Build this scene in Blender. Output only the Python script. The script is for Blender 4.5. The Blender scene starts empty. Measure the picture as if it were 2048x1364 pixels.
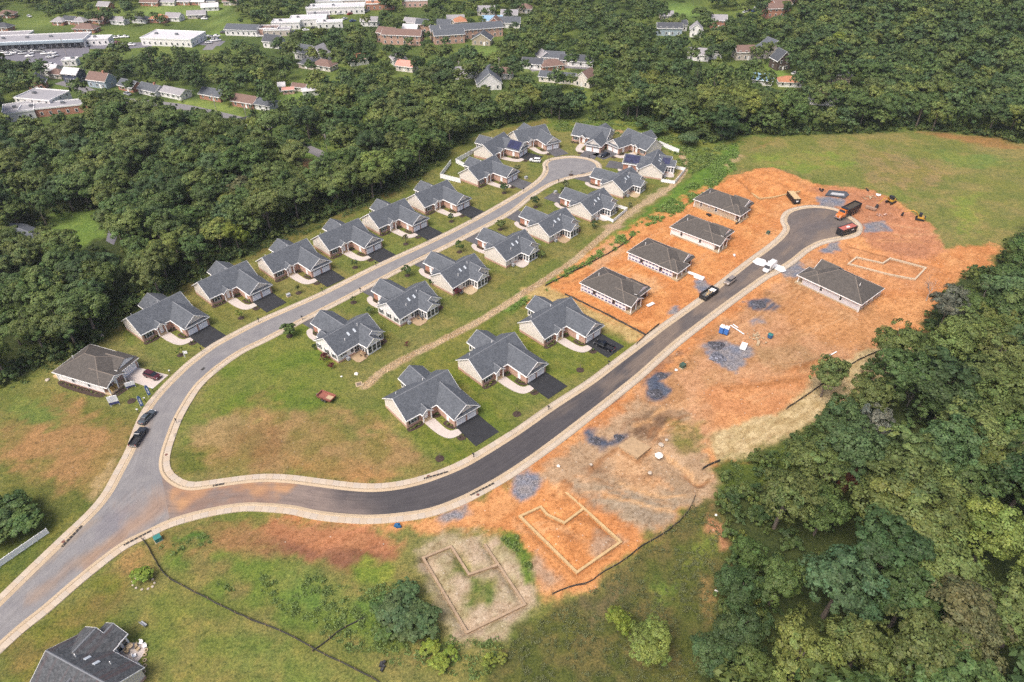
import bpy, math, random
import numpy as np
from mathutils import Matrix, Vector
R = math.radians
random.seed(7)
rng = np.random.default_rng(11)
sc = bpy.context.scene
col = sc.collection

# ------------------------------------------------------------------ camera
CAM_H, PITCH, FPX = 115.0, R(38.5), 1365.0          # metres, tilt below the horizon, focal length in photo pixels
cd = bpy.data.cameras.new('camera'); cam = bpy.data.objects.new('camera', cd); col.objects.link(cam)
cd.sensor_width = 36.0; cd.lens = FPX / 2048 * 36.0
cd.clip_start = 1.0; cd.clip_end = 6000.0
cam.location = (0, 0, CAM_H); cam.rotation_euler = (math.pi / 2 - PITCH, 0, 0)
sc.camera = cam

# ------------------------------------------------------------------ daylight
SUN_EL, SUN_AZ = 58.0, 222.0                         # degrees; azimuth the light comes from, clockwise from +Y
w = bpy.data.worlds.new('World'); sc.world = w; w.use_nodes = True
nt = w.node_tree; nt.nodes.clear()
wo = nt.nodes.new('ShaderNodeOutputWorld'); bg = nt.nodes.new('ShaderNodeBackground')
sky = nt.nodes.new('ShaderNodeTexSky'); sky.sky_type = 'NISHITA'; sky.sun_disc = False
sky.sun_elevation = R(SUN_EL); sky.sun_rotation = R(SUN_AZ)
sky.air_density = 0.55; sky.dust_density = 5.0; sky.ozone_density = 0.3
bg.inputs['Strength'].default_value = 0.135
nt.links.new(sky.outputs[0], bg.inputs[0]); nt.links.new(bg.outputs[0], wo.inputs[0])
sd = bpy.data.lights.new('sun', 'SUN'); sd.energy = 1.4; sd.angle = R(30); sd.color = (1.0, 0.955, 0.88)
sun = bpy.data.objects.new('sun', sd); col.objects.link(sun)
a_, e_ = R(SUN_AZ), R(SUN_EL)
sun.rotation_euler = Vector((-math.sin(a_) * math.cos(e_), -math.cos(a_) * math.cos(e_), -math.sin(e_))).to_track_quat('-Z', 'Y').to_euler()
sun.location = (-60, -60, 300)
vs = sc.view_settings
vs.view_transform = 'Standard'; vs.look = 'None'; vs.gamma = 1.0; vs.use_curve_mapping = False
vs.exposure = 0.92
cy = sc.cycles
cy.max_bounces = 5; cy.diffuse_bounces = 3; cy.glossy_bounces = 2; cy.transmission_bounces = 2; cy.transparent_max_bounces = 4
cy.use_denoising = False

# ------------------------------------------------------------------ helpers
def G(px, py, z=0.0):
    """the point of the plane at height z that lies at photo pixel (px, py)"""
    px = np.asarray(px, float); py = np.asarray(py, float)
    dx = (px - 1024) / FPX; dy = -(py - 682) / FPX
    t = (CAM_H - z) / (math.sin(PITCH) - dy * math.cos(PITCH))
    return dx * t, (math.cos(PITCH) + dy * math.sin(PITCH)) * t
def g(px, py, z=0.0):
    x, y = G(px, py, z); return float(x), float(y)
def P(x, y, z):
    """photo pixel of a point"""
    x = np.asarray(x, float); y = np.asarray(y, float); z = np.asarray(z, float) - CAM_H
    f_ = y * math.cos(PITCH) - z * math.sin(PITCH); u_ = y * math.sin(PITCH) + z * math.cos(PITCH)
    return 1024 + FPX * x / f_, 682 - FPX * u_ / f_
def lin(c):
    c = np.asarray(c, float) / 255.0
    return np.where(c <= 0.04045, c / 12.92, ((c + 0.055) / 1.055) ** 2.4)
ALB = 0.5                                            # photo tone of flat open ground -> surface colour
def alb(r, g_, b, k=ALB):
    return tuple(np.minimum(lin((r, g_, b)) * k, 0.85)) + (1.0,)

def hash2(ix, iy, seed):
    n = (ix.astype(np.int64) * 374761393 + iy.astype(np.int64) * 668265263 + seed * 982451653) & 0xffffffff
    n = ((n ^ (n >> 13)) * 1274126177) & 0xffffffff
    return ((n ^ (n >> 16)) & 0xffff) / 65535.0
def vnoise(x, y, s, seed=0):
    x = np.asarray(x) / s; y = np.asarray(y) / s
    ix = np.floor(x); iy = np.floor(y); fx = x - ix; fy = y - iy
    fx = fx * fx * (3 - 2 * fx); fy = fy * fy * (3 - 2 * fy)
    a = hash2(ix, iy, seed); b = hash2(ix + 1, iy, seed); c = hash2(ix, iy + 1, seed); d = hash2(ix + 1, iy + 1, seed)
    return (a * (1 - fx) + b * fx) * (1 - fy) + (c * (1 - fx) + d * fx) * fy
def fbm(x, y, s, seed=0, o=4):
    v = 0; a = 0.5; t = 0
    for i in range(o):
        v = v + a * vnoise(x, y, s / 2 ** i, seed + i * 17); t += a; a *= 0.5
    return v / t
def smooth(a, b, x):
    t = np.clip((x - a) / (b - a), 0, 1); return t * t * (3 - 2 * t)
def poly_sd(x, y, poly):
    """signed distance, positive inside"""
    p = np.asarray(poly, float); q = np.roll(p, -1, 0)
    ins = np.zeros(x.shape, bool); d2 = np.full(x.shape, 1e18)
    for (ax, ay), (bx, by) in zip(p, q):
        ex, ey = bx - ax, by - ay; wx, wy = x - ax, y - ay
        t = np.clip((wx * ex + wy * ey) / (ex * ex + ey * ey + 1e-12), 0, 1)
        d2 = np.minimum(d2, (wx - ex * t) ** 2 + (wy - ey * t) ** 2)
        c = ((ay > y) != (by > y)) & (x < (bx - ax) * (y - ay) / (by - ay + 1e-12) + ax)
        ins ^= c
    return np.where(ins, 1, -1) * np.sqrt(d2)
def line_d(x, y, line):
    d2 = np.full(x.shape, 1e18)
    for (ax, ay), (bx, by) in zip(line, line[1:]):
        ex, ey = bx - ax, by - ay; wx, wy = x - ax, y - ay
        t = np.clip((wx * ex + wy * ey) / (ex * ex + ey * ey + 1e-12), 0, 1)
        d2 = np.minimum(d2, (wx - ex * t) ** 2 + (wy - ey * t) ** 2)
    return np.sqrt(d2)
def W_(px_pts, z=0.0):
    return [g(a, b, z) for a, b in px_pts]
def spline(pts, step=1.0):
    """Catmull-Rom through the points, resampled by arc length"""
    p = [np.array(q, float) for q in pts]; p = [2 * p[0] - p[1]] + p + [2 * p[-1] - p[-2]]
    out = []
    for i in range(1, len(p) - 2):
        for t in np.linspace(0, 1, 9)[:-1]:
            a, b, c, d = p[i - 1], p[i], p[i + 1], p[i + 2]
            out.append(0.5 * (2 * b + (c - a) * t + (2 * a - 5 * b + 4 * c - d) * t * t + (3 * b - a - 3 * c + d) * t ** 3))
    out.append(p[-2]); out = np.array(out)
    return resample(out, step=step)
def resample(out, step=None, n=None):
    out = np.asarray(out, float)
    s = np.concatenate([[0], np.cumsum(np.hypot(*np.diff(out[:, :2], axis=0).T))])
    n = n or max(2, int(s[-1] / step) + 1)
    t = np.linspace(0, s[-1], n)
    return np.stack([np.interp(t, s, out[:, k]) for k in range(out.shape[1])], 1)
def normals2(p):
    d = np.gradient(p, axis=0); d /= np.linalg.norm(d, axis=1)[:, None] + 1e-9
    return np.stack([d[:, 1], -d[:, 0]], 1)          # to the right of travel

class MB:
    """collects faces for ONE mesh object"""
    def __init__(s): s.v = []; s.f = []; s.m = []
    def face(s, pts, m=0):
        i = len(s.v); s.v += [tuple(p) for p in pts]; s.f.append(tuple(range(i, i + len(pts)))); s.m.append(m); return s
    def box(s, x0, x1, y0, y1, z0, z1, m=0):
        a = [(x0, y0, z0), (x1, y0, z0), (x1, y1, z0), (x0, y1, z0), (x0, y0, z1), (x1, y0, z1), (x1, y1, z1), (x0, y1, z1)]
        return s.hexa(a, m)
    def hexa(s, a, m=0):
        i = len(s.v); s.v += [tuple(p) for p in a]
        for q in ((3, 2, 1, 0), (4, 5, 6, 7), (0, 1, 5, 4), (1, 2, 6, 5), (2, 3, 7, 6), (3, 0, 4, 7)):
            s.f.append(tuple(i + k for k in q)); s.m.append(m)
        return s
    def cyl(s, c, r, h, n=10, m=0, axis='z', r2=None):
        r2 = r if r2 is None else r2; i = len(s.v)
        for k in range(2):
            for j in range(n):
                a = 2 * math.pi * j / n; rr = r if k == 0 else r2
                p = [rr * math.cos(a), rr * math.sin(a), k * h]
                if axis == 'x': p = [p[2], p[0], p[1]]
                if axis == 'y': p = [p[1], p[2], p[0]]
                s.v.append((c[0] + p[0], c[1] + p[1], c[2] + p[2]))
        for j in range(n):
            s.f.append((i + j, i + (j + 1) % n, i + n + (j + 1) % n, i + n + j)); s.m.append(m)
        s.f.append(tuple(i + j for j in reversed(range(n)))); s.m.append(m)
        s.f.append(tuple(i + n + j for j in range(n))); s.m.append(m)
        return s
    def tube(s, pts, radii, n=6, m=0):
        i0 = len(s.v); pts = [Vector(p) for p in pts]
        for k, p in enumerate(pts):
            d = (pts[min(k + 1, len(pts) - 1)] - pts[max(k - 1, 0)]).normalized()
            u = d.orthogonal().normalized(); v = d.cross(u)
            for j in range(n):
                a = 2 * math.pi * j / n; s.v.append(tuple(p + (u * math.cos(a) + v * math.sin(a)) * radii[k]))
        for k in range(len(pts) - 1):
            for j in range(n):
                a = i0 + k * n + j; b = i0 + k * n + (j + 1) % n
                s.f.append((a, b, b + n, a + n)); s.m.append(m)
        return s
    def prism(s, poly, z0, z1, m=0, mt=None):
        """upright prism over a plan polygon"""
        A = sum(a[0] * b[1] - b[0] * a[1] for a, b in zip(poly, poly[1:] + poly[:1]))
        if A < 0: poly = poly[::-1]
        n = len(poly); i = len(s.v)
        s.v += [(p[0], p[1], z0) for p in poly] + [(p[0], p[1], z1) for p in poly]
        for j in range(n):
            s.f.append((i + j, i + (j + 1) % n, i + n + (j + 1) % n, i + n + j)); s.m.append(m)
        s.f.append(tuple(i + n + j for j in range(n))); s.m.append(m if mt is None else mt)
        return s
    def xf(s, M):
        s.v = [tuple(M @ Vector(p)) for p in s.v]; return s
    def mesh(s, name, mats):
        me = bpy.data.meshes.new(name); me.from_pydata(s.v, [], s.f)
        for mt in (mats if isinstance(mats, (list, tuple)) else [mats]): me.materials.append(mt)
        if any(s.m): me.polygons.foreach_set('material_index', s.m)
        me.update(); return me
    def obj(s, name, mats, parent=None, flip=None, **kw):
        if flip is not None:
            s.v = [(flip - p[0], p[1], p[2]) for p in s.v]; s.f = [f[::-1] for f in s.f]
        return link(name, s.mesh(name, mats), parent, **kw)
def link(name, data, parent=None, loc=None, rz=None, label=None, cat=None, group=None, kind=None):
    o = bpy.data.objects.new(name, data); col.objects.link(o)
    if parent is not None: o.parent = parent
    if loc is not None: o.location = loc
    if rz is not None: o.rotation_euler = (0, 0, rz)
    tag(o, label, cat, group, kind); return o
def tag(o, label=None, cat=None, group=None, kind=None):
    for k, v_ in (('label', label), ('category', cat), ('group', group), ('kind', kind)):
        if v_: o[k] = v_
    return o
def empty(name, loc, rz=0.0, label=None, cat=None, group=None):
    o = link(name, None, None, loc, rz, label, cat, group); o.empty_display_size = 0.5; return o
def copy_tree(o, parent=None):
    c = o.copy(); col.objects.link(c); c.parent = parent
    for ch in list(o.children): copy_tree(ch, c)
    return c

# ------------------------------------------------------------------ materials
MATS = {}
def nodes(name):
    m = bpy.data.materials.new(name); m.use_nodes = True; n = m.node_tree; n.nodes.clear()
    out = n.nodes.new('ShaderNodeOutputMaterial'); b = n.nodes.new('ShaderNodeBsdfPrincipled')
    n.links.new(b.outputs[0], out.inputs[0]); return m, n, b
def N(n, t, **kw):
    x = n.nodes.new(t)
    for k, v_ in kw.items():
        if k in x.inputs: x.inputs[k].default_value = v_
        else: setattr(x, k, v_)
    return x
def ramp(n, fac, stops):
    r = n.nodes.new('ShaderNodeValToRGB'); e = r.color_ramp.elements
    while len(e) < len(stops): e.new(0.5)
    for k, (p, c) in enumerate(stops):
        e[k].position = p; e[k].color = c if len(c) == 4 else tuple(c) + (1,)
    n.links.new(fac, r.inputs[0]); return r.outputs[0]
def mix(n, fac, a, b, mode='MIX'):
    x = n.nodes.new('ShaderNodeMix'); x.data_type = 'RGBA'; x.blend_type = mode
    for s_, v_ in ((x.inputs[0], fac), (x.inputs[6], a), (x.inputs[7], b)):
        if isinstance(v_, (int, float)): s_.default_value = v_
        elif isinstance(v_, tuple): s_.default_value = v_
        else: n.links.new(v_, s_)
    return x.outputs[2]
def mth(n, op, a, b=0.0, clamp=False):
    x = n.nodes.new('ShaderNodeMath'); x.operation = op; x.use_clamp = clamp
    for s_, v_ in ((x.inputs[0], a), (x.inputs[1], b)):
        if isinstance(v_, (int, float)): s_.default_value = v_
        else: n.links.new(v_, s_)
    return x.outputs[0]
def bump(n, b, h, strength=0.3, dist=0.05):
    x = n.nodes.new('ShaderNodeBump'); x.inputs['Strength'].default_value = strength; x.inputs['Distance'].default_value = dist
    n.links.new(h, x.inputs['Height']); n.links.new(x.outputs[0], b.inputs['Normal'])
def plain(name, c, rough=0.7, noise=0.12, scale=1.5, metal=0.0, scale2=14.0):
    """a coloured surface with soft blotches and grain"""
    if name in MATS: return MATS[name]
    m, n, b = nodes(name); tc = N(n, 'ShaderNodeTexCoord')
    n1 = N(n, 'ShaderNodeTexNoise', Scale=scale, Detail=4.0); n.links.new(tc.outputs['Object'], n1.inputs['Vector'])
    n2 = N(n, 'ShaderNodeTexNoise', Scale=scale2, Detail=2.0); n.links.new(tc.outputs['Object'], n2.inputs['Vector'])
    f = mth(n, 'MULTIPLY_ADD', n1.outputs[0], 0.65); n.nodes[-1].inputs[2].default_value = 0
    f = mth(n, 'ADD', mth(n, 'MULTIPLY', n1.outputs[0], 0.6), mth(n, 'MULTIPLY', n2.outputs[0], 0.4))
    lo = tuple(x * (1 - noise) for x in c[:3]) + (1,); hi = tuple(min(1, x * (1 + noise)) for x in c[:3]) + (1,)
    cc = ramp(n, f, [(0.3, lo), (0.7, hi)])
    n.links.new(cc, b.inputs['Base Color']); b.inputs['Roughness'].default_value = rough; b.inputs['Metallic'].default_value = metal
    MATS[name] = m; return m
def shingle(name, c1, c2, rust=0.0):
    m, n, b = nodes(name); tc = N(n, 'ShaderNodeTexCoord')
    mp = N(n, 'ShaderNodeMapping'); n.links.new(tc.outputs['Object'], mp.inputs['Vector']); mp.inputs['Scale'].default_value = (1, 1, 1.6)
    v = N(n, 'ShaderNodeTexVoronoi', Scale=2.6); n.links.new(mp.outputs[0], v.inputs['Vector'])
    n1 = N(n, 'ShaderNodeTexNoise', Scale=0.5, Detail=4.0); n.links.new(tc.outputs['Object'], n1.inputs['Vector'])
    n2 = N(n, 'ShaderNodeTexNoise', Scale=7.0, Detail=2.0); n.links.new(tc.outputs['Object'], n2.inputs['Vector'])
    sep = N(n, 'ShaderNodeSeparateColor'); n.links.new(v.outputs['Color'], sep.inputs[0])
    f = mth(n, 'ADD', mth(n, 'MULTIPLY', sep.outputs[0], 0.4), mth(n, 'ADD', mth(n, 'MULTIPLY', n1.outputs[0], 0.25), mth(n, 'MULTIPLY', n2.outputs[0], 0.4)))
    cc = ramp(n, f, [(0.25, c1), (0.8, c2)])
    if rust:
        wv = N(n, 'ShaderNodeTexNoise', Scale=0.6, Detail=3.0); mp2 = N(n, 'ShaderNodeMapping'); mp2.inputs['Scale'].default_value = (2.2, 0.25, 0.25)
        n.links.new(tc.outputs['Object'], mp2.inputs['Vector']); n.links.new(mp2.outputs[0], wv.inputs['Vector'])
        cc = mix(n, mth(n, 'MULTIPLY', mth(n, 'SUBTRACT', wv.outputs[0], 0.5, True), rust * 4, True), cc, (0.075, 0.05, 0.05, 1))
    n.links.new(cc, b.inputs['Base Color']); b.inputs['Roughness'].default_value = 0.85
    bump(n, b, f, 0.5, 0.02); return m
def brickwork(name, c1, c2, mortar):
    m, n, b = nodes(name); tc = N(n, 'ShaderNodeTexCoord')
    sx = N(n, 'ShaderNodeSeparateXYZ'); n.links.new(tc.outputs['Object'], sx.inputs[0])
    cx = N(n, 'ShaderNodeCombineXYZ'); n.links.new(mth(n, 'ADD', sx.outputs[0], sx.outputs[1]), cx.inputs[0]); n.links.new(sx.outputs[2], cx.inputs[1])
    br = N(n, 'ShaderNodeTexBrick', Scale=1.0); br.inputs['Brick Width'].default_value = 0.24; br.inputs['Row Height'].default_value = 0.085
    br.inputs['Mortar Size'].default_value = 0.012; n.links.new(cx.outputs[0], br.inputs['Vector'])
    br.inputs['Color1'].default_value = c1; br.inputs['Color2'].default_value = c2; br.inputs['Mortar'].default_value = mortar
    n1 = N(n, 'ShaderNodeTexNoise', Scale=1.6, Detail=4.0); n.links.new(tc.outputs['Object'], n1.inputs['Vector'])
    cc = mix(n, 0.35, br.outputs[0], ramp(n, n1.outputs[0], [(0.3, c1), (0.7, c2)]))
    n.links.new(cc, b.inputs['Base Color']); b.inputs['Roughness'].default_value = 0.85; return m
def siding(name, c):
    m, n, b = nodes(name); tc = N(n, 'ShaderNodeTexCoord'); sx = N(n, 'ShaderNodeSeparateXYZ'); n.links.new(tc.outputs['Object'], sx.inputs[0])
    sw = mth(n, 'FRACT', mth(n, 'MULTIPLY', sx.outputs[2], 5.0))
    n1 = N(n, 'ShaderNodeTexNoise', Scale=0.7, Detail=4.0); n.links.new(tc.outputs['Object'], n1.inputs['Vector'])
    lo = tuple(x * 0.9 for x in c[:3]) + (1,)
    n.links.new(ramp(n, n1.outputs[0], [(0.25, lo), (0.75, c)]), b.inputs['Base Color']); b.inputs['Roughness'].default_value = 0.6
    bump(n, b, sw, 0.6, 0.02); return m
def glassy(name, c=(0.02, 0.025, 0.03, 1), rough=0.08):
    m, n, b = nodes(name); tc = N(n, 'ShaderNodeTexCoord'); n1 = N(n, 'ShaderNodeTexNoise', Scale=0.8); n.links.new(tc.outputs['Object'], n1.inputs['Vector'])
    n.links.new(ramp(n, n1.outputs[0], [(0.3, c), (0.7, tuple(x * 2.2 for x in c[:3]) + (1,))]), b.inputs['Base Color'])
    b.inputs['Roughness'].default_value = rough; return m
def paintmat(name, c, rough=0.25, metal=0.3):
    m, n, b = nodes(name); tc = N(n, 'ShaderNodeTexCoord'); n1 = N(n, 'ShaderNodeTexNoise', Scale=1.2, Detail=3.0); n.links.new(tc.outputs['Object'], n1.inputs['Vector'])
    n.links.new(ramp(n, n1.outputs[0], [(0.3, tuple(x * 0.85 for x in c[:3]) + (1,)), (0.75, c)]), b.inputs['Base Color'])
    b.inputs['Roughness'].default_value = rough; b.inputs['Metallic'].default_value = metal
    b.inputs['Coat Weight'].default_value = 0.5; b.inputs['Coat Roughness'].default_value = 0.1; return m

def ground_mat(name, speck=1.0):
    """colour comes from the painted zones; grain, tufts, pebbles and ruts come from here"""
    m, n, b = nodes(name)
    at = N(n, 'ShaderNodeAttribute', attribute_name='tint'); ak = N(n, 'ShaderNodeAttribute', attribute_name='zone')
    ks = N(n, 'ShaderNodeSeparateColor'); n.links.new(ak.outputs['Color'], ks.inputs[0])
    tc = N(n, 'ShaderNodeTexCoord')
    def noise(s, d=4.0, sc_=None, rough=0.6):
        x = N(n, 'ShaderNodeTexNoise', Scale=s, Detail=d, Roughness=rough)
        if sc_:
            mr = N(n, 'ShaderNodeMapping'); mr.inputs['Rotation'].default_value = (0, 0, R(-42)); n.links.new(tc.outputs['Object'], mr.inputs['Vector'])
            mp = N(n, 'ShaderNodeMapping'); mp.inputs['Scale'].default_value = sc_
            n.links.new(mr.outputs[0], mp.inputs['Vector']); n.links.new(mp.outputs[0], x.inputs['Vector'])
        else: n.links.new(tc.outputs['Object'], x.inputs['Vector'])
        return x.outputs[0]
    fine = noise(2.6, 5.0, None, 0.75); mid = noise(0.45, 4.0); big = noise(0.09, 3.0); rut = noise(0.7, 5.0, (0.3, 1.3, 1.0), 0.65)
    # grass: tufts, straw-coloured and deep green flecks
    c = at.outputs['Color']
    grass = mix(n, 1.0, c, ramp(n, fine, [(0.3, (0.38, 0.42, 0.38)), (0.5, (0.98, 0.98, 0.97)), (0.7, (1.6, 1.5, 1.45))]), 'MULTIPLY')
    grass = mix(n, 1.0, grass, ramp(n, mid, [(0.3, (0.74, 0.8, 0.8)), (0.52, (1.0, 1.0, 1.0)), (0.72, (1.26, 1.16, 1.15))]), 'MULTIPLY')
    grass = mix(n, 1.0, grass, ramp(n, big, [(0.3, (0.86, 0.93, 0.95)), (0.7, (1.13, 1.07, 1.05))]), 'MULTIPLY')
    clump = noise(1.15, 3.0, None, 0.55); spot = noise(0.8, 2.0)
    grass = mix(n, 1.0, grass, ramp(n, clump, [(0.34, (0.66, 0.72, 0.7)), (0.46, (1.02, 1.02, 1.02)), (0.62, (1.05, 1.03, 1.0)), (0.7, (1.3, 1.2, 1.2))]), 'MULTIPLY')
    # bare soil: wheel ruts, clods, pale stones
    dirt = mix(n, 1.0, c, ramp(n, rut, [(0.3, (0.84, 0.81, 0.78)), (0.5, (1.0, 1.0, 1.0)), (0.7, (1.12, 1.14, 1.18))]), 'MULTIPLY')
    dirt = mix(n, 1.0, dirt, ramp(n, mid, [(0.3, (0.98, 0.96, 0.95)), (0.7, (1.2, 1.24, 1.3))]), 'MULTIPLY')
    dirt = mix(n, 1.0, dirt, ramp(n, fine, [(0.3, (0.62, 0.6, 0.58)), (0.46, (1.04, 1.04, 1.04)), (0.7, (1.4, 1.44, 1.52))]), 'MULTIPLY')
    dirt = mix(n, 1.0, dirt, ramp(n, clump, [(0.33, (0.74, 0.7, 0.66)), (0.45, (1.0, 1.0, 1.0)), (0.66, (1.04, 1.05, 1.06)), (0.72, (1.2, 1.22, 1.25))]), 'MULTIPLY')
    vo = N(n, 'ShaderNodeTexVoronoi', Scale=0.55); n.links.new(tc.outputs['Object'], vo.inputs['Vector'])
    stone = mth(n, 'LESS_THAN', vo.outputs['Distance'], 0.09)
    dirt = mix(n, mth(n, 'MULTIPLY', stone, 0.5 * speck), dirt, (0.5, 0.44, 0.36, 1))
    # gravel
    vg = N(n, 'ShaderNodeTexVoronoi', Scale=4.2); n.links.new(tc.outputs['Object'], vg.inputs['Vector'])
    gs = N(n, 'ShaderNodeSeparateColor'); n.links.new(vg.outputs['Color'], gs.inputs[0])
    grav = mix(n, 1.0, c, ramp(n, gs.outputs[0], [(0.1, (0.62, 0.62, 0.62)), (0.55, (1.0, 1.0, 1.0)), (0.95, (1.5, 1.46, 1.42))]), 'MULTIPLY')
    o = mix(n, ks.outputs[0], dirt, grass); o = mix(n, ks.outputs[1], o, grav)
    n.links.new(o, b.inputs['Base Color']); b.inputs['Roughness'].default_value = 0.95; b.inputs['Specular IOR Level'].default_value = 0.15
    h = mth(n, 'ADD', mth(n, 'MULTIPLY', fine, 0.5), mth(n, 'ADD', mid, mth(n, 'MULTIPLY', rut, 0.6)))
    bump(n, b, h, 0.55, 0.25); return m

class Canvas:
    """zone colours for a set of ground points"""
    def __init__(s, x, y):
        s.x = x; s.y = y; n = len(x); s.c = np.zeros((n, 3)); s.k = np.zeros((n, 3))
        s.wx = fbm(x, y, 3.0, 91) - 0.5; s.wy = fbm(x, y, 3.0, 57) - 0.5; s.n1 = fbm(x, y, 1.4, 33) - 0.5
    def _apply(s, idx, a, c1, c2, sc_, kind):
        x, y = s.x[idx], s.y[idx]
        A = np.array(alb(*c1)[:3]); B = np.array(alb(*(c2 or c1))[:3])
        t = smooth(0.32, 0.68, fbm(x, y, sc_, 5 + len(idx) % 97))[:, None] if c2 else 0
        s.c[idx] = s.c[idx] * (1 - a[:, None]) + (A * (1 - t) + B * t) * a[:, None]
        K = {'grass': (1, 0, 0), 'dirt': (0, 0, 0), 'gravel': (0, 1, 0), 'mixed': (0.55, 0, 0)}[kind]
        s.k[idx] = s.k[idx] * (1 - a[:, None]) + np.array(K) * a[:, None]
    def poly(s, pts, c1, c2=None, kind='grass', f=1.0, warp=2.5, a=1.0, sc=6.0, world=False):
        p = np.array(pts if world else W_(pts)); m = f * 2 + warp
        idx = np.where((s.x > p[:, 0].min() - m) & (s.x < p[:, 0].max() + m) & (s.y > p[:, 1].min() - m) & (s.y < p[:, 1].max() + m))[0]
        if not len(idx): return
        d = poly_sd(s.x[idx] + s.wx[idx] * warp * 1.6, s.y[idx] + s.wy[idx] * warp * 1.6, p)
        al = smooth(-f, f, d + s.n1[idx] * f * 2.2) * a
        s._apply(idx, al, c1, c2, sc, kind)
    def line(s, pts, width, c1, c2=None, kind='dirt', f=0.6, warp=1.0, a=1.0, sc=4.0, world=False):
        p = np.array(pts if world else W_(pts)); m = width + f * 2 + warp
        idx = np.where((s.x > p[:, 0].min() - m) & (s.x < p[:, 0].max() + m) & (s.y > p[:, 1].min() - m) & (s.y < p[:, 1].max() + m))[0]
        if not len(idx): return
        d = width / 2 - line_d(s.x[idx] + s.wx[idx] * warp, s.y[idx] + s.wy[idx] * warp, p)
        al = smooth(-f, f, d + s.n1[idx] * f * 2.0) * a
        s._apply(idx, al, c1, c2, sc, kind)
    def store(s, me):
        n = len(s.x); one = np.ones((n, 1))
        for nm, d in (('tint', s.c), ('zone', s.k)):
            at = me.attributes.new(nm, 'FLOAT_COLOR', 'POINT'); at.data.foreach_set('color', np.hstack([d, one]).astype(np.float32).ravel())
def np_mesh(name, v, f, mat=None, smooth_=False):
    """mesh from numpy vertices and equal-sized faces"""
    me = bpy.data.meshes.new(name); v = np.asarray(v, np.float32); f = np.asarray(f, np.int32); k = f.shape[1]
    me.vertices.add(len(v)); me.vertices.foreach_set('co', v.ravel())
    me.loops.add(f.size); me.loops.foreach_set('vertex_index', f.ravel())
    me.polygons.add(len(f)); me.polygons.foreach_set('loop_start', np.arange(0, f.size, k, dtype=np.int32))
    if smooth_: me.polygons.foreach_set('use_smooth', np.ones(len(f), bool))
    if mat: me.materials.append(mat)
    me.update(calc_edges=True); return me
# ------------------------------------------------------------------ ground
M_GROUND = ground_mat('ground_cover')
DEV = [(-260, 860), (-120, 800), (0, 775), (60, 745), (120, 720), (190, 690), (235, 640), (330, 590), (395, 555), (470, 525), (520, 490), (600, 455), (640, 440), (730, 405), (800, 372), (845, 350), (880, 330), (905, 300), (960, 268), (1040, 245), (1090, 238), (1290, 245), (1340, 262), (1400, 292), (1440, 288), (1480, 275), (1560, 272), (1700, 268), (1850, 262), (1960, 272), (2048, 292), (2250, 330), (2250, 430), (2048, 452), (2010, 490), (1990, 530), (1930, 540), (1890, 580), (1840, 640), (1825, 690), (1760, 710), (1690, 770), (1640, 830), (1560, 895), (1440, 940), (1430, 1000), (1450, 1100), (1440, 1200), (1420, 1280), (1380, 1364), (1380, 1600), (-260, 1600)]
def axis(a0, a1, d0, ext0, ext1, k=1.16):
    a = list(np.arange(a0, a1, d0)); s = d0
    while a[-1] < ext1: s *= k; a.append(a[-1] + s)
    s = d0; lo = [a[0]]
    while lo[-1] > ext0: s *= k; lo.append(lo[-1] - s)
    return np.array(lo[:0:-1] + a)
gx = axis(-150, 165, 0.72, -1600, 1600); gy = axis(48, 300, 0.72, -60, 3200)
X, Y = np.meshgrid(gx, gy); x = X.ravel(); y = Y.ravel()

def hill(x, y):
    x = np.asarray(x, float); y = np.asarray(y, float)
    h = 34 * smooth(175, 420, x + (y - 300) * 0.25) * smooth(255, 420, y) + 60 * smooth(700, 1900, y) + 8 * (fbm(x, y, 220, 3) - 0.4) * smooth(420, 700, y)
    return h
MOUND = [(1455, 362), (1500, 340), (1545, 338), (1590, 352), (1600, 372), (1560, 385), (1500, 384), (1462, 378)]
def micro(x, y):
    dirt_sd = poly_sd(x, y, W_(DIRT)); m = smooth(0, 4, dirt_sd)
    b = -0.34 * fbm(x, y, 5.0, 21) * m - 0.10 * fbm(x, y, 3.0, 8)
    md = poly_sd(x, y, W_(MOUND)); b = b + smooth(-3, 3.5, md) * (0.8 + 1.3 * fbm(x, y, 4.0, 77))
    for pl, h in BANKS:
        d = poly_sd(x, y, W_(pl)); b = b + h * smooth(-2.2, 1.6, d)
    for ln, wd, h in BERMS + [(q_, 1.1, -0.75) for F_ in (FOOT1, FOOT2, FOOT3, FOOT4) for q_ in F_]:
        d = line_d(x, y, W_(ln)); b = b + h * (1 - smooth(wd * 0.35, wd, d)) * ((0.6 + 0.8 * vnoise(x, y, 2.0, 4)) if wd != 1.1 else 1.0)
    return b
FOOT1 = [[(1040, 1030), (1082, 1011), (1094, 1026), (1129, 1043), (1168, 1014), (1242, 1081), (1154, 1142), (1040, 1030)], [(1168, 1014), (1132, 982)]]
FOOT2 = [[(846, 1113), (934, 1262), (1050, 1206), (970, 1087)], [(846, 1113), (902, 1090), (938, 1146), (992, 1128)]]
FOOT3 = [[(1698, 525), (1714, 512), (1767, 524), (1782, 514), (1853, 533), (1831, 556), (1778, 546), (1698, 525)]]
FOOT4 = [[(1476, 366), (1520, 395), (1548, 392), (1600, 380)], [(1500, 352), (1540, 372)]]
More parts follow.
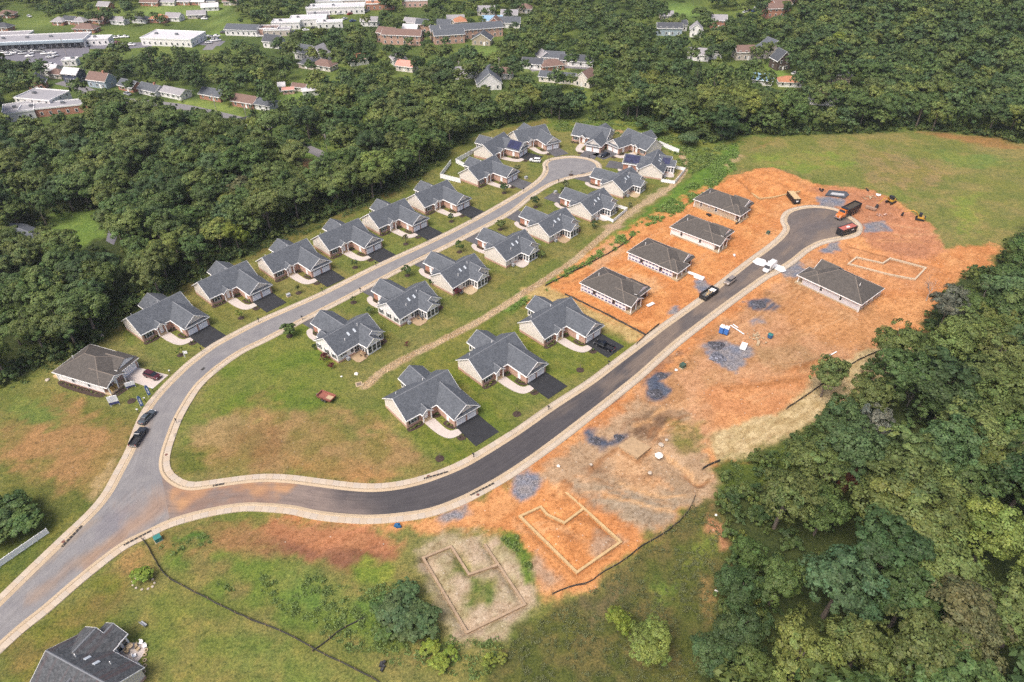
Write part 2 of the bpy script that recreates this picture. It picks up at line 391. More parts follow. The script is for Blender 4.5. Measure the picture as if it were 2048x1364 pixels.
DIRT = [(1040, 606), (1075, 589), (1120, 558), (1180, 528), (1239, 495), (1286, 458), (1352, 427), (1410, 387), (1470, 352), (1530, 337), (1590, 350), (1640, 372), (1740, 378), (1800, 405), (1860, 450), (1890, 495), (1990, 488), (2005, 500), (1980, 530), (1920, 550), (1880, 600), (1830, 670), (1740, 720), (1640, 800), (1500, 920), (1440, 940), (1430, 990), (1390, 1000), (1300, 1075), (1180, 1170), (1090, 1200), (1060, 1130), (1000, 1075), (960, 1062), (900, 1068), (800, 1060), (700, 1055), (620, 1050), (560, 1040), (600, 1030), (700, 1042), (800, 1040), (900, 1018), (1000, 975), (1290, 690), (1270, 680), (1180, 650), (1100, 620)]
BANKS = [([(1190, 930), (1234, 893), (1274, 916), (1300, 896), (1400, 960), (1330, 1000), (1230, 980)], -0.85)]
BERMS = [([(1450, 775), (1500, 768), (1560, 765), (1620, 755)], 1.6, 0.5), ([(1590, 735), (1640, 722), (1680, 720)], 1.6, 0.6),
         ([(1530, 362), (1640, 395)], 2.0, -0.5), ([(1700, 488), (1760, 505), (1830, 520), (1880, 532)], 1.4, -0.5),
         ([(1330, 905), (1370, 935), (1400, 960)], 2.2, -0.6), ([(1120, 968), (1145, 990), (1175, 1015)], 1.8, 0.5)]

def paint(c):
    c.c[:] = alb(84, 96, 54)[:3]; c.k[:, 0] = 1
    pl = c.poly
    far = smooth(230, 280, c.y)[:, None]
    t = smooth(0.35, 0.65, fbm(c.x, c.y, 30, 3))[:, None]
    c.c[:] = c.c * (1 - far) + far * (np.array(alb(128, 146, 72)[:3]) * t + np.array(alb(98, 118, 60)[:3]) * (1 - t))
    # --- the estate lawns
    pl(DEV, (128, 138, 68), (152, 148, 86), sc=9, f=1.2, warp=3)
    pl([(0, 790), (100, 780), (180, 800), (300, 830), (270, 900), (180, 1010), (0, 1189)], (134, 134, 70), (118, 126, 60), f=2)
    pl([(0, 840), (60, 800), (140, 790), (200, 840), (270, 850), (255, 900), (215, 960), (160, 985), (100, 960), (40, 930), (0, 920)], (180, 140, 92), (158, 134, 80), 'mixed', f=3.5, sc=5, warp=6)
    pl([(20, 800), (90, 795), (125, 830), (110, 850), (50, 850), (10, 835)], (128, 144, 72), f=2, warp=4)
    pl([(200, 945), (240, 900), (222, 955), (192, 1000), (170, 1000)], (196, 168, 118), 'mixed' and None, 'mixed', f=1.2)
    pl([(-40, 990), (60, 975), (120, 990), (185, 1005), (140, 1060), (0, 1182), (-60, 1200)], (98, 112, 50), (118, 124, 62), f=2.5)
    pl([(-60, 1150), (60, 1060), (140, 1040), (170, 1010), (60, 1140), (0, 1188)], (108, 124, 58), (138, 138, 66), f=2)
    # wedge between the two streets
    pl([(350, 900), (400, 800), (470, 720), (560, 660), (630, 640), (700, 770), (690, 800), (650, 830), (480, 820), (420, 830), (370, 900)], (122, 142, 58), (138, 146, 72), f=2.5, sc=6)
    pl([(348, 905), (420, 840), (480, 822), (560, 826), (640, 826), (720, 828), (790, 860), (850, 915), (885, 938), (760, 966), (640, 956), (512, 946), (400, 958), (360, 935)], (176, 144, 96), (150, 134, 76), 'mixed', f=3, sc=5, warp=5)
    pl([(372, 850), (450, 832), (505, 838), (470, 890), (382, 892)], (190, 160, 112), (170, 144, 98), 'mixed', f=1.2, a=0.75, sc=2)
    pl([(470, 850), (540, 850), (580, 900), (520, 930), (460, 900)], (156, 116, 76), (150, 126, 80), 'mixed', f=3, a=0.7)
    pl([(560, 915), (700, 925), (790, 950), (760, 966), (640, 958)], (198, 146, 92), (176, 138, 86), 'mixed', f=2, a=0.6)
    pl([(346, 905), (385, 892), (430, 925), (410, 955), (365, 945)], (120, 128, 60), f=1.5)
    pl([(660, 840), (720, 850), (735, 890), (700, 880)], (122, 134, 66), f=2, a=0.7, warp=4)
    pl([(500, 800), (545, 775), (535, 800), (510, 830)], (160, 138, 88), f=2, a=0.6)
    # greener plots round the front row
    pl([(760, 800), (830, 860), (900, 940), (955, 903), (860, 850), (1024, 858), (990, 760), (1160, 755), (1290, 690), (1060, 640), (900, 720)], (122, 136, 54), (146, 146, 70), f=1.5, sc=3)
    pl([(800, 745), (850, 705), (1000, 605), (1040, 600), (950, 690), (905, 715), (880, 740)], (146, 146, 74), (122, 134, 58), f=2, sc=4)
    pl([(1130, 700), (1200, 660), (1290, 685), (1240, 720), (1180, 745), (1140, 725)], (134, 140, 62), f=2)
    pl([(235, 650), (300, 610), (300, 660), (260, 690)], (128, 142, 66), f=2)
    # meadow and weedy bank behind the middle row
    pl([(1090, 240), (1290, 245), (1340, 260), (1440, 290), (1490, 285), (1400, 345), (1370, 350), (1340, 300), (1240, 268), (1150, 252), (1090, 258)], (118, 144, 60), (142, 150, 72), f=2, sc=5)
    pl([(1105, 240), (1200, 242), (1230, 262), (1170, 262), (1110, 262)], (104, 136, 56), (132, 140, 64), f=1.5, sc=3)
    pl([(1000, 262), (1090, 236), (1100, 246), (1010, 276)], (160, 140, 84), f=1.2, a=0.6)
    pl([(1228, 258), (1270, 262), (1262, 272), (1232, 268)], (201, 156, 116), None, 'dirt', f=1, a=0.8)
    pl([(1000, 625), (1030, 590), (1100, 555), (1200, 485), (1300, 415), (1370, 362), (1480, 280), (1470, 335), (1410, 386), (1352, 426), (1286, 457), (1239, 494), (1180, 527), (1120, 557), (1060, 600)], (122, 156, 64), (104, 140, 56), f=1.2, sc=3)
    pl([(1480, 312), (1520, 288), (1560, 282), (1555, 298), (1500, 312)], (212, 160, 112), (190, 140, 90), 'mixed', f=1)
    pl([(1445, 325), (1475, 308), (1490, 312), (1455, 338)], (203, 171, 132), None, 'dirt', f=1, a=0.7)
    # hillside field upper right
    pl([(1480, 305), (1560, 274), (1700, 268), (1850, 262), (1960, 272), (2048, 292), (2250, 330), (2250, 430), (2048, 450), (1990, 488), (1890, 492), (1860, 445), (1800, 405), (1700, 372), (1580, 345), (1490, 335)], (164, 154, 94), (140, 146, 76), f=2, sc=7, warp=4)
    pl([(1500, 312), (1700, 300), (1720, 332), (1620, 345), (1520, 335)], (146, 162, 74), (158, 156, 86), f=2.5, warp=6, sc=4)
    pl([(1850, 302), (2000, 310), (2030, 330), (1920, 335)], (132, 154, 80), (146, 158, 78), f=2.5, warp=6, sc=4)
    pl([(1905, 400), (1960, 380), (1955, 440), (1930, 475)], (148, 162, 76), None, f=3, warp=6)
    pl([(1760, 390), (1800, 380), (1830, 400), (1800, 405)], (142, 152, 76), f=2, warp=5)
    pl([(1720, 300), (1850, 318), (1900, 348), (1860, 380), (1740, 360)], (172, 152, 102), (156, 148, 84), f=3, warp=6, sc=4)
    pl([(1840, 264), (1990, 276), (2060, 300), (2000, 298), (1900, 276)], (184, 130, 84), None, 'mixed', f=1.5, a=0.7)
    # --- bare earth of the building site
    pl(DIRT, (228, 164, 106), (212, 142, 86), 'dirt', f=1.3, sc=7, warp=3)
    pl([(1060, 600), (1180, 500), (1290, 438), (1400, 375), (1480, 350), (1560, 400), (1500, 510), (1400, 590), (1290, 680), (1180, 645)], (228, 160, 98), (214, 142, 84), 'dirt', f=2, sc=4)
    pl([(1170, 520), (1240, 470), (1250, 500), (1190, 545)], (217, 172, 128), None, 'dirt', f=2, a=0.7)
    pl([(1260, 545), (1330, 560), (1320, 580), (1250, 570)], (228, 181, 131), None, 'dirt', f=2, a=0.6)
    pl([(1455, 372), (1520, 340), (1600, 360), (1590, 395), (1500, 395)], (226, 156, 96), (214, 144, 86), 'dirt', f=1.5, sc=2)
    pl([(1610, 372), (1740, 378), (1860, 450), (1890, 500), (1800, 540), (1720, 470), (1660, 400)], (207, 143, 101), (192, 133, 96), 'dirt', f=2)
    pl([(1370, 705), (1560, 560), (1640, 500), (1700, 560), (1790, 650), (1720, 720), (1560, 760), (1400, 900), (1180, 880), (1280, 780)], (210, 158, 114), (190, 142, 96), 'dirt', f=2, sc=5)
    pl([(1600, 500), (1700, 485), (1880, 530), (1860, 580), (1780, 580), (1640, 530)], (222, 158, 104), (212, 148, 98), 'dirt', f=2, sc=4)
    pl([(1580, 570), (1700, 640), (1780, 610), (1800, 660), (1700, 700), (1560, 640)], (209, 150, 96), None, 'dirt', f=2, a=0.8)
    pl([(1400, 780), (1600, 745), (1680, 760), (1560, 830), (1430, 850)], (222, 158, 104), (212, 148, 98), 'dirt', f=2, sc=5)
    pl([(1170, 870), (1280, 800), (1390, 825), (1410, 900), (1450, 960), (1425, 1000), (1350, 1010), (1290, 1072), (1200, 1000), (1100, 960), (1040, 965)], (197, 163, 126), (178, 149, 116), 'dirt', f=2, sc=5)
    pl([(1150, 972), (1260, 958), (1390, 992), (1300, 1062), (1250, 1042), (1180, 1002)], (186, 164, 134), (170, 150, 124), 'dirt', f=2, sc=4)
    pl([(1265, 835), (1340, 808), (1362, 850), (1330, 882), (1270, 872)], (130, 102, 77), (167, 132, 98), 'dirt', f=1.6, sc=3)
    pl([(1215, 905), (1262, 898), (1300, 920), (1330, 1000), (1250, 960)], (217, 171, 124), None, 'dirt', f=2, a=0.8)
    pl([(1340, 840), (1400, 838), (1405, 890), (1370, 902), (1345, 890)], (134, 134, 62), (160, 140, 86), 'grass', f=1.5, a=0.85, sc=2)
    pl([(1500, 690), (1620, 690), (1640, 720), (1520, 730)], (177, 143, 101), (192, 153, 111), 'dirt', f=2, a=0.7, sc=2)
    c.line([(1180, 940), (1205, 915), (1236, 893), (1262, 910), (1276, 918), (1302, 897)], 1.1, (146, 100, 62), (180, 128, 82), f=.5, warp=.8, a=.75)  # shade of the cut's earth faces, painted as dark strokes along its edge
    for ln in ([(1270, 850), (1300, 838), (1312, 825), (1330, 815)], [(1320, 868), (1335, 850), (1350, 838)], [(1240, 960), (1300, 985), (1370, 990)], [(1210, 990), (1290, 1010), (1340, 1020)], [(1330, 905), (1365, 930), (1398, 962)]): c.line(ln, .9, (236, 184, 126), None, f=.5, warp=1.2, a=.7)
    for ln in ([(1370, 945), (1398, 968), (1420, 960)], [(1125, 975), (1150, 1000), (1195, 1050)], [(1450, 778), (1520, 770), (1600, 760)], [(1588, 738), (1640, 724), (1690, 722)], [(1520, 396), (1476, 366)], [(1700, 492), (1760, 508), (1850, 528)]): c.line(ln, 1.1, (160, 104, 58), None, f=.5, warp=1.0, a=.7)
    # straw erosion blankets
    pl([(1413, 872), (1440, 858), (1500, 840), (1560, 820), (1575, 812), (1640, 745), (1730, 700), (1830, 684), (1850, 700), (1720, 792), (1640, 832), (1560, 888), (1500, 916), (1440, 926)], (217, 192, 143), (199, 174, 124), 'dirt', f=0.7, warp=1.2, sc=2)
    pl([(1040, 577), (1090, 568), (1130, 590), (1200, 625), (1290, 668), (1266, 686), (1180, 655), (1120, 632), (1060, 602)], (208, 178, 117), (194, 164, 105), 'dirt', f=0.7, warp=1.2, sc=2)
    for k in range(9):
        t = k / 9; c.line([(1420 + 300 * t, 900 - 170 * t ** 1.2), (1452 + 300 * t, 930 - 165 * t ** 1.1)], .25, (176, 142, 92), None, f=.4, warp=.6, a=.6)
    for k in range(3): c.line([(1420, 885 + 14 * k), (1520, 850 + 20 * k), (1600, 800 + 18 * k), (1700, 728 + 16 * k)], .3, (180, 148, 98), None, f=.4, warp=.6, a=.5)
    # below the new street
    pl([(440, 1052), (540, 1042), (640, 1044), (760, 1058), (800, 1090), (780, 1122), (700, 1140), (600, 1120), (520, 1096), (470, 1070)], (199, 135, 93), (184, 128, 88), 'dirt', f=2, sc=4)
    pl([(300, 1075), (420, 1044), (520, 1060), (560, 1100), (420, 1120), (330, 1120)], (160, 130, 82), (138, 130, 70), 'mixed', f=2, sc=3)
    pl([(505, 1072), (590, 1085), (660, 1104), (780, 1098), (772, 1130), (690, 1142), (620, 1122), (540, 1102)], (112, 78, 58), (146, 101, 76), 'dirt', f=2, a=0.92, sc=4)
    pl([(320, 1110), (420, 1085), (500, 1102), (600, 1128), (700, 1142), (800, 1150), (860, 1210), (900, 1280), (850, 1345), (700, 1300), (560, 1230), (420, 1170), (340, 1140)], (122, 144, 64), (150, 140, 84), f=2, sc=5, warp=5)
    pl([(540, 1152), (620, 1140), (700, 1180), (765, 1200), (720, 1240), (640, 1230), (560, 1192)], (118, 148, 70), (138, 150, 78), f=2.5, sc=3)
    pl([(698, 1132), (740, 1114), (792, 1128), (790, 1152), (730, 1168)], (156, 166, 74), (130, 152, 64), f=1, sc=2)
    pl([(350, 1068), (420, 1062), (425, 1076), (360, 1082)], (104, 138, 60), f=1)
    pl([(440, 1062), (520, 1062), (560, 1092), (500, 1112), (430, 1100)], (182, 134, 92), None, 'mixed', f=2, a=0.6)
    pl([(220, 1250), (300, 1120), (290, 1092), (170, 1190), (60, 1262), (0, 1310), (0, 1364), (120, 1364)], (128, 134, 58), (150, 134, 76), f=2, sc=4)
    pl([(255, 1100), (290, 1095), (295, 1130), (240, 1160), (225, 1140)], (180, 148, 98), None, f=1.5, a=0.7)
    pl([(290, 1180), (460, 1240), (640, 1312), (800, 1400), (300, 1420), (250, 1260)], (132, 144, 70), (154, 148, 84), f=2, sc=4)
    pl([(480, 1290), (600, 1310), (700, 1364), (560, 1400), (470, 1340)], (126, 148, 74), None, f=3, a=0.6, warp=5)
    # old and new foundation digs
    pl([(838, 1100), (900, 1062), (960, 1066), (1052, 1130), (1072, 1200), (1000, 1290), (900, 1285), (860, 1180)], (199, 175, 145), (175, 160, 121), 'dirt', f=1.3, sc=3)
    pl([(900, 1105), (940, 1120), (950, 1160), (905, 1150)], (140, 148, 82), (170, 156, 110), f=1, sc=2)
    pl([(940, 1155), (985, 1170), (985, 1215), (945, 1220)], (118, 138, 66), (150, 146, 90), f=1.2, sc=2)
    pl([(1000, 1062), (1040, 1070), (1058, 1110), (1070, 1165), (1050, 1165), (1035, 1120), (1008, 1090)], (112, 146, 60), (128, 150, 66), f=0.7, sc=2)
    pl([(1000, 1040), (1082, 978), (1152, 998), (1252, 1080), (1275, 1100), (1165, 1162), (1110, 1170), (1040, 1060)], (226, 156, 96), (214, 144, 86), 'dirt', f=1, sc=3)
    pl([(1195, 1060), (1240, 1062), (1246, 1084), (1190, 1110), (1180, 1090)], (188, 161, 133), None, 'dirt', f=1.2, a=0.8)
    pl([(1070, 1100), (1120, 1160), (1100, 1180), (1060, 1130)], (188, 162, 135), None, 'dirt', f=1, a=0.8)
    # rough meadow lower right
    pl([(1062, 1235), (1100, 1205), (1180, 1180), (1300, 1088), (1392, 1008), (1432, 1000), (1460, 1100), (1430, 1250), (1370, 1420), (950, 1440), (1000, 1300)], (104, 112, 56), (126, 118, 72), f=1.2, sc=3, warp=3)
    pl([(1150, 1200), (1240, 1170), (1250, 1195), (1180, 1250)], (150, 128, 100), None, f=2.5, a=0.5, warp=5)
    pl([(1300, 1170), (1340, 1160), (1350, 1200), (1320, 1210)], (116, 146, 64), None, f=2, a=0.8, warp=5)
    pl([(1380, 1080), (1430, 1070), (1410, 1130), (1385, 1135)], (118, 146, 60), (140, 150, 70), f=1.5, warp=4)
    pl([(1412, 1018), (1435, 1040), (1452, 1080), (1440, 1100), (1418, 1050)], (194, 140, 100), None, 'dirt', f=0.9)
    pl([(1398, 1140), (1420, 1160), (1432, 1230), (1420, 1250)], (170, 140, 90), None, 'mixed', f=1, a=0.7)
    pl([(1430, 930), (1600, 880), (1640, 850), (1560, 960), (1450, 1000)], (112, 128, 56), (96, 112, 50), f=2, sc=3)
    pl([(1640, 940), (1720, 918), (1765, 950), (1740, 985), (1680, 975)], (172, 111, 78), None, 'dirt', f=1.5)
    # blue-grey gravel spills
    for q, dk in (([(1018, 960), (1060, 938), (1088, 965), (1070, 992), (1040, 1002), (1020, 985)], 0), ([(872, 1032), (930, 1013), (942, 1024), (890, 1047)], 0),
                  ([(1163, 862), (1185, 852), (1190, 875), (1215, 885), (1250, 862), (1244, 882), (1205, 897), (1175, 882)], 1),
                  ([(1288, 760), (1312, 742), (1340, 745), (1325, 762), (1342, 780), (1320, 802), (1295, 795)], 1),
                  ([(1405, 688), (1450, 676), (1480, 700), (1490, 728), (1470, 742), (1440, 728), (1420, 712)], 0), ([(1484, 602), (1530, 594), (1562, 612), (1550, 620), (1510, 620)], 1),
                  ([(1556, 535), (1600, 520), (1615, 545), (1575, 555)], 0), ([(1724, 446), (1770, 440), (1782, 460), (1730, 463)], 0), ([(1634, 392), (1690, 394), (1686, 414), (1640, 412)], 0),
                  ([(1385, 560), (1410, 560), (1430, 575), (1415, 590), (1395, 580)], 0), ([(1335, 620), (1358, 612), (1355, 626), (1338, 630)], 0), ([(1490, 640), (1520, 632), (1530, 645), (1500, 650)], 0),
                  ([(1640, 495), (1676, 482), (1680, 500), (1650, 506)], 0), ([(1455, 690), (1500, 690), (1510, 712), (1470, 722)], 0)):
        pl(q, (92, 102, 122) if dk else (142, 148, 164), (110, 118, 134) if dk else (166, 160, 160), 'gravel', f=0.8, warp=1.6, sc=2)
    pl([(1340, 706), (1380, 692), (1300, 752), (1200, 820), (1150, 850), (1180, 820), (1280, 745)], (120, 100, 90), None, 'dirt', f=0.6, a=0.5)
    # stone drainage swale
    c.line(SWALE, 2.3, (216, 190, 152), (194, 164, 124), 'gravel', f=0.35, warp=0.8)
    pl([(1196, 452), (1228, 446), (1250, 452), (1222, 462)], (206, 176, 144), None, 'gravel', f=0.5, warp=0.8)
    pl([(1230, 440), (1270, 412), (1330, 372), (1345, 376), (1290, 412), (1250, 440)], (200, 178, 140), None, 'gravel', f=0.6, a=0.8)
    # mower passes on the front lawns, each plot in its own tone
    lt = random.Random(8)
    for (px_, an_, wd_, y0_, y1_) in LAWNS:
        o = g(*px_); a_ = R(an_); ca, sa = math.cos(a_), math.sin(a_); tone = lt.choice([(150, 148, 84), (128, 146, 66), (140, 140, 70), (156, 146, 88)])
        w2 = lambda u_, v_: (o[0] + u_ * ca - v_ * sa, o[1] + u_ * sa + v_ * ca)
        pl([w2(-2, y0_), w2(wd_ + 2, y0_), w2(wd_ + 2, y1_), w2(-2, y1_)], tone, tuple(v_ - 14 for v_ in tone), f=.8, warp=1.2, a=.5, sc=3, world=True)
        for k in range(int(wd_ / 1.3)): c.line([w2(-1.5 + k * 1.3, y0_ + 1), w2(-1.5 + k * 1.3 + .4, y1_ - .5)], .6, (108, 126, 54) if k % 2 else (160, 160, 92), None, 'grass', f=.35, warp=.5, a=.3, world=True)
    # wheel tracks over the bare earth
    rt = random.Random(5)
    for k in range(70):
        a = rt.choice([((1180, 560), (1480, 400)), ((1120, 620), (1300, 680)), ((1400, 700), (1700, 520)), ((1300, 800), (1650, 740)), ((1150, 900), (1400, 820)), ((1100, 960), (1380, 980)), ((1640, 440), (1860, 520)), ((1560, 600), (1800, 640)), ((1050, 1040), (1250, 1090))])
        t0 = rt.uniform(0, .7); t1 = t0 + rt.uniform(.15, .4); p0 = [a[0][i] + (a[1][i] - a[0][i]) * t0 + rt.gauss(0, 34 if i == 0 else 22) for i in (0, 1)]; p1 = [p0[i] + (a[1][i] - a[0][i]) * (t1 - t0) + rt.gauss(0, 16) for i in (0, 1)]
        md = [(p0[i] + p1[i]) / 2 + rt.gauss(0, 12) for i in (0, 1)]; ln = [tuple(q) for q in spline(W_([p0, md, p1]), 2.0)]; cc = rt.choice([(168, 112, 68), (240, 190, 138), (150, 104, 70), (232, 170, 112)])
        for off in (0, 1.7):
            l2 = [(q[0] + off * .7, q[1] - off * .7) for q in ln]; mid_ = l2[len(l2) // 2]
            if poly_sd(np.array([mid_[0]]), np.array([mid_[1]]), W_(DIRT))[0] > 2.5: c.line(l2, 0.5, cc, None, f=0.45, warp=0.6, a=rt.uniform(.25, .55), world=True)
    # woodland edge strip behind the first row
    pl([(180, 700), (235, 645), (330, 600), (395, 560), (470, 528), (520, 495), (600, 458), (640, 444), (730, 408), (800, 375), (845, 352), (850, 360), (735, 418), (640, 458), (520, 512), (400, 575), (240, 665)], (142, 130, 76), (112, 118, 58), 'grass', f=1.2, sc=3)
    # openings among the far trees
    for q, c1, k in FAR_PAINT:
        pl(q, c1, tuple(min(255, v_ + 14) for v_ in c1), k, f=2.0, warp=4, sc=9)
LAWNS = [((289, 685), 52, 17, -14, 0), ((425, 612), 48, 17, -14, 0), ((551, 561), 46.5, 17, -14, 0), ((661.5, 515), 46.5, 17, -14, 0), ((760, 470), 47, 17, -14, 0), ((851, 428.5), 47.5, 17, -14, 0), ((956.5, 373.7), 51, 17, -14, 0), ((815, 857), 40.5, 17, -14, 0), ((965, 773), 43.5, 17, -14, 0), ((1088, 693), 44, 17, -13, 0), ((677.7, 726.8), 49, 16, -7, 0), ((801, 653.6), 49, 16, -7, 0), ((906, 591), 49, 16, -7, 0), ((1012, 536.5), 48.5, 16, -7, 0), ((1098, 487.5), 48.5, 16, -7, 0), ((1181.7, 443.9), 51, 16, -6, 0), ((1245, 397.4), 54, 16, -6, 0)]
SWALE = [(730, 772), (760, 746), (790, 728), (830, 706), (870, 688), (920, 662), (962, 640), (1010, 610), (1060, 578), (1100, 553), (1150, 520), (1200, 476), (1235, 448), (1262, 422), (1300, 400), (1340, 376), (1360, 355), (1372, 332), (1362, 305)]
FAR_PAINT = [
  ([(250, 20), (330, 16), (440, 14), (455, 30), (420, 42), (330, 38), (280, 30)], (142, 166, 84), 'grass'), ([(390, 50), (450, 44), (470, 62), (420, 70)], (136, 160, 80), 'grass'),
  ([(0, 215), (60, 200), (110, 172), (150, 172), (130, 186), (80, 215), (40, 250), (0, 255)], (132, 158, 72), 'grass'), ([(320, 206), (400, 198), (470, 212), (500, 240), (440, 250), (360, 222)], (140, 160, 78), 'grass'),
  ([(520, 195), (600, 180), (660, 168), (665, 182), (600, 210), (545, 215)], (128, 156, 74), 'grass'), ([(590, 300), (640, 305), (645, 320), (600, 315)], (140, 170, 80), 'grass'),
  ([(1330, 8), (1420, 4), (1425, 22), (1340, 30)], (140, 172, 84), 'grass'), ([(1040, 138), (1120, 132), (1170, 136), (1150, 146), (1060, 150)], (150, 168, 96), 'grass'),
  ([(1530, 120), (1570, 118), (1575, 150), (1600, 170), (1560, 170), (1535, 150)], (128, 156, 70), 'grass'), ([(935, 90), (1000, 88), (1000, 120), (940, 122)], (136, 164, 84), 'grass'),
  ([(40, 55), (100, 40), (190, 50), (220, 70), (160, 62), (60, 70)], (140, 160, 84), 'grass'), ([(100, 430), (190, 420), (215, 470), (150, 500), (110, 470)], (120, 148, 66), 'grass'),
  ([(600, 320), (650, 318), (655, 345), (610, 345)], (190, 150, 104), 'mixed')]

cv = Canvas(x, y); paint(cv)
z = hill(x, y)
near = (y < 300) & (y > 50) & (x > -150) & (x < 165); z[near] += micro(x[near], y[near])
nx, ny = len(gx), len(gy)
i = (np.arange(ny - 1)[:, None] * nx + np.arange(nx - 1)[None, :]).ravel()
me = np_mesh('ground', np.stack([x, y, z], 1), np.stack([i, i + 1, i + nx + 1, i + nx], 1), M_GROUND, True)
cv.store(me); link('ground', me, kind='structure')
def height(px_, py_):
    return hill(px_, py_)

# ------------------------------------------------------------------ streets
EDGE_L = [(-150, 1335), (0, 1189), (60, 1131), (120, 1074), (175, 1022), (205, 985), (226, 947), (250, 902), (265, 862), (279, 829.5), (295, 804.5), (317.5, 778), (347.5, 748), (375, 723), (410, 697), (437, 680), (512, 641), (580, 611), (645, 582), (749.5, 530), (854.5, 482), (942, 438.5), (1024, 392), (1062, 368), (1080, 352), (1086, 340), (1085, 328), (1092, 320), (1108, 315), (1144, 311.5), (1179, 316), (1199, 325), (1204, 335), (1199, 343), (1178, 351), (1150, 356), (1131, 361), (1106, 370), (1070, 392), (1024, 428), (937, 475), (827, 530), (777, 556), (707, 593.5), (619.5, 638.5), (537, 682), (490, 705), (450, 732), (420, 757), (397.5, 782), (367.5, 832), (350, 877), (341, 908), (340, 930), (348, 946), (367.5, 959.5), (390, 964.5), (425, 960), (512, 949), (574, 949.5), (637, 957), (712, 966), (762, 967), (812, 960), (862, 946), (912, 926), (952, 904.5), (1024, 860), (1099, 808), (1174, 759.5), (1224, 722), (1284, 677), (1319, 650), (1396.5, 595), (1440, 561), (1491.5, 521), (1536, 488.5), (1556, 471), (1566, 456), (1561, 443), (1562, 432), (1572, 421), (1593.5, 413.5), (1621, 410), (1651, 412), (1678.5, 418.5), (1708.5, 436), (1724, 450), (1724, 464), (1711, 473.5), (1676, 481), (1646, 488.5), (1618.5, 503.5), (1593.5, 524), (1561, 545), (1536, 558), (1460, 613), (1374, 679), (1331.5, 715), (1281.5, 760), (1174, 846), (1089, 911), (1024, 956), (974.5, 985), (930, 1008), (887, 1025.5), (850, 1036), (812, 1042), (762, 1047), (712, 1047.5), (637, 1040.5), (574.5, 1028), (512, 1023), (475, 1024), (415, 1034), (347, 1053), (300, 1075), (250, 1100), (175, 1158), (100, 1223), (50, 1263), (0, 1308), (-100, 1395), (-150, 1440)]
outer = spline(W_(EDGE_L), 1.0)
nrm = normals2(outer)                                  # right of travel = towards the carriageway
def offs(d):
    q = outer + nrm * d
    return q
def split_at(px_pt):
    q = np.array(g(*px_pt)); return int(np.argmin(np.hypot(*(outer - q).T)))
K1 = split_at((1204, 335)); KJ1 = split_at((340, 925)); KJ2 = split_at((347, 1053)); K2 = split_at((1724, 457))
def concrete(name, c, joint):
    m, n, b = nodes(name); uv = N(n, 'ShaderNodeAttribute', attribute_name='run'); tc = N(n, 'ShaderNodeTexCoord')
    sx = N(n, 'ShaderNodeSeparateXYZ'); n.links.new(uv.outputs['Vector'], sx.inputs[0])
    fr = mth(n, 'FRACT', mth(n, 'DIVIDE', sx.outputs[0], joint)); ln = mth(n, 'LESS_THAN', fr, 0.05 / joint * 1.6)
    cell = mth(n, 'FLOOR', mth(n, 'DIVIDE', sx.outputs[0], joint)); wn = N(n, 'ShaderNodeTexWhiteNoise', noise_dimensions='1D'); n.links.new(cell, wn.inputs['W'])
    n1 = N(n, 'ShaderNodeTexNoise', Scale=0.25, Detail=5.0); n.links.new(tc.outputs['Object'], n1.inputs['Vector'])
    n2 = N(n, 'ShaderNodeTexNoise', Scale=6.0, Detail=3.0); n.links.new(tc.outputs['Object'], n2.inputs['Vector'])
    f = mth(n, 'ADD', mth(n, 'MULTIPLY', n1.outputs[0], 0.6), mth(n, 'ADD', mth(n, 'MULTIPLY', n2.outputs[0], 0.25), mth(n, 'MULTIPLY', wn.outputs[0], 0.15)))
    cc = ramp(n, f, [(0.25, tuple(v_ * k for v_, k in zip(c[:3], (0.88, 0.85, 0.80))) + (1,)), (0.55, c), (0.8, tuple(min(1, v_ * 1.12) for v_ in c[:3]) + (1,))])
    cc = mix(n, ln, cc, tuple(v_ * 0.78 for v_ in c[:3]) + (1,))
    n.links.new(cc, b.inputs['Base Color']); b.inputs['Roughness'].default_value = 0.9; return m
M_WALK = concrete('pale_concrete', alb(240, 222, 198), 1.5)
M_KERB = concrete('kerb_concrete', alb(236, 212, 178), 3.0)
def band(name, prof, i0, i1, mat):
    """sweeps a cross-section (offset, height) along the street edge"""
    k = len(prof); idx = np.arange(i0, i1 + 1); s = np.concatenate([[0], np.cumsum(np.hypot(*np.diff(outer, axis=0).T))])[idx]
    v = np.concatenate([np.column_stack([offs(d)[idx], np.full(len(idx), zz)])[:, None, :] for d, zz in prof], 1).reshape(-1, 3)
    f = []
    for a in range(len(idx) - 1):
        for b in range(k - 1):
            p = a * k + b; f.append((p, p + k, p + k + 1, p + 1))
    me = np_mesh(name, v, f, mat)
    at = me.attributes.new('run', 'FLOAT_VECTOR', 'POINT'); at.data.foreach_set('vector', np.column_stack([np.repeat(s, k), np.tile([p[0] for p in prof], len(idx)), np.zeros(len(v))]).astype(np.float32).ravel())
    return link(name, me, kind='structure')
end = len(outer) - 1
walk_p = [(-0.02, -0.3), (0.0, 0.10), (1.35, 0.12), (1.37, 0.02)]; kerb_p = [(1.37, 0.05), (1.46, 0.05), (1.48, 0.125), (1.78, 0.13), (1.92, 0.05), (2.25, 0.045)]
walk_a = band('sidewalk', [(p_, z_ - 0.03 if z_ > 0.09 else z_) for p_, z_ in walk_p], 0, KJ1 - 8, M_WALK); walk_b = band('sidewalk', [(p_, z_ - 0.03 if z_ > 0.09 else z_) for p_, z_ in walk_p], KJ1 - 8, end, M_WALK)
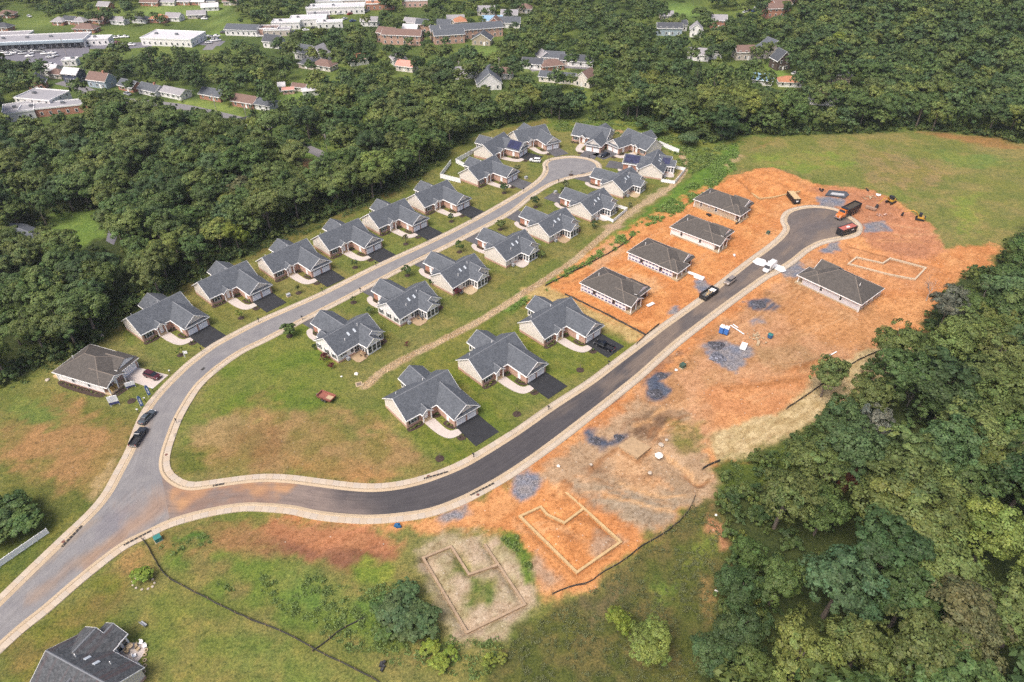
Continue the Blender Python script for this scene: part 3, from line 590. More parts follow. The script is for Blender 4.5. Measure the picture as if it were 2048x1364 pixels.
def slabs(parent, s0, s1, step=1.5):
    """the pavement's concrete slabs, each its own piece with an open joint"""
    S = np.concatenate([[0], np.cumsum(np.hypot(*np.diff(outer, axis=0).T))]); a, b = S[s0], S[s1]; n = int((b - a) / step)
    def pt(t, d): return np.array([np.interp(t, S, outer[:, 0] + nrm[:, 0] * d), np.interp(t, S, outer[:, 1] + nrm[:, 1] * d)])
    for k in range(n):
        t0, t1 = a + k * step + 0.02, a + (k + 1) * step - 0.02; q = [pt(t0, 0.0), pt(t1, 0.0), pt(t1, 1.35), pt(t0, 1.35)]; c = sum(q) / 4; zz = 0.118 + random.uniform(-0.006, 0.006)
        m = MB().hexa([(p[0] - c[0], p[1] - c[1], 0.0) for p in q][::-1] + [(p[0] - c[0], p[1] - c[1], zz + random.uniform(-.004, .004)) for p in q][::-1]); link('slab', m.mesh('slab', M_SLABS[k % 3]), parent, (c[0], c[1], 0))
M_SLABS = [plain('pavement_slab_%s' % nm, alb(*c_), 0.9, 0.1, 0.4) for nm, c_ in (('pale', (240, 222, 198)), ('warm', (236, 215, 188)), ('grey', (232, 216, 196)))]
slabs(walk_a, split_at((0, 1189)), split_at((300, 797))); slabs(walk_a, split_at((430, 748)), KJ1 - 8); slabs(walk_b, KJ1 - 8, split_at((1024, 860))); slabs(walk_b, split_at((1024, 956)), split_at((0, 1308)))
band('kerb', kerb_p, 0, KJ1 - 8, M_KERB); band('kerb', kerb_p, KJ1 - 8, end, M_KERB)

def asphalt(name, c1, c2, streak):
    m, n, b = nodes(name); at = N(n, 'ShaderNodeAttribute', attribute_name='tint'); run = N(n, 'ShaderNodeAttribute', attribute_name='run'); tc = N(n, 'ShaderNodeTexCoord')
    mp = N(n, 'ShaderNodeMapping'); mp.inputs['Scale'].default_value = (0.09, 1.3, 1); n.links.new(run.outputs['Vector'], mp.inputs['Vector'])
    st = N(n, 'ShaderNodeTexNoise', Scale=1.0, Detail=5.0, Roughness=0.6); n.links.new(mp.outputs[0], st.inputs['Vector'])
    n1 = N(n, 'ShaderNodeTexNoise', Scale=0.35, Detail=5.0); n.links.new(tc.outputs['Object'], n1.inputs['Vector'])
    n2 = N(n, 'ShaderNodeTexNoise', Scale=3.5, Detail=3.0, Roughness=0.8); n.links.new(tc.outputs['Object'], n2.inputs['Vector'])
    c = mix(n, 1.0, at.outputs['Color'], ramp(n, st.outputs[0], [(0.3, (1 - streak,) * 3), (0.5, (1, 1, 1)), (0.72, (1 + streak,) * 3)]), 'MULTIPLY')
    c = mix(n, 1.0, c, ramp(n, n1.outputs[0], [(0.3, (0.88, 0.88, 0.9)), (0.7, (1.1, 1.1, 1.08))]), 'MULTIPLY')
    c = mix(n, 1.0, c, ramp(n, n2.outputs[0], [(0.25, (0.75, 0.75, 0.75)), (0.75, (1.25, 1.25, 1.25))]), 'MULTIPLY')
    n.links.new(c, b.inputs['Base Color']); b.inputs['Roughness'].default_value = 0.85; bump(n, b, n2.outputs[0], 0.3, 0.03); return m
M_ASPH = asphalt('worn_asphalt', None, None, 0.14); M_ASPH2 = asphalt('fresh_asphalt', None, None, 0.2)
def carriageway(name, left, right, mat, painter, z=0.03, nc=14):
    n = max(len(left), len(right)); L_ = resample(left, n=n); R_ = resample(right, n=n)
    t = np.linspace(0, 1, nc); v = L_[:, None, :] * (1 - t)[None, :, None] + R_[:, None, :] * t[None, :, None]
    mid = v[:, nc // 2]; s = np.concatenate([[0], np.cumsum(np.hypot(*np.diff(mid, axis=0).T))])
    wdt = np.hypot(*(R_ - L_).T)
    V = v.reshape(-1, 2); i = (np.arange(n - 1)[:, None] * nc + np.arange(nc - 1)[None, :]).ravel()
    me = np_mesh(name, np.column_stack([V, np.full(len(V), z)]), np.stack([i, i + 1, i + nc + 1, i + nc], 1)[:, ::-1], mat)
    c = Canvas(V[:, 0], V[:, 1]); painter(c, np.repeat(s, nc), np.tile(t, n)); c.store(me)
    at = me.attributes.new('run', 'FLOAT_VECTOR', 'POINT'); at.data.foreach_set('vector', np.column_stack([np.repeat(s, nc), (np.repeat(wdt, nc) * np.tile(t - 0.5, n)), np.zeros(len(V))]).astype(np.float32).ravel())
    return link(name, me, kind='structure')
inn = offs(2.15)
def paint1(c, s, t):
    c.c[:] = alb(163, 160, 160)[:3]
    c.line([(180, 1130), (250, 1060), (330, 1000), (420, 985)], 3.0, (196, 150, 108), None, f=1.2, warp=3, a=0.55)
    c.line([(60, 1200), (150, 1130), (240, 1070)], 2.0, (190, 156, 124), None, f=1.2, warp=2, a=0.5)
    c.line([(30, 1180), (120, 1100), (190, 1040)], 1.0, (200, 170, 130), None, f=0.8, warp=1, a=0.4)
    c.poly([(240, 1020), (340, 960), (348, 1050), (250, 1090)], (188, 160, 140), None, f=3, a=0.45, warp=6)
    c.line([(268, 900), (285, 870), (300, 830)], 1.2, (206, 168, 126), None, f=1.0, a=0.4)
    c.poly([(200, 1035), (245, 1020), (235, 1060), (195, 1090)], (146, 142, 150), None, f=2, a=0.6)
    c.poly([(400, 745), (420, 722), (440, 716), (415, 755)], (140, 138, 146), None, f=1, a=0.6)
def paint2(c, s, t):
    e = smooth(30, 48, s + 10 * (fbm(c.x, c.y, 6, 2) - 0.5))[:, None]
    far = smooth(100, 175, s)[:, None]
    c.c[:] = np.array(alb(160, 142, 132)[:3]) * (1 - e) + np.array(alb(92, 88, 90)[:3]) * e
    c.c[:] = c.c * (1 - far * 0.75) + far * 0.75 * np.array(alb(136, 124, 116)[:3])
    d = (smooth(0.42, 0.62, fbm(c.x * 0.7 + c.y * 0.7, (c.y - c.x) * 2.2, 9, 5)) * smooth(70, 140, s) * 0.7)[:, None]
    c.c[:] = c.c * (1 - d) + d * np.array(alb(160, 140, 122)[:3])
    c.poly([(341, 940), (380, 968), (470, 965), (600, 962), (560, 985), (440, 990), (380, 1010), (345, 1030)], (222, 168, 116), (200, 150, 112), f=1.6, a=0.85, warp=4)
    c.poly([(345, 1030), (420, 1000), (520, 990), (560, 1010), (440, 1020), (350, 1050)], (170, 134, 112), None, f=2, a=0.6, warp=4)
    c.poly([(1590, 430), (1640, 425), (1660, 450), (1610, 480), (1570, 500)], (120, 112, 112), None, f=3, a=0.5, warp=5)
a0 = 0
carriageway('street', inn[:K1 + 1], np.concatenate([inn[KJ2:][::-1], inn[K1:KJ1 + 1][::-1]])[:], M_ASPH, paint1)
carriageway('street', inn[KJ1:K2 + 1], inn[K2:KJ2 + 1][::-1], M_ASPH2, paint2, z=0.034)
# ------------------------------------------------------------------ foliage prototypes
def leaf_mat(name, by_colour=True, trans=0.22):
    m, n, b = nodes(name); oi = N(n, 'ShaderNodeObjectInfo'); at = N(n, 'ShaderNodeAttribute', attribute_name='leaf')
    if by_colour: base = oi.outputs['Color']
    else:
        base = ramp(n, oi.outputs['Random'], [(0.0, FOLI['dark']), (0.2, FOLI['mid']), (0.42, FOLI['olive']), (0.6, FOLI['mid']), (0.74, FOLI['blue']), (0.86, FOLI['dark']), (0.93, FOLI['yellow']), (1.0, FOLI['olive'])])
        n.nodes[-1].color_ramp.interpolation = 'LINEAR'
    v = mix(n, 1.0, base, at.outputs['Color'], 'MULTIPLY')
    n.links.new(v, b.inputs['Base Color']); b.inputs['Roughness'].default_value = 0.55; b.inputs['Specular IOR Level'].default_value = 0.25
    tr = n.nodes.new('ShaderNodeBsdfTranslucent'); n.links.new(mix(n, 1.0, v, (1.15, 1.25, 0.6, 1), 'MULTIPLY'), tr.inputs[0])
    ms = n.nodes.new('ShaderNodeMixShader'); ms.inputs[0].default_value = trans
    out = [q for q in n.nodes if q.type == 'OUTPUT_MATERIAL'][0]
    n.links.new(b.outputs[0], ms.inputs[1]); n.links.new(tr.outputs[0], ms.inputs[2]); n.links.new(ms.outputs[0], out.inputs[0])
    return m
FOLI = dict(dark=(0.052, 0.086, 0.028, 1), mid=(0.082, 0.128, 0.036, 1), olive=(0.114, 0.148, 0.042, 1), blue=(0.074, 0.120, 0.046, 1), yellow=(0.160, 0.196, 0.048, 1), brown=(0.125, 0.130, 0.058, 1), lime=(0.17, 0.215, 0.035, 1), red=(0.10, 0.02, 0.025, 1), grey=(0.12, 0.125, 0.09, 1))
M_LEAF = leaf_mat('leaves'); M_LEAF_FAR = leaf_mat('distant_leaves', False); M_WEED = leaf_mat('weed_leaves', True, 0.3)
M_BARK = plain('bark', (0.13, 0.105, 0.085, 1), 0.9, 0.3, 3.0); M_DEAD = plain('bare_wood', (0.30, 0.26, 0.23, 1), 0.9, 0.2, 3.0)

def leaf_quads(c, nrm_, size, r_, vals):
    """diamond leaves (4 corners, cupped) at points c facing nrm_"""
    n = len(c); u = np.cross(nrm_, r_.normal(size=(n, 3))); u /= np.linalg.norm(u, axis=1)[:, None] + 1e-9
    v = np.cross(nrm_, u); s = size[:, None]
    a = c + u * s * 0.62; b = c + v * s * 0.42 - nrm_ * s * 0.12; d = c - u * s * 0.62; e = c - v * s * 0.42 - nrm_ * s * 0.12
    V = np.stack([a, b, d, e], 1).reshape(-1, 3); F = np.arange(4 * n).reshape(n, 4)
    return V, F, np.repeat(vals, 4, axis=0)
def unit(r_, n):
    d = r_.normal(size=(n, 3)); return d / np.linalg.norm(d, axis=1)[:, None]
def crown(seed, n, rad, hgt, base, leaf, lobes=24, lobe_r=0.34, gap=0.0, kind='broad', uplift=0.25, jit=0.5, per=34):
    """leaves on the shells of many branch lobes spread through a crown"""
    r_ = np.random.default_rng(seed)
    if kind == 'broad':
        d = unit(r_, lobes * 3); d = d[d[:, 2] > -0.55][:lobes]
        rr = r_.uniform(0.42, 1.0, len(d))[:, None]
        L = d * rr * np.array([rad * 0.8, rad * 0.8, hgt * 0.42]) + np.array([0, 0, base + hgt * 0.5])
        L[:, :2] += r_.normal(size=2) * rad * 0.06
        LR = r_.uniform(0.6, 1.35, len(d)) * rad * lobe_r * (1.25 - 0.4 * rr[:, 0])
    elif kind == 'cone':
        L = []; LR = []
        for k in range(lobes):
            t = (k + 0.5) / lobes; a = k * 2.4 + r_.uniform(-0.4, 0.4); q = rad * (1 - t) ** 0.85 * r_.uniform(0.45, 0.8)
            L.append((math.cos(a) * q, math.sin(a) * q, base + hgt * t)); LR.append(max(0.35, rad * (0.42 - 0.28 * t)) * r_.uniform(0.8, 1.2))
        L = np.array(L); LR = np.array(LR)
    cen = np.array([0, 0, base + hgt * 0.45]); squash = np.array([1, 1, 0.82])
    # leaf tufts sit on each lobe's outer shell; leaves sit on each tuft's shell
    nt_ = max(6, int(n / per)); wgt = LR ** 2 / (LR ** 2).sum(); ti = r_.choice(len(L), nt_, p=wgt); td = unit(r_, nt_)
    td[:, 2] = np.where((td[:, 2] < -0.2) & (r_.random(nt_) < 0.8), -td[:, 2], td[:, 2]); T = L[ti] + td * (LR[ti] * (1.0 - 0.45 * r_.random(nt_) ** 1.5))[:, None] * squash
    TRad = np.clip(LR[ti] * 0.42, 0.0, rad * 0.17) * r_.uniform(0.7, 1.3, nt_); tv = r_.uniform(0.8, 1.2, nt_)
    ki = r_.integers(0, nt_, n); li = ti[ki]; d = unit(r_, n); od = T[ki] - cen; od /= np.linalg.norm(od, axis=1)[:, None] + 1e-9
    flipm = (d * (od + td[ki])).sum(1) < -0.35; d[flipm] *= -1
    c = T[ki] + d * (TRad[ki] * (1 - 0.4 * r_.random(n) ** 2))[:, None] * squash
    nn = d * 0.75 + td[ki] * 0.3 + od * 0.15 + np.array([0, 0, uplift]) + r_.normal(size=(n, 3)) * jit * 0.8
    nn /= np.linalg.norm(nn, axis=1)[:, None]
    lv = r_.uniform(0.86, 1.14, len(L))[li] * tv[ki] * r_.uniform(0.75, 1.28, n)
    hue = r_.normal(size=len(L))[li] * 0.05 + r_.normal(size=n) * 0.05
    vals = np.column_stack([lv * (1 + hue), lv, lv * (1 - hue * 0.6), np.ones(n)])
    size = leaf * r_.uniform(0.65, 1.35, n)
    return leaf_quads(c, nn, size, r_, vals) + (L,)
def foliage_mesh(name, V, F, vals, mat):
    me = np_mesh(name, V, F, mat); at = me.attributes.new('leaf', 'FLOAT_COLOR', 'POINT'); at.data.foreach_set('color', vals.astype(np.float32).ravel()); return me
def trunk_mesh(seed, L, h, r0, mat, fork=0.45, nl=7):
    r_ = random.Random(seed); m = MB(); top = h * fork
    m.tube([(0, 0, -0.6), (0.05, 0, top * 0.5), (r_.uniform(-.2, .2), r_.uniform(-.2, .2), top), (r_.uniform(-.5, .5), r_.uniform(-.5, .5), h * 0.8)], [r0 * 1.25, r0, r0 * 0.8, r0 * 0.25], 7)
    for k in r_.sample(range(len(L)), min(nl, len(L))):
        p = L[k]; m.tube([(0, 0, top * r_.uniform(0.75, 1.1)), (p[0] * 0.5, p[1] * 0.5, (top + p[2]) * 0.52), tuple(p)], [r0 * 0.5, r0 * 0.32, r0 * 0.1], 5)
    return m.mesh('trunk', mat)
def bare_mesh(seed, h, r0, mat, depth=5, spread=0.6):
    """leafless tree: recursive limbs"""
    r_ = random.Random(seed); m = MB()
    def grow(p, d, ln, r, k):
        q = p + d * ln; md = p + d * ln * 0.5 + Vector((r_.uniform(-1, 1), r_.uniform(-1, 1), 0)) * ln * 0.06
        m.tube([p, md, q], [r, r * 0.82, r * 0.62], 5 if k < 3 else 3)
        if k >= depth: return
        for _ in range(3 if k < 3 else 2 + (r_.random() < 0.5)):
            nd = (d + Vector((r_.uniform(-1, 1), r_.uniform(-1, 1), r_.uniform(-0.35, 0.55))) * spread * 1.25).normalized()
            grow(q if r_.random() < 0.6 else md, nd, ln * r_.uniform(0.6, 0.82), r * 0.56, k + 1)
    grow(Vector((0, 0, -0.5)), Vector((r_.uniform(-.08, .08), r_.uniform(-.08, .08), 1)), h * 0.32, r0, 0)
    return m.mesh('limbs', mat)

# small shrubs: one mesh per look
SHRUB = {}
for nm, sd, n_, rd, hg, lf in (('round', 5, 150, 0.55, 0.85, 0.2), ('low', 9, 130, 0.6, 0.6, 0.19), ('big', 17, 420, 1.15, 1.8, 0.26), ('spiky', 23, 160, 0.5, 1.0, 0.24)):
    V_, F_, va, L_ = crown(sd, n_, rd, hg, 0.0, lf, lobes=9, lobe_r=0.5)
    SHRUB[nm] = foliage_mesh('shrub', V_, F_, va, M_LEAF)
def shrub(x, y, colour, label, shape='round', s=1.0, group=None, rz=None):
    o = link('shrub', SHRUB[shape], None, (x, y, 0.02), random.uniform(0, 6.28) if rz is None else rz, label, 'shrub', group)
    o.scale = (s, s, s * random.uniform(0.85, 1.15)); o.color = tuple(c * random.uniform(0.85, 1.15) for c in FOLI[colour][:3]) + (1,)
    return o
# ------------------------------------------------------------------ house materials
M_ROOF = shingle('slate_grey_shingles', alb(92, 98, 106), alb(126, 132, 140)); M_ROOF_B = shingle('brown_grey_shingles', alb(90, 85, 80), alb(118, 111, 104))
M_ROOF_D = shingle('streaked_shingles', alb(70, 74, 78), alb(120, 124, 128), 0.9)
M_TRIM = plain('white_trim', (0.80, 0.79, 0.77, 1), 0.5, 0.04); M_CREAM = siding('cream_siding', (0.70, 0.645, 0.58, 1)); M_WHITE = siding('white_siding', (0.78, 0.76, 0.74, 1))
M_TAN = siding('tan_siding', (0.40, 0.335, 0.25, 1)); M_LILAC = siding('pale_grey_siding', (0.52, 0.51, 0.53, 1)); M_GREYW = siding('light_grey_siding', (0.66, 0.66, 0.70, 1))
M_BRICK = brickwork('salmon_brick', (0.47, 0.27, 0.195, 1), (0.38, 0.21, 0.15, 1), (0.52, 0.43, 0.36, 1)); M_BRICK2 = brickwork('red_brick', (0.40, 0.165, 0.10, 1), (0.32, 0.13, 0.08, 1), (0.42, 0.30, 0.24, 1))
M_GLASS = glassy('window_glass'); M_SCREEN = plain('dark_screen', (0.035, 0.035, 0.04, 1), 0.6, 0.2); M_DOOR = plain('white_door', (0.82, 0.81, 0.80, 1), 0.4, 0.03)
M_SHUT = plain('black_shutter', (0.025, 0.025, 0.03, 1), 0.5, 0.1); M_SKYL = plain('pale_skylight', (0.5, 0.54, 0.57, 1), 0.2, 0.05); M_SOLAR = glassy('solar_cells', (0.012, 0.014, 0.04, 1), 0.15)
M_DRIVE = plain('driveway_asphalt', (0.020, 0.021, 0.024, 1), 0.9, 0.35, 0.7, 0, 6.0); M_DRIVE_OLD = plain('faded_driveway', (0.085, 0.083, 0.088, 1), 0.9, 0.3, 0.5, 0, 6.0)
M_PATH = plain('new_concrete', alb(246, 232, 222), 0.85, 0.08, 0.6); M_PATIO = plain('tan_patio', alb(216, 186, 148), 0.85, 0.15, 1.2); M_MULCH = plain('dark_mulch', (0.048, 0.030, 0.022, 1), 1.0, 0.55, 4.0, 0, 20)
M_METAL = plain('grey_metal', (0.22, 0.23, 0.24, 1), 0.4, 0.1, 2, 0.6); M_WOOD = plain('raw_lumber', (0.50, 0.36, 0.19, 1), 0.8, 0.2, 3.0); M_SLAB = plain('porch_concrete', alb(232, 206, 166), 0.9, 0.1)
M_BLACK = plain('black_plastic', (0.02, 0.02, 0.022, 1), 0.5, 0.2); M_RED = plain('faded_red', (0.36, 0.05, 0.045, 1), 0.5, 0.2); M_AC = plain('grey_unit', (0.33, 0.34, 0.35, 1), 0.5, 0.1)

class House:
    def __init__(s, name, px, ang, Wd, label, group=None, flip=False, org=None, cat='house', at=None):
        s.W = Wd; s.flip = flip; s.a = R(ang)
        x, y = at if at else g(*px)
        if flip:                                              # the given corner is the right one: step back to the left end
            x -= Wd * math.cos(s.a); y -= Wd * math.sin(s.a)
        s.x, s.y = x, y
        s.root = empty(name, (x, y, 0), s.a, label, cat, group)
        s.mb = {}; s.meshes = {}
    def m(s, key): return s.mb.setdefault(key, MB())
    def fx(s, x): return s.W - x if s.flip else x
    def world(s, x, y):
        x = s.fx(x); return s.x + x * math.cos(s.a) - y * math.sin(s.a), s.y + x * math.sin(s.a) + y * math.cos(s.a)
    def add(s, name, mats, mb, parent=None): return mb.obj(name, mats, parent or s.root, s.W if s.flip else None)
    def place(s, name, me, x, y, z, face, parent=None):
        rz = {'f': 0, 'r': math.pi / 2, 'b': math.pi, 'l': -math.pi / 2}[face] if isinstance(face, str) else face
        if s.flip: rz = -rz
        return link(name, me, parent or s.root, (s.fx(x), y, z), rz)
    def walls(s, x0, x1, y0, y1, zt, key='wall', z0=-0.7):
        m = s.m(key); a = [(x0, y0), (x1, y0), (x1, y1), (x0, y1)]
        for (p, q) in zip(a, a[1:] + a[:1]): m.face([(p[0], p[1], z0), (q[0], q[1], z0), (q[0], q[1], zt), (p[0], p[1], zt)])
    def skirt(s, x0, x1, y0, y1, h, e=0.03):
        s.walls(x0 - e, x1 + e, y0 - e, y1 + e, h, 'brick_base')
        s.m('brick_base').face([(x0 - e, y0 - e, h), (x1 + e, y0 - e, h), (x1 + e, y1 + e, h), (x0 - e, y1 + e, h)])
    def gable(s, x0, x1, y0, y1, axis, zt, pitch, oh=0.42, r0=0.3, r1=0.3, wall='wall', ends=(1, 1), key='roof', th=0.15):
        """two slabs, white rims below them, and the gable triangles"""
        sw = (lambda p: p) if axis == 'x' else (lambda p: (p[1], p[0], p[2]))
        if axis == 'y': x0, x1, y0, y1 = y0, y1, x0, x1
        ym = (y0 + y1) / 2; zr = zt + pitch * (y1 - y0) / 2
        for sgn, ye in ((-1, y0 - oh), (1, y1 + oh)):
            ze = zr - pitch * abs(ym - ye)
            for mk, e, lo, hi in ((key, 0.0, 0.0, th), ('trim', 0.085, -0.14, th - 0.05)):
                xa, xb = x0 - r0 - (e if r0 > 0 else 0), x1 + r1 + (e if r1 > 0 else 0); yy = ye + sgn * e; zz = ze - pitch * e
                q = [(xa, ym, zr), (xb, ym, zr), (xb, yy, zz), (xa, yy, zz)]
                if sgn > 0: q = q[::-1]
                if axis == 'y': q = q[::-1]
                q = [sw(p) for p in q]; i = s.m(mk)
                bot = [(p[0], p[1], p[2] + lo) for p in q][::-1]; top = [(p[0], p[1], p[2] + hi) for p in q][::-1]
                i.hexa(bot + top)
        cap = s.m('ridge_cap'); w_ = 0.16
        for sgn in (-1, 1):
            q = [(x0 - r0, ym, zr + th + 0.03), (x1 + r1, ym, zr + th + 0.03), (x1 + r1, ym + sgn * w_, zr + th + 0.03 - pitch * w_), (x0 - r0, ym + sgn * w_, zr + th + 0.03 - pitch * w_)]
            cap.face([sw(p) for p in q])
        for k, xe in enumerate((x0, x1)):
            if ends[k]: s.m(wall).face([sw(p) for p in [(xe, y0, zt), (xe, y1, zt), (xe, ym, zr)]])
        return zr
    def hip(s, x0, x1, y0, y1, zt, pitch, oh=0.45, back=True, front=True, key='roof', th=0.14):
        a0, a1, b0, b1 = x0 - oh, x1 + oh, y0 - oh, y1 + oh; ze = zt - pitch * oh; hw = (a1 - a0) / 2; zr = ze + pitch * hw; xm = (a0 + a1) / 2
        r0 = b0 + (hw if front else 0); r1 = b1 - (hw if back else 0); m = s.m(key); t = th
        A, B, C, D = (a0, b0, ze + t), (a1, b0, ze + t), (a1, b1, ze + t), (a0, b1, ze + t); E, F = (xm, r0, zr + t), (xm, r1, zr + t)
        m.face([A, B, E]); m.face([B, C, F, E]); m.face([C, D, F]); m.face([D, A, E, F]); m.face([(a0, b1, ze), (a1, b1, ze), (a1, b0, ze), (a0, b0, ze)])
        e = 0.1; s.m('trim').box(a0 - e, a1 + e, b0 - e, b1 + e, ze - 0.13, ze + t - 0.03)
        cap = s.m('ridge_cap')
        for p, q in ((E, F), (A, E), (B, E), (C, F), (D, F)):
            p, q = Vector(p), Vector(q); d = (q - p).normalized(); u = d.cross(Vector((0, 0, 1))).normalized() * 0.14
            up = Vector((0, 0, 0.05)); dn = Vector((0, 0, -0.03)); cap.face([p + u + dn, q + u + dn, q + up, p + up]); cap.face([p + up, q + up, q - u + dn, p - u + dn])
        return zr
    def finish(s, mats):
        for k, mb in s.mb.items(): s.add(k.split('#')[0], mats[k], mb)
WIN = {}
def win_mesh(w, h, n):
    k = (w, h, n)
    if k not in WIN:
        f = MB().box(-w / 2 - 0.09, w / 2 + 0.09, -0.07, 0.02, -0.09, h + 0.09); p = MB(); cw = w / n
        for i in range(n):
            for z0, z1 in ((0.03, h * 0.48), (h * 0.52, h - 0.03)):
                p.box(-w / 2 + i * cw + 0.04, -w / 2 + (i + 1) * cw - 0.04, -0.09, -0.05, z0, z1)
        WIN[k] = (f.mesh('window', M_TRIM), p.mesh('pane', M_GLASS), MB().box(-0.2, 0.2, -0.06, 0.02, -0.02, h + 0.02).mesh('shutter', M_SHUT))
    return WIN[k]
def window(H, x, y, z, face, w=1.0, h=1.45, n=1, shut=False):
    f, p, sh = win_mesh(w, h, n); o = H.place('window', f, x, y, z, face); link('pane', p, o)
    if shut:
        rz = {'f': (1, 0), 'r': (0, 1), 'b': (-1, 0), 'l': (0, -1)}[face]
        for sg in (-1, 1): d = sg * (w / 2 + 0.33); H.place('shutter', sh, x + rz[0] * d, y + rz[1] * d, z, face)
    return o
def build_static():
    S = {}
    gd = MB().box(-1.3, 1.3, -0.05, 0.02, 0, 2.2); 
    for r in range(3):
        for c in range(4): gd.box(-1.22 + c * 0.62, -0.70 + c * 0.62, -0.075, -0.05, 0.08 + r * 0.54, 0.5 + r * 0.54)
    S['gdoor'] = gd.mesh('garage_door', M_DOOR)
    gp = MB()
    for c in range(4): gp.box(-1.2 + c * 0.62, -0.72 + c * 0.62, -0.08, -0.05, 1.76, 2.08)
    S['gpane'] = gp.mesh('pane', M_GLASS)
    S['door'] = MB().box(-0.5, 0.5, -0.05, 0.02, 0, 2.15).box(-0.35, 0.35, -0.07, -0.05, 0.2, 0.9).box(-0.35, 0.35, -0.07, -0.05, 1.05, 1.95).mesh('front_door', M_DOOR)
    S['post'] = MB().box(-0.12, 0.12, -0.12, 0.12, 0, 2.9).mesh('porch_post', M_TRIM)
    S['vent'] = MB().cyl((0, 0, -0.3), 0.09, 0.95, 8).mesh('vent_pipe', M_TRIM)
    S['sky'] = MB().box(-0.27, 0.27, -0.55, 0.55, -0.1, 0.1).mesh('skylight', M_SKYL)
    ac = MB().box(-0.42, 0.42, -0.42, 0.42, 0, 0.85); ac.cyl((0, 0, 0.85), 0.34, 0.05, 12)
    for k in range(5): ac.box(-0.44, 0.44, -0.44, 0.44, 0.1 + k * 0.15, 0.14 + k * 0.15)
    S['ac'] = ac.mesh('air_conditioner', M_AC)
    return S
ST = build_static()
def roof_item(H, name, me, x, y, z, tilt, ax='x'):
    o = H.place(name, me, x, y, z, 'f'); o.rotation_euler = (tilt, 0, 0) if ax == 'x' else (0, tilt, 0); return o
def sheet(H, name, poly, z, mat):
    """flat piece of ground cover laid beside a house"""
    pts = [H.world(*p) for p in poly]; m = MB(); m.prism(pts, -0.25, z)
    return m.obj(name, mat, kind='structure')
def curve_poly(pts, n=6):
    q = spline(pts + pts[:1], 0.35); return [tuple(p) for p in q[:-1]]
SH_COL = ['yellow', 'yellow', 'lime', 'olive', 'mid', 'yellow', 'grey']
def bed_shrubs(H, spots, bed, where, cols=None, s=0.8):
    for k, (x, y) in enumerate(spots):
        wx, wy = H.world(x, y); c = (cols or SH_COL)[k % len(cols or SH_COL)]
        nm = {'yellow': 'yellow', 'lime': 'lime green', 'olive': 'olive', 'mid': 'green', 'grey': 'grey green', 'red': 'dark red', 'dark': 'dark green', 'blue': 'deep green'}[c]
        shrub(wx, wy, c, f'{nm} shrub, {ORD[k]} {bed} {where}', random.choice(['round', 'low', 'spiky']), s * random.uniform(0.7, 1.15), 'bed shrubs ' + where)
ORD = ['first', 'second', 'third', 'fourth', 'fifth', 'sixth', 'seventh', 'eighth', 'ninth', 'tenth', 'eleventh', 'twelfth', 'thirteenth', 'fourteenth', 'fifteenth', 'sixteenth', 'seventeenth', 'eighteenth', 'nineteenth', 'twentieth'] + ['%dth' % k for k in range(21, 60)]

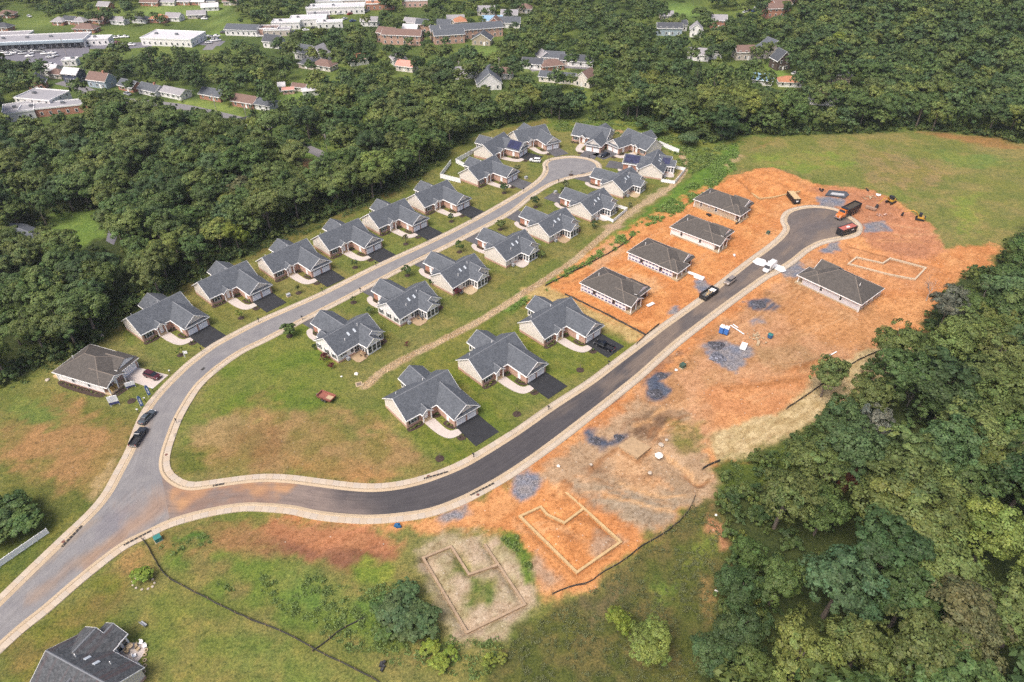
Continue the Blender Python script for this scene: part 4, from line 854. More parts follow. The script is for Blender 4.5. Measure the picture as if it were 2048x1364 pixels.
def ranch_front(px, ang, label, where, flip=False, drive=8.5, fresh=True, at=None, sol=False, sun_room=True, bed_s=0.8, flare=0.0):
    """brick fronted ranch with a two-car garage wing; local x along the front, y to the back"""
    H = House('ranch_house', px, ang, 15.3, label, 'brick fronted ranch houses of the estate', flip, at=at)
    zt, pt = 3.05, 0.68; W, D = 15.2, 9.4
    H.walls(0, W, 0, D, zt); H.skirt(0, W, 0.05, D, 0.75)
    # brick fronts
    H.walls(0, 3.9, -0.04, 0.3, zt - 0.02, 'brick_front'); H.walls(6.2, 8.7, -0.04, 0.3, zt - 0.02, 'brick_front#2')
    zr = H.gable(0, W, 0, D, 'x', zt, pt)
    # recessed porch with a little gable on two posts
    H.m('porch_recess').box(3.95, 6.15, -0.06, 0.02, 0.1, 2.75)
    H.m('porch_slab').box(3.9, 6.3, -1.1, 0.2, -0.5, 0.22)
    H.gable(3.85, 6.35, -1.0, 2.6, 'y', zt - 0.12, 0.8, 0.25, 0.25, 0, 'porch_gable', (1, 0))
    for xx in (4.0, 6.2): H.place('porch_post', ST['post'], xx, -0.95, 0.1, 'f')
    H.place('front_door', ST['door'], 5.3, -0.08, 0.25, 'f')
    # garage wing
    wx0, wx1, wy = 8.6, 15.45, -6.9
    H.walls(wx0, wx1, wy, 0.1, zt, 'brick_wing')
    zw = H.gable(wx0, wx1, wy, 3.2, 'y', zt, pt, 0.4, 0.35, 0, 'wall', (1, 0))
    a = wy - 0.62; H.m('roof').hexa([(wx0 - .3, a, zt - .28), (wx1 + .3, a, zt - .28), (wx1 + .3, wy + .02, zt + .08), (wx0 - .3, wy + .02, zt + .08), (wx0 - .3, a, zt - .14), (wx1 + .3, a, zt - .14), (wx1 + .3, wy + .02, zt + .3), (wx0 - .3, wy + .02, zt + .3)])
    H.m('trim').box(wx0 - .36, wx1 + .36, a - .06, a + .08, zt - .36, zt - .16)
    for xx in (wx0 + 1.85, wx1 - 1.85):
        d = H.place('garage_door', ST['gdoor'], xx, wy - 0.01, 0.06, 'f'); link('pane', ST['gpane'], d)
    H.place('side_door', ST['door'], wx0 - 0.01, -4.3, 0.2, 'l')
    window(H, 1.9, -0.05, 1.0, 'f', 1.7, 1.5, 2, True)
    window(H, 3.0, D + 0.02, 1.0, 'b'); window(H, 5.5, D + 0.02, 1.0, 'b'); window(H, W + 0.02, 3.0, 1.0, 'r')
    # rear wing
    if sun_room:
        H.walls(6.9, 13.4, D - 0.1, D + 3.7, zt - 0.1); H.gable(6.9, 13.4, D - 3.6, D + 3.7, 'y', zt - 0.1, 0.62, 0.4, 0, 0.35, 'wall', (0, 1))
        for yy in (D + 0.75, D + 1.85, D + 2.95): window(H, 6.88, yy, 0.75, 'l', 0.85, 1.75)
        for xx in (8.4, 10.2, 12.0): window(H, xx, D + 3.72, 0.75, 'b', 1.3, 1.75)
    for xx in (W * 0.12, W * 0.62): roof_item(H, 'vent_pipe', ST['vent'], xx, D * 0.72, zr - pt * D * 0.22 + 0.1, 0)
    if sol:
        for i in range(5):
            for j in range(3):
                x0 = wx0 + 0.1 + j * 1.05; y0 = wy + 0.3 + i * 1.15; z = lambda xx: zt + pt * (xx - wx0)
                q = [(x0, y0), (x0 + 1.0, y0), (x0 + 1.0, y0 + 1.1), (x0, y0 + 1.1)]; m = MB()
                m.hexa([(p[0], p[1], z(p[0]) + 0.17) for p in q] + [(p[0], p[1], z(p[0]) + 0.24) for p in q]); H.add('solar_panel', M_SOLAR, m)
    H.finish(dict(wall=M_CREAM, brick_base=M_BRICK, brick_front=M_BRICK, **{'brick_front#2': M_BRICK}, brick_wing=M_BRICK, roof=M_ROOF, trim=M_TRIM, ridge_cap=M_CAP, porch_recess=M_BRICK2, porch_slab=M_SLAB, porch_gable=M_TRIM))
    # grounds
    mw = M_DRIVE if fresh else M_DRIVE_OLD
    sheet(H, 'driveway', [(wx0 + .15, wy), (wx1 - .1, wy), (wx1 - .1 + flare, wy - drive), (wx0 + .15 - flare * 0.4, wy - drive)], 0.035, mw)
    sheet(H, 'walkway', curve_poly([(4.1, -1.1), (5.2, -1.05), (6.6, -1.2), (6.7, -3.0), (6.75, -5.6), (7.3, -7.2), (8.75, -7.7), (8.75, -8.9), (8.7, -9.4), (7.2, -9.5), (5.6, -8.9), (4.6, -7.0), (4.15, -4.0)]), 0.06, M_PATH)
    sheet(H, 'mulch_bed', curve_poly([(-0.3, 0), (-0.2, -1.2), (1.8, -1.5), (3.7, -1.3), (3.9, 0)]), 0.03, M_MULCH)
    sheet(H, 'mulch_bed', curve_poly([(6.9, 0), (6.9, -1.3), (8.6, -1.6), (8.6, 0)]), 0.03, M_MULCH)
    sheet(H, 'mulch_bed', curve_poly([(7.2, -4.0), (7.3, -5.8), (8.0, -7.0), (8.6, -7.0), (8.6, -3.9)]), 0.03, M_MULCH)
    sheet(H, 'mulch_bed', curve_poly([(6.9, -9.7), (8.5, -9.7), (9.0, -10.4), (8.3, -11.4), (7.0, -11.0)]), 0.03, M_MULCH)
    bed_shrubs(H, [(0.5, -0.7), (1.4, -0.9), (2.4, -0.8), (3.3, -0.6)], 'under the front window', where, s=bed_s); bed_shrubs(H, [(7.4, -0.7), (8.1, -0.9)], 'beside the porch', where, ['olive', 'mid'], bed_s); bed_shrubs(H, [(7.9, -4.8), (7.9, -5.5), (8.2, -6.3)], 'along the garage wall', where, ['yellow', 'lime', 'yellow'], bed_s)
    bed_shrubs(H, [(7.5, -10.3), (8.3, -10.4)], 'beside the walk', where, ['grey', 'olive'], bed_s * 0.9)
    return H
def ranch_rear(px, ang, label, where, shut=False, variant=0, sky_l=True, drive=7.5, sol=False, at=None, roof=None):
    """the same estate's other plan, seen from its garden; x along the rear wall, y away towards the street"""
    H = House('ranch_house', px, ang, 14.2, label, 'ranch houses backing on the swale' if at is None else None, at=at)
    zt, pt = 3.05, 0.66; W, D = 14.0, 9.2
    H.walls(0, W, 0, D, zt); H.skirt(0, W, 0, D, 0.55); zr = H.gable(0, W, 0, D, 'x', zt, pt)
    # garage wing towards the street
    gx0, gx1 = 4.1, 10.7
    H.walls(gx0, gx1, D - 0.1, D + 6.9, zt, 'brick_wing'); H.gable(gx0, gx1, D - 3.2, D + 6.9, 'y', zt, pt, 0.4, 0, 0.35, 'wall', (0, 1))
    for xx in (gx0 + 1.75, gx1 - 1.75): d = H.place('garage_door', ST['gdoor'], xx, D + 6.91, 0.06, 'b'); link('pane', ST['gpane'], d)
    H.gable(1.5, 4.0, D - 2.4, D + 1.0, 'y', zt - 0.1, 0.8, 0.25, 0, 0.25, 'porch_gable', (0, 1))
    H.m('porch_slab').box(1.5, 4.0, D, D + 1.1, -0.5, 0.2)
    for xx in (1.65, 3.85): H.place('porch_post', ST['post'], xx, D + 0.95, 0.1, 'f')
    H.place('side_door', ST['door'], gx0 - 0.01, D + 4.4, 0.2, 'l')
    # rear gables: bedroom bay and sunroom
    H.walls(7.1, 14.15, -1.35, 0.1, zt); H.skirt(7.1, 14.15, -1.35, 0.1, 0.55); H.gable(7.1, 14.15, -1.35, 3.0, 'y', zt, pt, 0.4, 0.3, 0, 'wall', (1, 0))
    s0, s1, sy = 7.15, 11.5, -3.3
    H.walls(s0, s1, sy, -1.3, zt - 0.05, 'sunroom_wall'); H.gable(s0, s1, sy, -0.4, 'y', zt, pt, 0.35, 0.3, 0, 'sunroom_wall', (1, 0))
    for xx in (s0 + 0.75, s0 + 2.17, s0 + 3.6): window(H, xx, sy - 0.01, 0.55, 'f', 1.15, 2.0)
    for yy in (sy + 0.65, sy + 1.75, sy + 2.75): window(H, s0 - 0.01, yy, 0.55, 'l', 0.8, 2.0)
    window(H, 12.95, -1.37, 1.1, 'f', 0.9, 1.3, 1, shut); window(H, 1.9, -0.02, 1.5, 'f', 0.7, 0.8, 1, shut); window(H, 4.6, -0.02, 1.0, 'f', 0.9, 1.4, 1)
    H.place('patio_door', win_mesh(1.5, 2.0, 2)[0], 6.1, -0.02, 0.35, 'f'); H.place('pane', win_mesh(1.5, 2.0, 2)[1], 6.1, -0.02, 0.35, 'f')
    if shut:
        for yy in (1.5, 4.6, 7.8): window(H, -0.02, yy, 1.1, 'l', 0.8, 1.25, 1, True)
    if sky_l:
        for xx in (6.0, 8.0): roof_item(H, 'skylight', ST['sky'], xx, 2.55, zt + pt * 2.55 + 0.16, math.atan(pt))
    for xx, yy in ((4.1, 1.6), (9.6, 3.2)): roof_item(H, 'vent_pipe', ST['vent'], xx, yy, zt + pt * yy + 0.25, 0)
    if sol:
        for i in range(6):
            for j in range(3):
                x0 = gx0 + 0.05 + j * 1.0; y0 = D + 0.9 + i * 0.98; z = lambda xx: zt + pt * (xx - gx0); q = [(x0, y0), (x0 + .95, y0), (x0 + .95, y0 + .93), (x0, y0 + .93)]
                H.add('solar_panel', M_SOLAR, MB().hexa([(p[0], p[1], z(p[0]) + 0.17) for p in q] + [(p[0], p[1], z(p[0]) + 0.24) for p in q]))
        for i in range(3):
            for j in range(2):
                x0 = 7.4 + j * 1.2; y0 = -1.2 + i * 1.0; z = lambda xx: zt + pt * (xx - 7.1); q = [(x0, y0), (x0 + 1.1, y0), (x0 + 1.1, y0 + .95), (x0, y0 + .95)]
                H.add('solar_panel', M_SOLAR, MB().hexa([(p[0], p[1], z(p[0]) + 0.17) for p in q] + [(p[0], p[1], z(p[0]) + 0.24) for p in q]))
    H.finish(dict(wall=M_WHITE if shut else M_CREAM, brick_base=M_BRICK, brick_wing=M_BRICK2, roof=roof or M_ROOF, trim=M_TRIM, ridge_cap=M_CAP, porch_slab=M_SLAB, porch_gable=M_TRIM, sunroom_wall=M_TRIM))
    sheet(H, 'driveway', [(gx0 + .15, D + 6.9), (gx1 - .1, D + 6.9), (gx1 + .2, D + 6.9 + drive), (gx0 - .1, D + 6.9 + drive)], 0.035, M_DRIVE_OLD)
    sheet(H, 'walkway', curve_poly([(2.0, D + 1.1), (3.6, D + 1.1), (3.2, D + 3.5), (3.0, D + 6.0), (4.1, D + 7.6), (4.1, D + 8.8), (2.6, D + 8.4), (1.5, D + 6.0), (1.5, D + 3.0)]), 0.06, M_PATH)
    sheet(H, 'mulch_bed', curve_poly([(3.2, D + 3.6), (4.1, D + 3.4), (4.1, D + 7.0), (3.3, D + 6.4)]), 0.03, M_MULCH)
    sheet(H, 'patio', [(3.4, 0), (7.1, 0), (7.1, -3.4), (6.0, -3.9), (4.0, -3.9), (3.4, -3.0)], 0.08, [M_PATIO, M_PATH, M_SLAB][variant % 3])
    sheet(H, 'mulch_bed', curve_poly([(11.7, -1.4), (12, -2.6), (14.4, -2.4), (14.6, -0.5), (14.1, -1.3)]), 0.03, M_MULCH)
    bed_shrubs(H, [(3.7, D + 4.4), (3.7, D + 5.3), (3.8, D + 6.3)], 'by the garage wall', 'of ' + where, ['yellow', 'olive', 'yellow'], 0.75)
    bed_shrubs(H, [(12.4, -2.0), (13.3, -1.9), (14.1, -1.2)], 'at the sunroom', 'of ' + where, ['dark', 'olive', 'red'] if variant % 2 else ['mid', 'dark', 'olive'], 0.75)
    wx, wy = H.world(2.6, -0.75); o = link('air_conditioner', ST['ac'], None, (wx, wy, 0), H.a, f'grey air conditioner behind {where}', 'air conditioner', None)
    return H
M_CAP = plain('ridge_shingles', alb(150, 154, 160), 0.85, 0.1); M_CAP_B = plain('brown_ridge_shingles', alb(150, 138, 126), 0.85, 0.15)
# ------------------------------------------------------------------ new hipped cottages on the building site
def wrap_mat():
    """white housewrap printed with two rows of blue blocks"""
    m, n, b = nodes('printed_housewrap'); tc = N(n, 'ShaderNodeTexCoord'); sx = N(n, 'ShaderNodeSeparateXYZ'); n.links.new(tc.outputs['Object'], sx.inputs[0])
    run = mth(n, 'ADD', sx.outputs[0], sx.outputs[1])
    fx = mth(n, 'FRACT', mth(n, 'DIVIDE', run, 1.25)); zz = sx.outputs[2]
    inx = mth(n, 'MULTIPLY', mth(n, 'GREATER_THAN', fx, 0.14), mth(n, 'LESS_THAN', fx, 0.86))
    def row(a, c_): return mth(n, 'MULTIPLY', mth(n, 'GREATER_THAN', zz, a), mth(n, 'LESS_THAN', zz, c_))
    rows = mth(n, 'ADD', row(0.45, 1.0), row(1.7, 2.25)); f = mth(n, 'MULTIPLY', inx, rows)
    n1 = N(n, 'ShaderNodeTexNoise', Scale=5.0, Detail=2.0); n.links.new(tc.outputs['Object'], n1.inputs['Vector'])
    f = mth(n, 'MULTIPLY', f, mth(n, 'GREATER_THAN', n1.outputs[0], 0.36)); f = mth(n, 'MULTIPLY', f, 0.95)
    n.links.new(mix(n, f, (0.72, 0.72, 0.74, 1), (0.04, 0.055, 0.20, 1)), b.inputs['Base Color']); b.inputs['Roughness'].default_value = 0.6; return m
M_WRAP = wrap_mat()
SASH_DARK = plain('brown_sash', (0.14, 0.055, 0.035, 1), 0.5, 0.2)
def cottage(px, ang, label, wall, style='porch_left', Wd=11.0, D=16.0, roof=None, wins=(4.2, 11.2), done=False, cap=None, name='cottage', small_win=None, at=None, flip=False):
    """narrow hipped house; x along the street front, y to the back"""
    H = House(name, px, ang, Wd, label, 'hipped cottages under construction' if not done else None, flip, at=at)
    zt = 2.95; W = Wd; pt = 0.52
    H.walls(0, W, 0, D, zt); H.skirt(0, W, 0, D, 0.3)
    H.walls(-0.02, W + 0.02, -0.03, 0.2, zt - 0.03, 'front_wall')
    zr = H.hip(0, W, 0.6 if style != 'flush' else 0, D, zt, pt, 0.45)
    if style == 'porch_left':                       # open gabled porch on the left, garage gable with a pent roof on the right
        H.gable(0.0, 5.3, -1.75, 6.0, 'y', zt, pt, 0.4, 0.3, 0, 'gable_end', (1, 0)); gx0, gx1 = 5.5, W
        H.gable(gx0, gx1, -0.05, 6.0, 'y', zt + 0.35, pt, 0.3, 0.0, 0, 'gable_end', (1, 0))
        H.m('roof').hexa([(gx0, -.8, zt - .2), (gx1 + .4, -.8, zt - .2), (gx1 + .4, .05, zt + .3), (gx0, .05, zt + .3), (gx0, -.8, zt - .06), (gx1 + .4, -.8, zt - .06), (gx1 + .4, .05, zt + .44), (gx0, .05, zt + .44)])
        H.m('trim').box(gx0, gx1 + .45, -.86, -.76, zt - .28, zt - .06)
        posts = [(0.2, -1.65), (2.7, -1.65), (5.1, -1.65)]; slab = (-0.2, 5.4, -2.0, 0.1)
    elif style == 'hip_porch':                      # hipped corner over the porch, steep little gable above the garage
        H.hip(-0.05, 6.0, -1.6, 5.0, zt - 0.03, pt, 0.43, key='roof'); H.gable(5.6, W - 0.1, -0.1, 5.6, 'y', zt + 0.4, 0.62, 0.2, 0.1, 0, 'gable_end', (1, 0))
        H.m('roof').hexa([(5.4, -.9, zt - .25), (W + .4, -.9, zt - .25), (W + .4, .05, zt + .3), (5.4, .05, zt + .3), (5.4, -.9, zt - .1), (W + .4, -.9, zt - .1), (W + .4, .05, zt + .44), (5.4, .05, zt + .44)])
        posts = [(0.2, -1.5), (3.0, -1.5), (5.6, -1.5)]; slab = (-0.3, 6.0, -2.2, 0.1)
    else:
        posts = []; slab = None
    if style != 'flush':
        H.m('porch_slab').box(slab[0], slab[1], slab[2], slab[3], -0.5, 0.28)
        for xx, yy in posts: H.place('porch_post', ST['post'], xx, yy, 0.0, 'f')
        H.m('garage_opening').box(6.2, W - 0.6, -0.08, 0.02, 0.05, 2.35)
        H.place('front_door', ST['door'], 3.6, -0.06, 0.28, 'f'); window(H, 1.7, -0.05, 0.9, 'f', 1.5, 1.4, 2)
    for yy in wins:
        o = window(H, -0.03, yy, 1.0, 'l', 0.85, 1.5)
        if wall is M_WRAP: o.data = WRAPW
    for yy in wins: window(H, W + 0.03, yy, 1.0, 'r', 0.85, 1.5)
    if small_win: window(H, -0.03, small_win, 1.5, 'l', 0.5, 0.8)
    for xx in (2.4, 5.2, 8.4): window(H, xx, D + 0.03, 0.8, 'b', 1.3, 1.6, 2)
    roof_item(H, 'vent_pipe', ST['vent'], W * 0.36, D * 0.8, zt + pt * (W * 0.36) + 0.1, 0)
    zd = MB().box(-0.06, 0.06, -0.06, 0.06, -0.3, zt)
    H.m('downspout').box(-0.14, -0.04, D - 0.3, D - 0.2, -0.2, zt); H.m('downspout').box(-0.14, -0.04, 5.2, 5.3, -0.2, 0.5)
    for xx, yy in ((0, 0), (0, D), (W, D), (W, 0)): H.m('corner_board').box(xx - .08, xx + .08, yy - .08, yy + .08, -0.2, zt)
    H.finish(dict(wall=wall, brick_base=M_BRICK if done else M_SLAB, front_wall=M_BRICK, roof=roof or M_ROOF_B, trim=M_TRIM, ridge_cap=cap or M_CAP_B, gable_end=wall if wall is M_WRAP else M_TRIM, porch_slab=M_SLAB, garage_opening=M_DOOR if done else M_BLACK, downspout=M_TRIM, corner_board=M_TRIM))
    return H
WRAPW = MB().box(-0.5, 0.5, -0.07, 0.02, -0.08, 1.58).mesh('window', SASH_DARK)

# ------------------------------------------------------------------ the estate
HS = {}
row = [((289, 685), 52, 8.0), ((425, 612), 48, 7.6), ((551, 561), 46.5, 7.6), ((661.5, 515), 46.5, 7.8), ((760, 470), 47, 7.8), ((851, 428.5), 47.5, 8.0), ((956.5, 373.7), 51, 8.5)]
for k, (px, an_, dr) in enumerate(row):
    nth = ORD[k]
    HS['L%d' % (k + 1)] = ranch_front(px, an_, f'brick fronted grey roofed ranch, {nth} along the wood side from the model home', f'of the {nth} wood side house', drive=dr, fresh=k < 6, bed_s=0.8)
HS['L8'] = ranch_front((986.5, 323.5), 58, 'ranch with solar panels on its garage roof and white car on the drive', 'of the solar house with the white car', drive=7.5, sol=True)
HS['L9'] = ranch_front((1039, 298.6), 30, 'ranch behind the turning circle with plain roof and garage turned to the camera', 'of the house behind the solar house', drive=7.0, fresh=False)
HS['L10'] = ranch_front((1143.5, 282), -26, 'ranch at the head of the turning circle facing straight down the street', 'of the house heading the turning circle', drive=6.5, fresh=False)
HS['L11'] = ranch_front((1291, 314), -52, 'ranch with mirrored plan and a dark car on its drive beside the turning circle', 'of the mirrored house by the turning circle', flip=True, drive=8.5, fresh=False)
for k, (px, an_) in enumerate([((815, 857), 40.5), ((965, 773), 43.5), ((1088, 693), 44.0)]):
    nm, wh = [('nearest the street junction', 'nearest new'), ('in the middle of the fresh black street row', 'middle new'), ('beside the building site with a pickup on its drive', 'pickup')][k]
    HS['A%d' % (k + 1)] = ranch_front(px, an_, f'new brick fronted ranch {nm}', f'of the {wh} ranch', drive=[7.8, 7.6, 8.0][k], flare=0.2)
mids = [((677.7, 726.8), 49, True, 0), ((801, 653.6), 49, True, 0), ((906, 591), 49, False, 2), ((1012, 536.5), 48.5, False, 1), ((1098, 487.5), 48.5, False, 0), ((1181.7, 443.9), 51, False, 1), ((1245, 397.4), 54, False, 2)]
MIDN = ['with black shutters and bare tan patio', 'with black shutters and furnished patio', 'with raised white porch and red shrub', 'with grill on its pale patio', 'with round brick terrace', 'with low white fence round its garden', 'with covered screened porch near the turning circle']
MIDS = ['bare patio ranch', 'furnished patio ranch', 'red shrub ranch', 'grill patio ranch', 'brick terrace ranch', 'low fence ranch', 'screened porch ranch']
for k, (px, an_, sh, va) in enumerate(mids):
    HS['M%d' % k] = ranch_rear(px, an_, f'ranch backing on the stone swale {MIDN[k]}', 'the ' + MIDS[k], sh, va)
HS['M7'] = ranch_rear((1323, 360), 70, 'ranch with solar panels on garage and rear wing inside a white fence', 'the fenced solar ranch', False, 1, True, 7.0, True)
HS['C1'] = cottage((1250.5, 623.6), 47.5, 'unfinished cottage in printed white housewrap nearest the straw slope', M_WRAP, 'porch_left', 11, 16)
HS['C2'] = cottage((1343.5, 556.5), 47.5, 'unfinished cottage in printed housewrap beside the stacked white sheets', M_WRAP, 'hip_porch', 11, 16.2)
HS['C3'] = cottage((1427, 502), 47.5, 'plain white sided cottage, second from the site turning circle', M_WHITE, 'porch_left', 11, 16.2, wins=(5.2, 12.2))
HS['C4'] = cottage((1469, 442), 47.0, 'tan sided cottage nearest the timber container', M_TAN, 'hip_porch', 11, 16.2, wins=(7.5, 13.5), small_win=10.4)
HS['C5'] = cottage(None, 220, 'pale grey cottage standing alone across the fresh street', M_LILAC, 'hip_porch', 12.3, 18.0, at=(87.4, 171.8), flip=True, wins=(6.0, 12.2))
HS['model'] = cottage((211.4, 787.4), 70, 'finished white model home with brown roof and gabled porch', M_WHITE, 'porch_left', 11, 15, done=True, wins=(4.5, 9.6))

bx_, by_ = g(281, 1338, 2.9); cx_, cy_ = g(211, 1301, 2.9)
HS['BL'] = ranch_rear(None, math.degrees(math.atan2(cy_ - by_, cx_ - bx_)), 'older white ranch with streaked dark roof and cluttered patio in the near corner', 'the old ranch', False, 1, True, 6.0, at=(bx_, by_), roof=M_ROOF_D)
# ------------------------------------------------------------------ town beyond the wood
BW = dict(white=M_WHITE, cream=M_CREAM, tan=M_TAN, brick=M_BRICK2, salmon=M_BRICK, navy=siding('navy_siding', (0.07, 0.085, 0.13, 1)), blue=siding('grey_blue_siding', (0.33, 0.40, 0.45, 1)), brown=siding('dark_brown_siding', (0.085, 0.06, 0.05, 1)), beige=siding('beige_siding', (0.52, 0.46, 0.40, 1)), pink=siding('pinkish_siding', (0.55, 0.36, 0.30, 1)))
def rf(name, c): return shingle(name, tuple(v_ * 0.8 for v_ in c) + (1,), tuple(v_ * 1.2 for v_ in c) + (1,))
BR = dict(grey=M_ROOF, dark=rf('charcoal_shingles', (0.06, 0.065, 0.075)), brown=rf('brown_shingles', (0.16, 0.10, 0.08)), orange=rf('orange_shingles', (0.36, 0.16, 0.085)), pink=rf('salmon_shingles', (0.50, 0.25, 0.20)), white=plain('white_membrane', (0.5, 0.49, 0.5, 1), 0.7, 0.08, 0.3), pale=plain('pale_grey_membrane', (0.27, 0.265, 0.28, 1), 0.8, 0.1, 0.2), blue=plain('blue_metal_roof', (0.20, 0.33, 0.45, 1), 0.5, 0.1), lgrey=rf('light_grey_shingles', (0.26, 0.25, 0.26)))
BOXES = []                                           # what must stay visible: (px0, px1, py0, py1, ground distance)
def keep(pts, shrink=0.88, name=None):
    q = np.array([[float(v_) for v_ in P(*p)] for p in pts]); c = (q.min(0) + q.max(0)) / 2; h = (q.max(0) - q.min(0)) / 2 * shrink
    d = np.mean([math.hypot(p[0], p[1]) for p in pts]); r = max(math.hypot(p[0] - pts[0][0], p[1] - pts[0][1]) for p in pts) / 2
    ctr = np.mean(np.array(pts)[:, :2], 0); BOXES.append((c[0] - h[0], c[0] + h[0], c[1] - h[1], c[1] + h[1], d, ctr[0], ctr[1], r))
def far_house(px, py, w_, d_, ang, wall, roof, zt, label, style='gable', pitch=0.6, name='house', cat='house', group='houses among the far trees', vis=0.88, chim=False):
    k_ = 1 / math.sqrt(1 + ((px - 1024) / FPX) ** 2 + ((py - 682) / FPX) ** 2); w_ *= k_; d_ *= k_ * 0.9; zt = max(2.4, zt * (0.35 + 0.65 * k_))
    x, y = g(px, py, zt * 0.6); hz = float(hill(x, y)); a = R(ang)
    x0 = x - math.cos(a) * w_ / 2 + math.sin(a) * d_ / 2; y0 = y - math.sin(a) * w_ / 2 - math.cos(a) * d_ / 2
    H = House(name, None, ang, w_, label, group, at=(x0, y0), cat=cat); H.root.location.z = hz
    H.walls(0, w_, 0, d_, zt, 'wall', -1.5)
    if style == 'gable': zr = H.gable(0, w_, 0, d_, 'x', zt, pitch, 0.45, 0.35, 0.35)
    elif style == 'gable_y': zr = H.gable(0, w_, 0, d_, 'y', zt, pitch, 0.45, 0.35, 0.35)
    elif style == 'hip': zr = H.hip(0, w_, 0, d_, zt, pitch, 0.5) if d_ >= w_ else hip_x(H, w_, d_, zt, pitch)
    elif style == 'flat':
        zr = zt + 0.5; H.m('roof').box(-0.15, w_ + 0.15, -0.15, d_ + 0.15, zt - 0.05, zt + 0.12)
        for q in ((-.2, w_ + .2, -.2, .05), (-.2, w_ + .2, d_ - .05, d_ + .2), (-.2, .05, .06, d_ - .06), (w_ - .05, w_ + .2, .06, d_ - .06)): H.m('parapet').box(*q, zt - 0.1, zt + 0.55)
        for k in range(max(1, int(w_ / 14))): H.m('rooftop_unit').box(4 + k * 13, 5.6 + k * 13, d_ * 0.5, d_ * 0.5 + 1.4, zt + 0.12, zt + 1.1)
    if name == 'shop_row': H.m('fascia').box(-.3, w_ + .3, -1.6, .0, zt - 1.0, zt + .35); H.m('shop_front').box(.5, w_ - .5, -.06, .02, .1, zt - 1.3)
    storeys = 2 if zt > 4.5 else 1; nw = max(2, int(w_ / 3.4)); nd = max(1, int(d_ / 4.2))
    for s_ in range(storeys):
        for k in range(nw): window(H, (k + 0.5) * w_ / nw, -0.03, 0.9 + s_ * 2.8, 'f', 1.0, 1.4)
        for k in range(nd): window(H, -0.03, (k + 0.5) * d_ / nd, 0.9 + s_ * 2.8, 'l', 0.9, 1.3); window(H, w_ + 0.03, (k + 0.5) * d_ / nd, 0.9 + s_ * 2.8, 'r', 0.9, 1.3)
    if name in ('house', 'brick_house'): H.place('front_door', ST['door'], w_ * 0.5 + (w_ / nw if nw % 2 else 0) * 0.5, -0.05, 0.05, 'f')
    if chim: H.m('chimney').box(w_ * 0.7, w_ * 0.7 + 0.9, d_ * 0.5 - 0.4, d_ * 0.5 + 0.4, zt, zr + 1.0)
    H.finish(dict(wall=BW[wall], roof=BR[roof], trim=M_TRIM, ridge_cap=M_CAP if roof in ('grey', 'dark') else BR[roof], parapet=M_TRIM, rooftop_unit=M_METAL, fascia=BW['blue'], shop_front=M_SCREEN, chimney=M_BRICK2))
    pts = [H.world(*p) + (hz + zz,) for p in ((0, 0), (w_, 0), (w_, d_), (0, d_)) for zz in (0.8, zr)]
    keep(pts, vis); return H
def hip_x(H, w_, d_, zt, pitch):
    e = 0.5; a0, a1, b0, b1 = -e, w_ + e, -e, d_ + e; hw = (b1 - b0) / 2; ze = zt - pitch * e; zr = ze + pitch * hw; ym = (b0 + b1) / 2; t = 0.12
    A, B, C, D = (a0, b0, ze + t), (a1, b0, ze + t), (a1, b1, ze + t), (a0, b1, ze + t); E, F = (a0 + hw, ym, zr + t), (a1 - hw, ym, zr + t); m = H.m('roof')
    m.face([A, B, F, E]); m.face([B, C, F]); m.face([C, D, E, F]); m.face([D, A, E]); m.face([(a0, b1, ze), (a1, b1, ze), (a1, b0, ze), (a0, b0, ze)])
    H.m('trim').box(a0 - .1, a1 + .1, b0 - .1, b1 + .1, ze - .12, ze + t - .03); return zr
FH = far_house
# left: below and around the shopping street
FH(76, 168, 9, 11, 20, 'brick', 'dark', 4.2, 'red brick gabled house at the wood edge above the school', 'gable_y', 0.9, 'brick_house', vis=0.7)
FH(103, 141, 12, 9, -12, 'white', 'white', 4.0, 'white walled house with pale roof below the car park', 'gable'); FH(117, 148, 10, 8, -15, 'beige', 'brown', 3.0, 'low house with brown hipped roof below the car park', 'hip')
FH(149, 151, 11, 9, -14, 'navy', 'white', 5.6, 'dark navy two storey house with white roof'); FH(204, 162, 14, 10, -18, 'blue', 'brown', 4.6, 'grey blue house with white trimmed windows and brown roof', 'gable', 0.75, chim=True)
FH(262, 172, 13, 9, -28, 'brick', 'grey', 3.0, 'brick ranch under a grey roof, first along the lane from the blue house', 'gable'); FH(305, 180, 15, 9, -28, 'white', 'grey', 3.0, 'long white ranch with a red chimney along the lane', 'gable', chim=True)
FH(352, 186, 16, 9, -26, 'white', 'lgrey', 3.0, 'white ranch with low light grey roof along the lane', 'gable', 0.45); FH(430, 190, 15, 9, -24, 'brick', 'grey', 3.0, 'brick gabled ranch beside the leafless tree', 'gable', 0.6)
FH(496, 203, 14, 10, -22, 'brick', 'brown', 3.0, 'brick ranch with orange brown roof on the lane', 'gable', 0.5); FH(530, 208, 12, 9, -22, 'white', 'grey', 3.0, 'white fronted grey roofed house at the lane end', 'hip', 0.5)
FH(564, 174, 3.4, 3.4, 10, 'white', 'white', 3.4, 'tall narrow white garden shed', 'gable', 0.8, 'garden_shed', 'shed', 'garden sheds'); FH(577, 181, 6, 3.2, 12, 'pink', 'pink', 2.2, 'pinkish red garden shed', 'gable', 0.5, 'garden_shed', 'shed', 'garden sheds')
FH(601, 175, 8.5, 4.5, -18, 'cream', 'brown', 2.6, 'cream shed with brown barn roof', 'gable', 0.6, 'garden_shed', 'shed', 'garden sheds'); FH(622, 182, 9, 6, 20, 'white', 'white', 2.8, 'white roofed carport by the sheds', 'gable', 0.2, 'carport', 'carport', None)
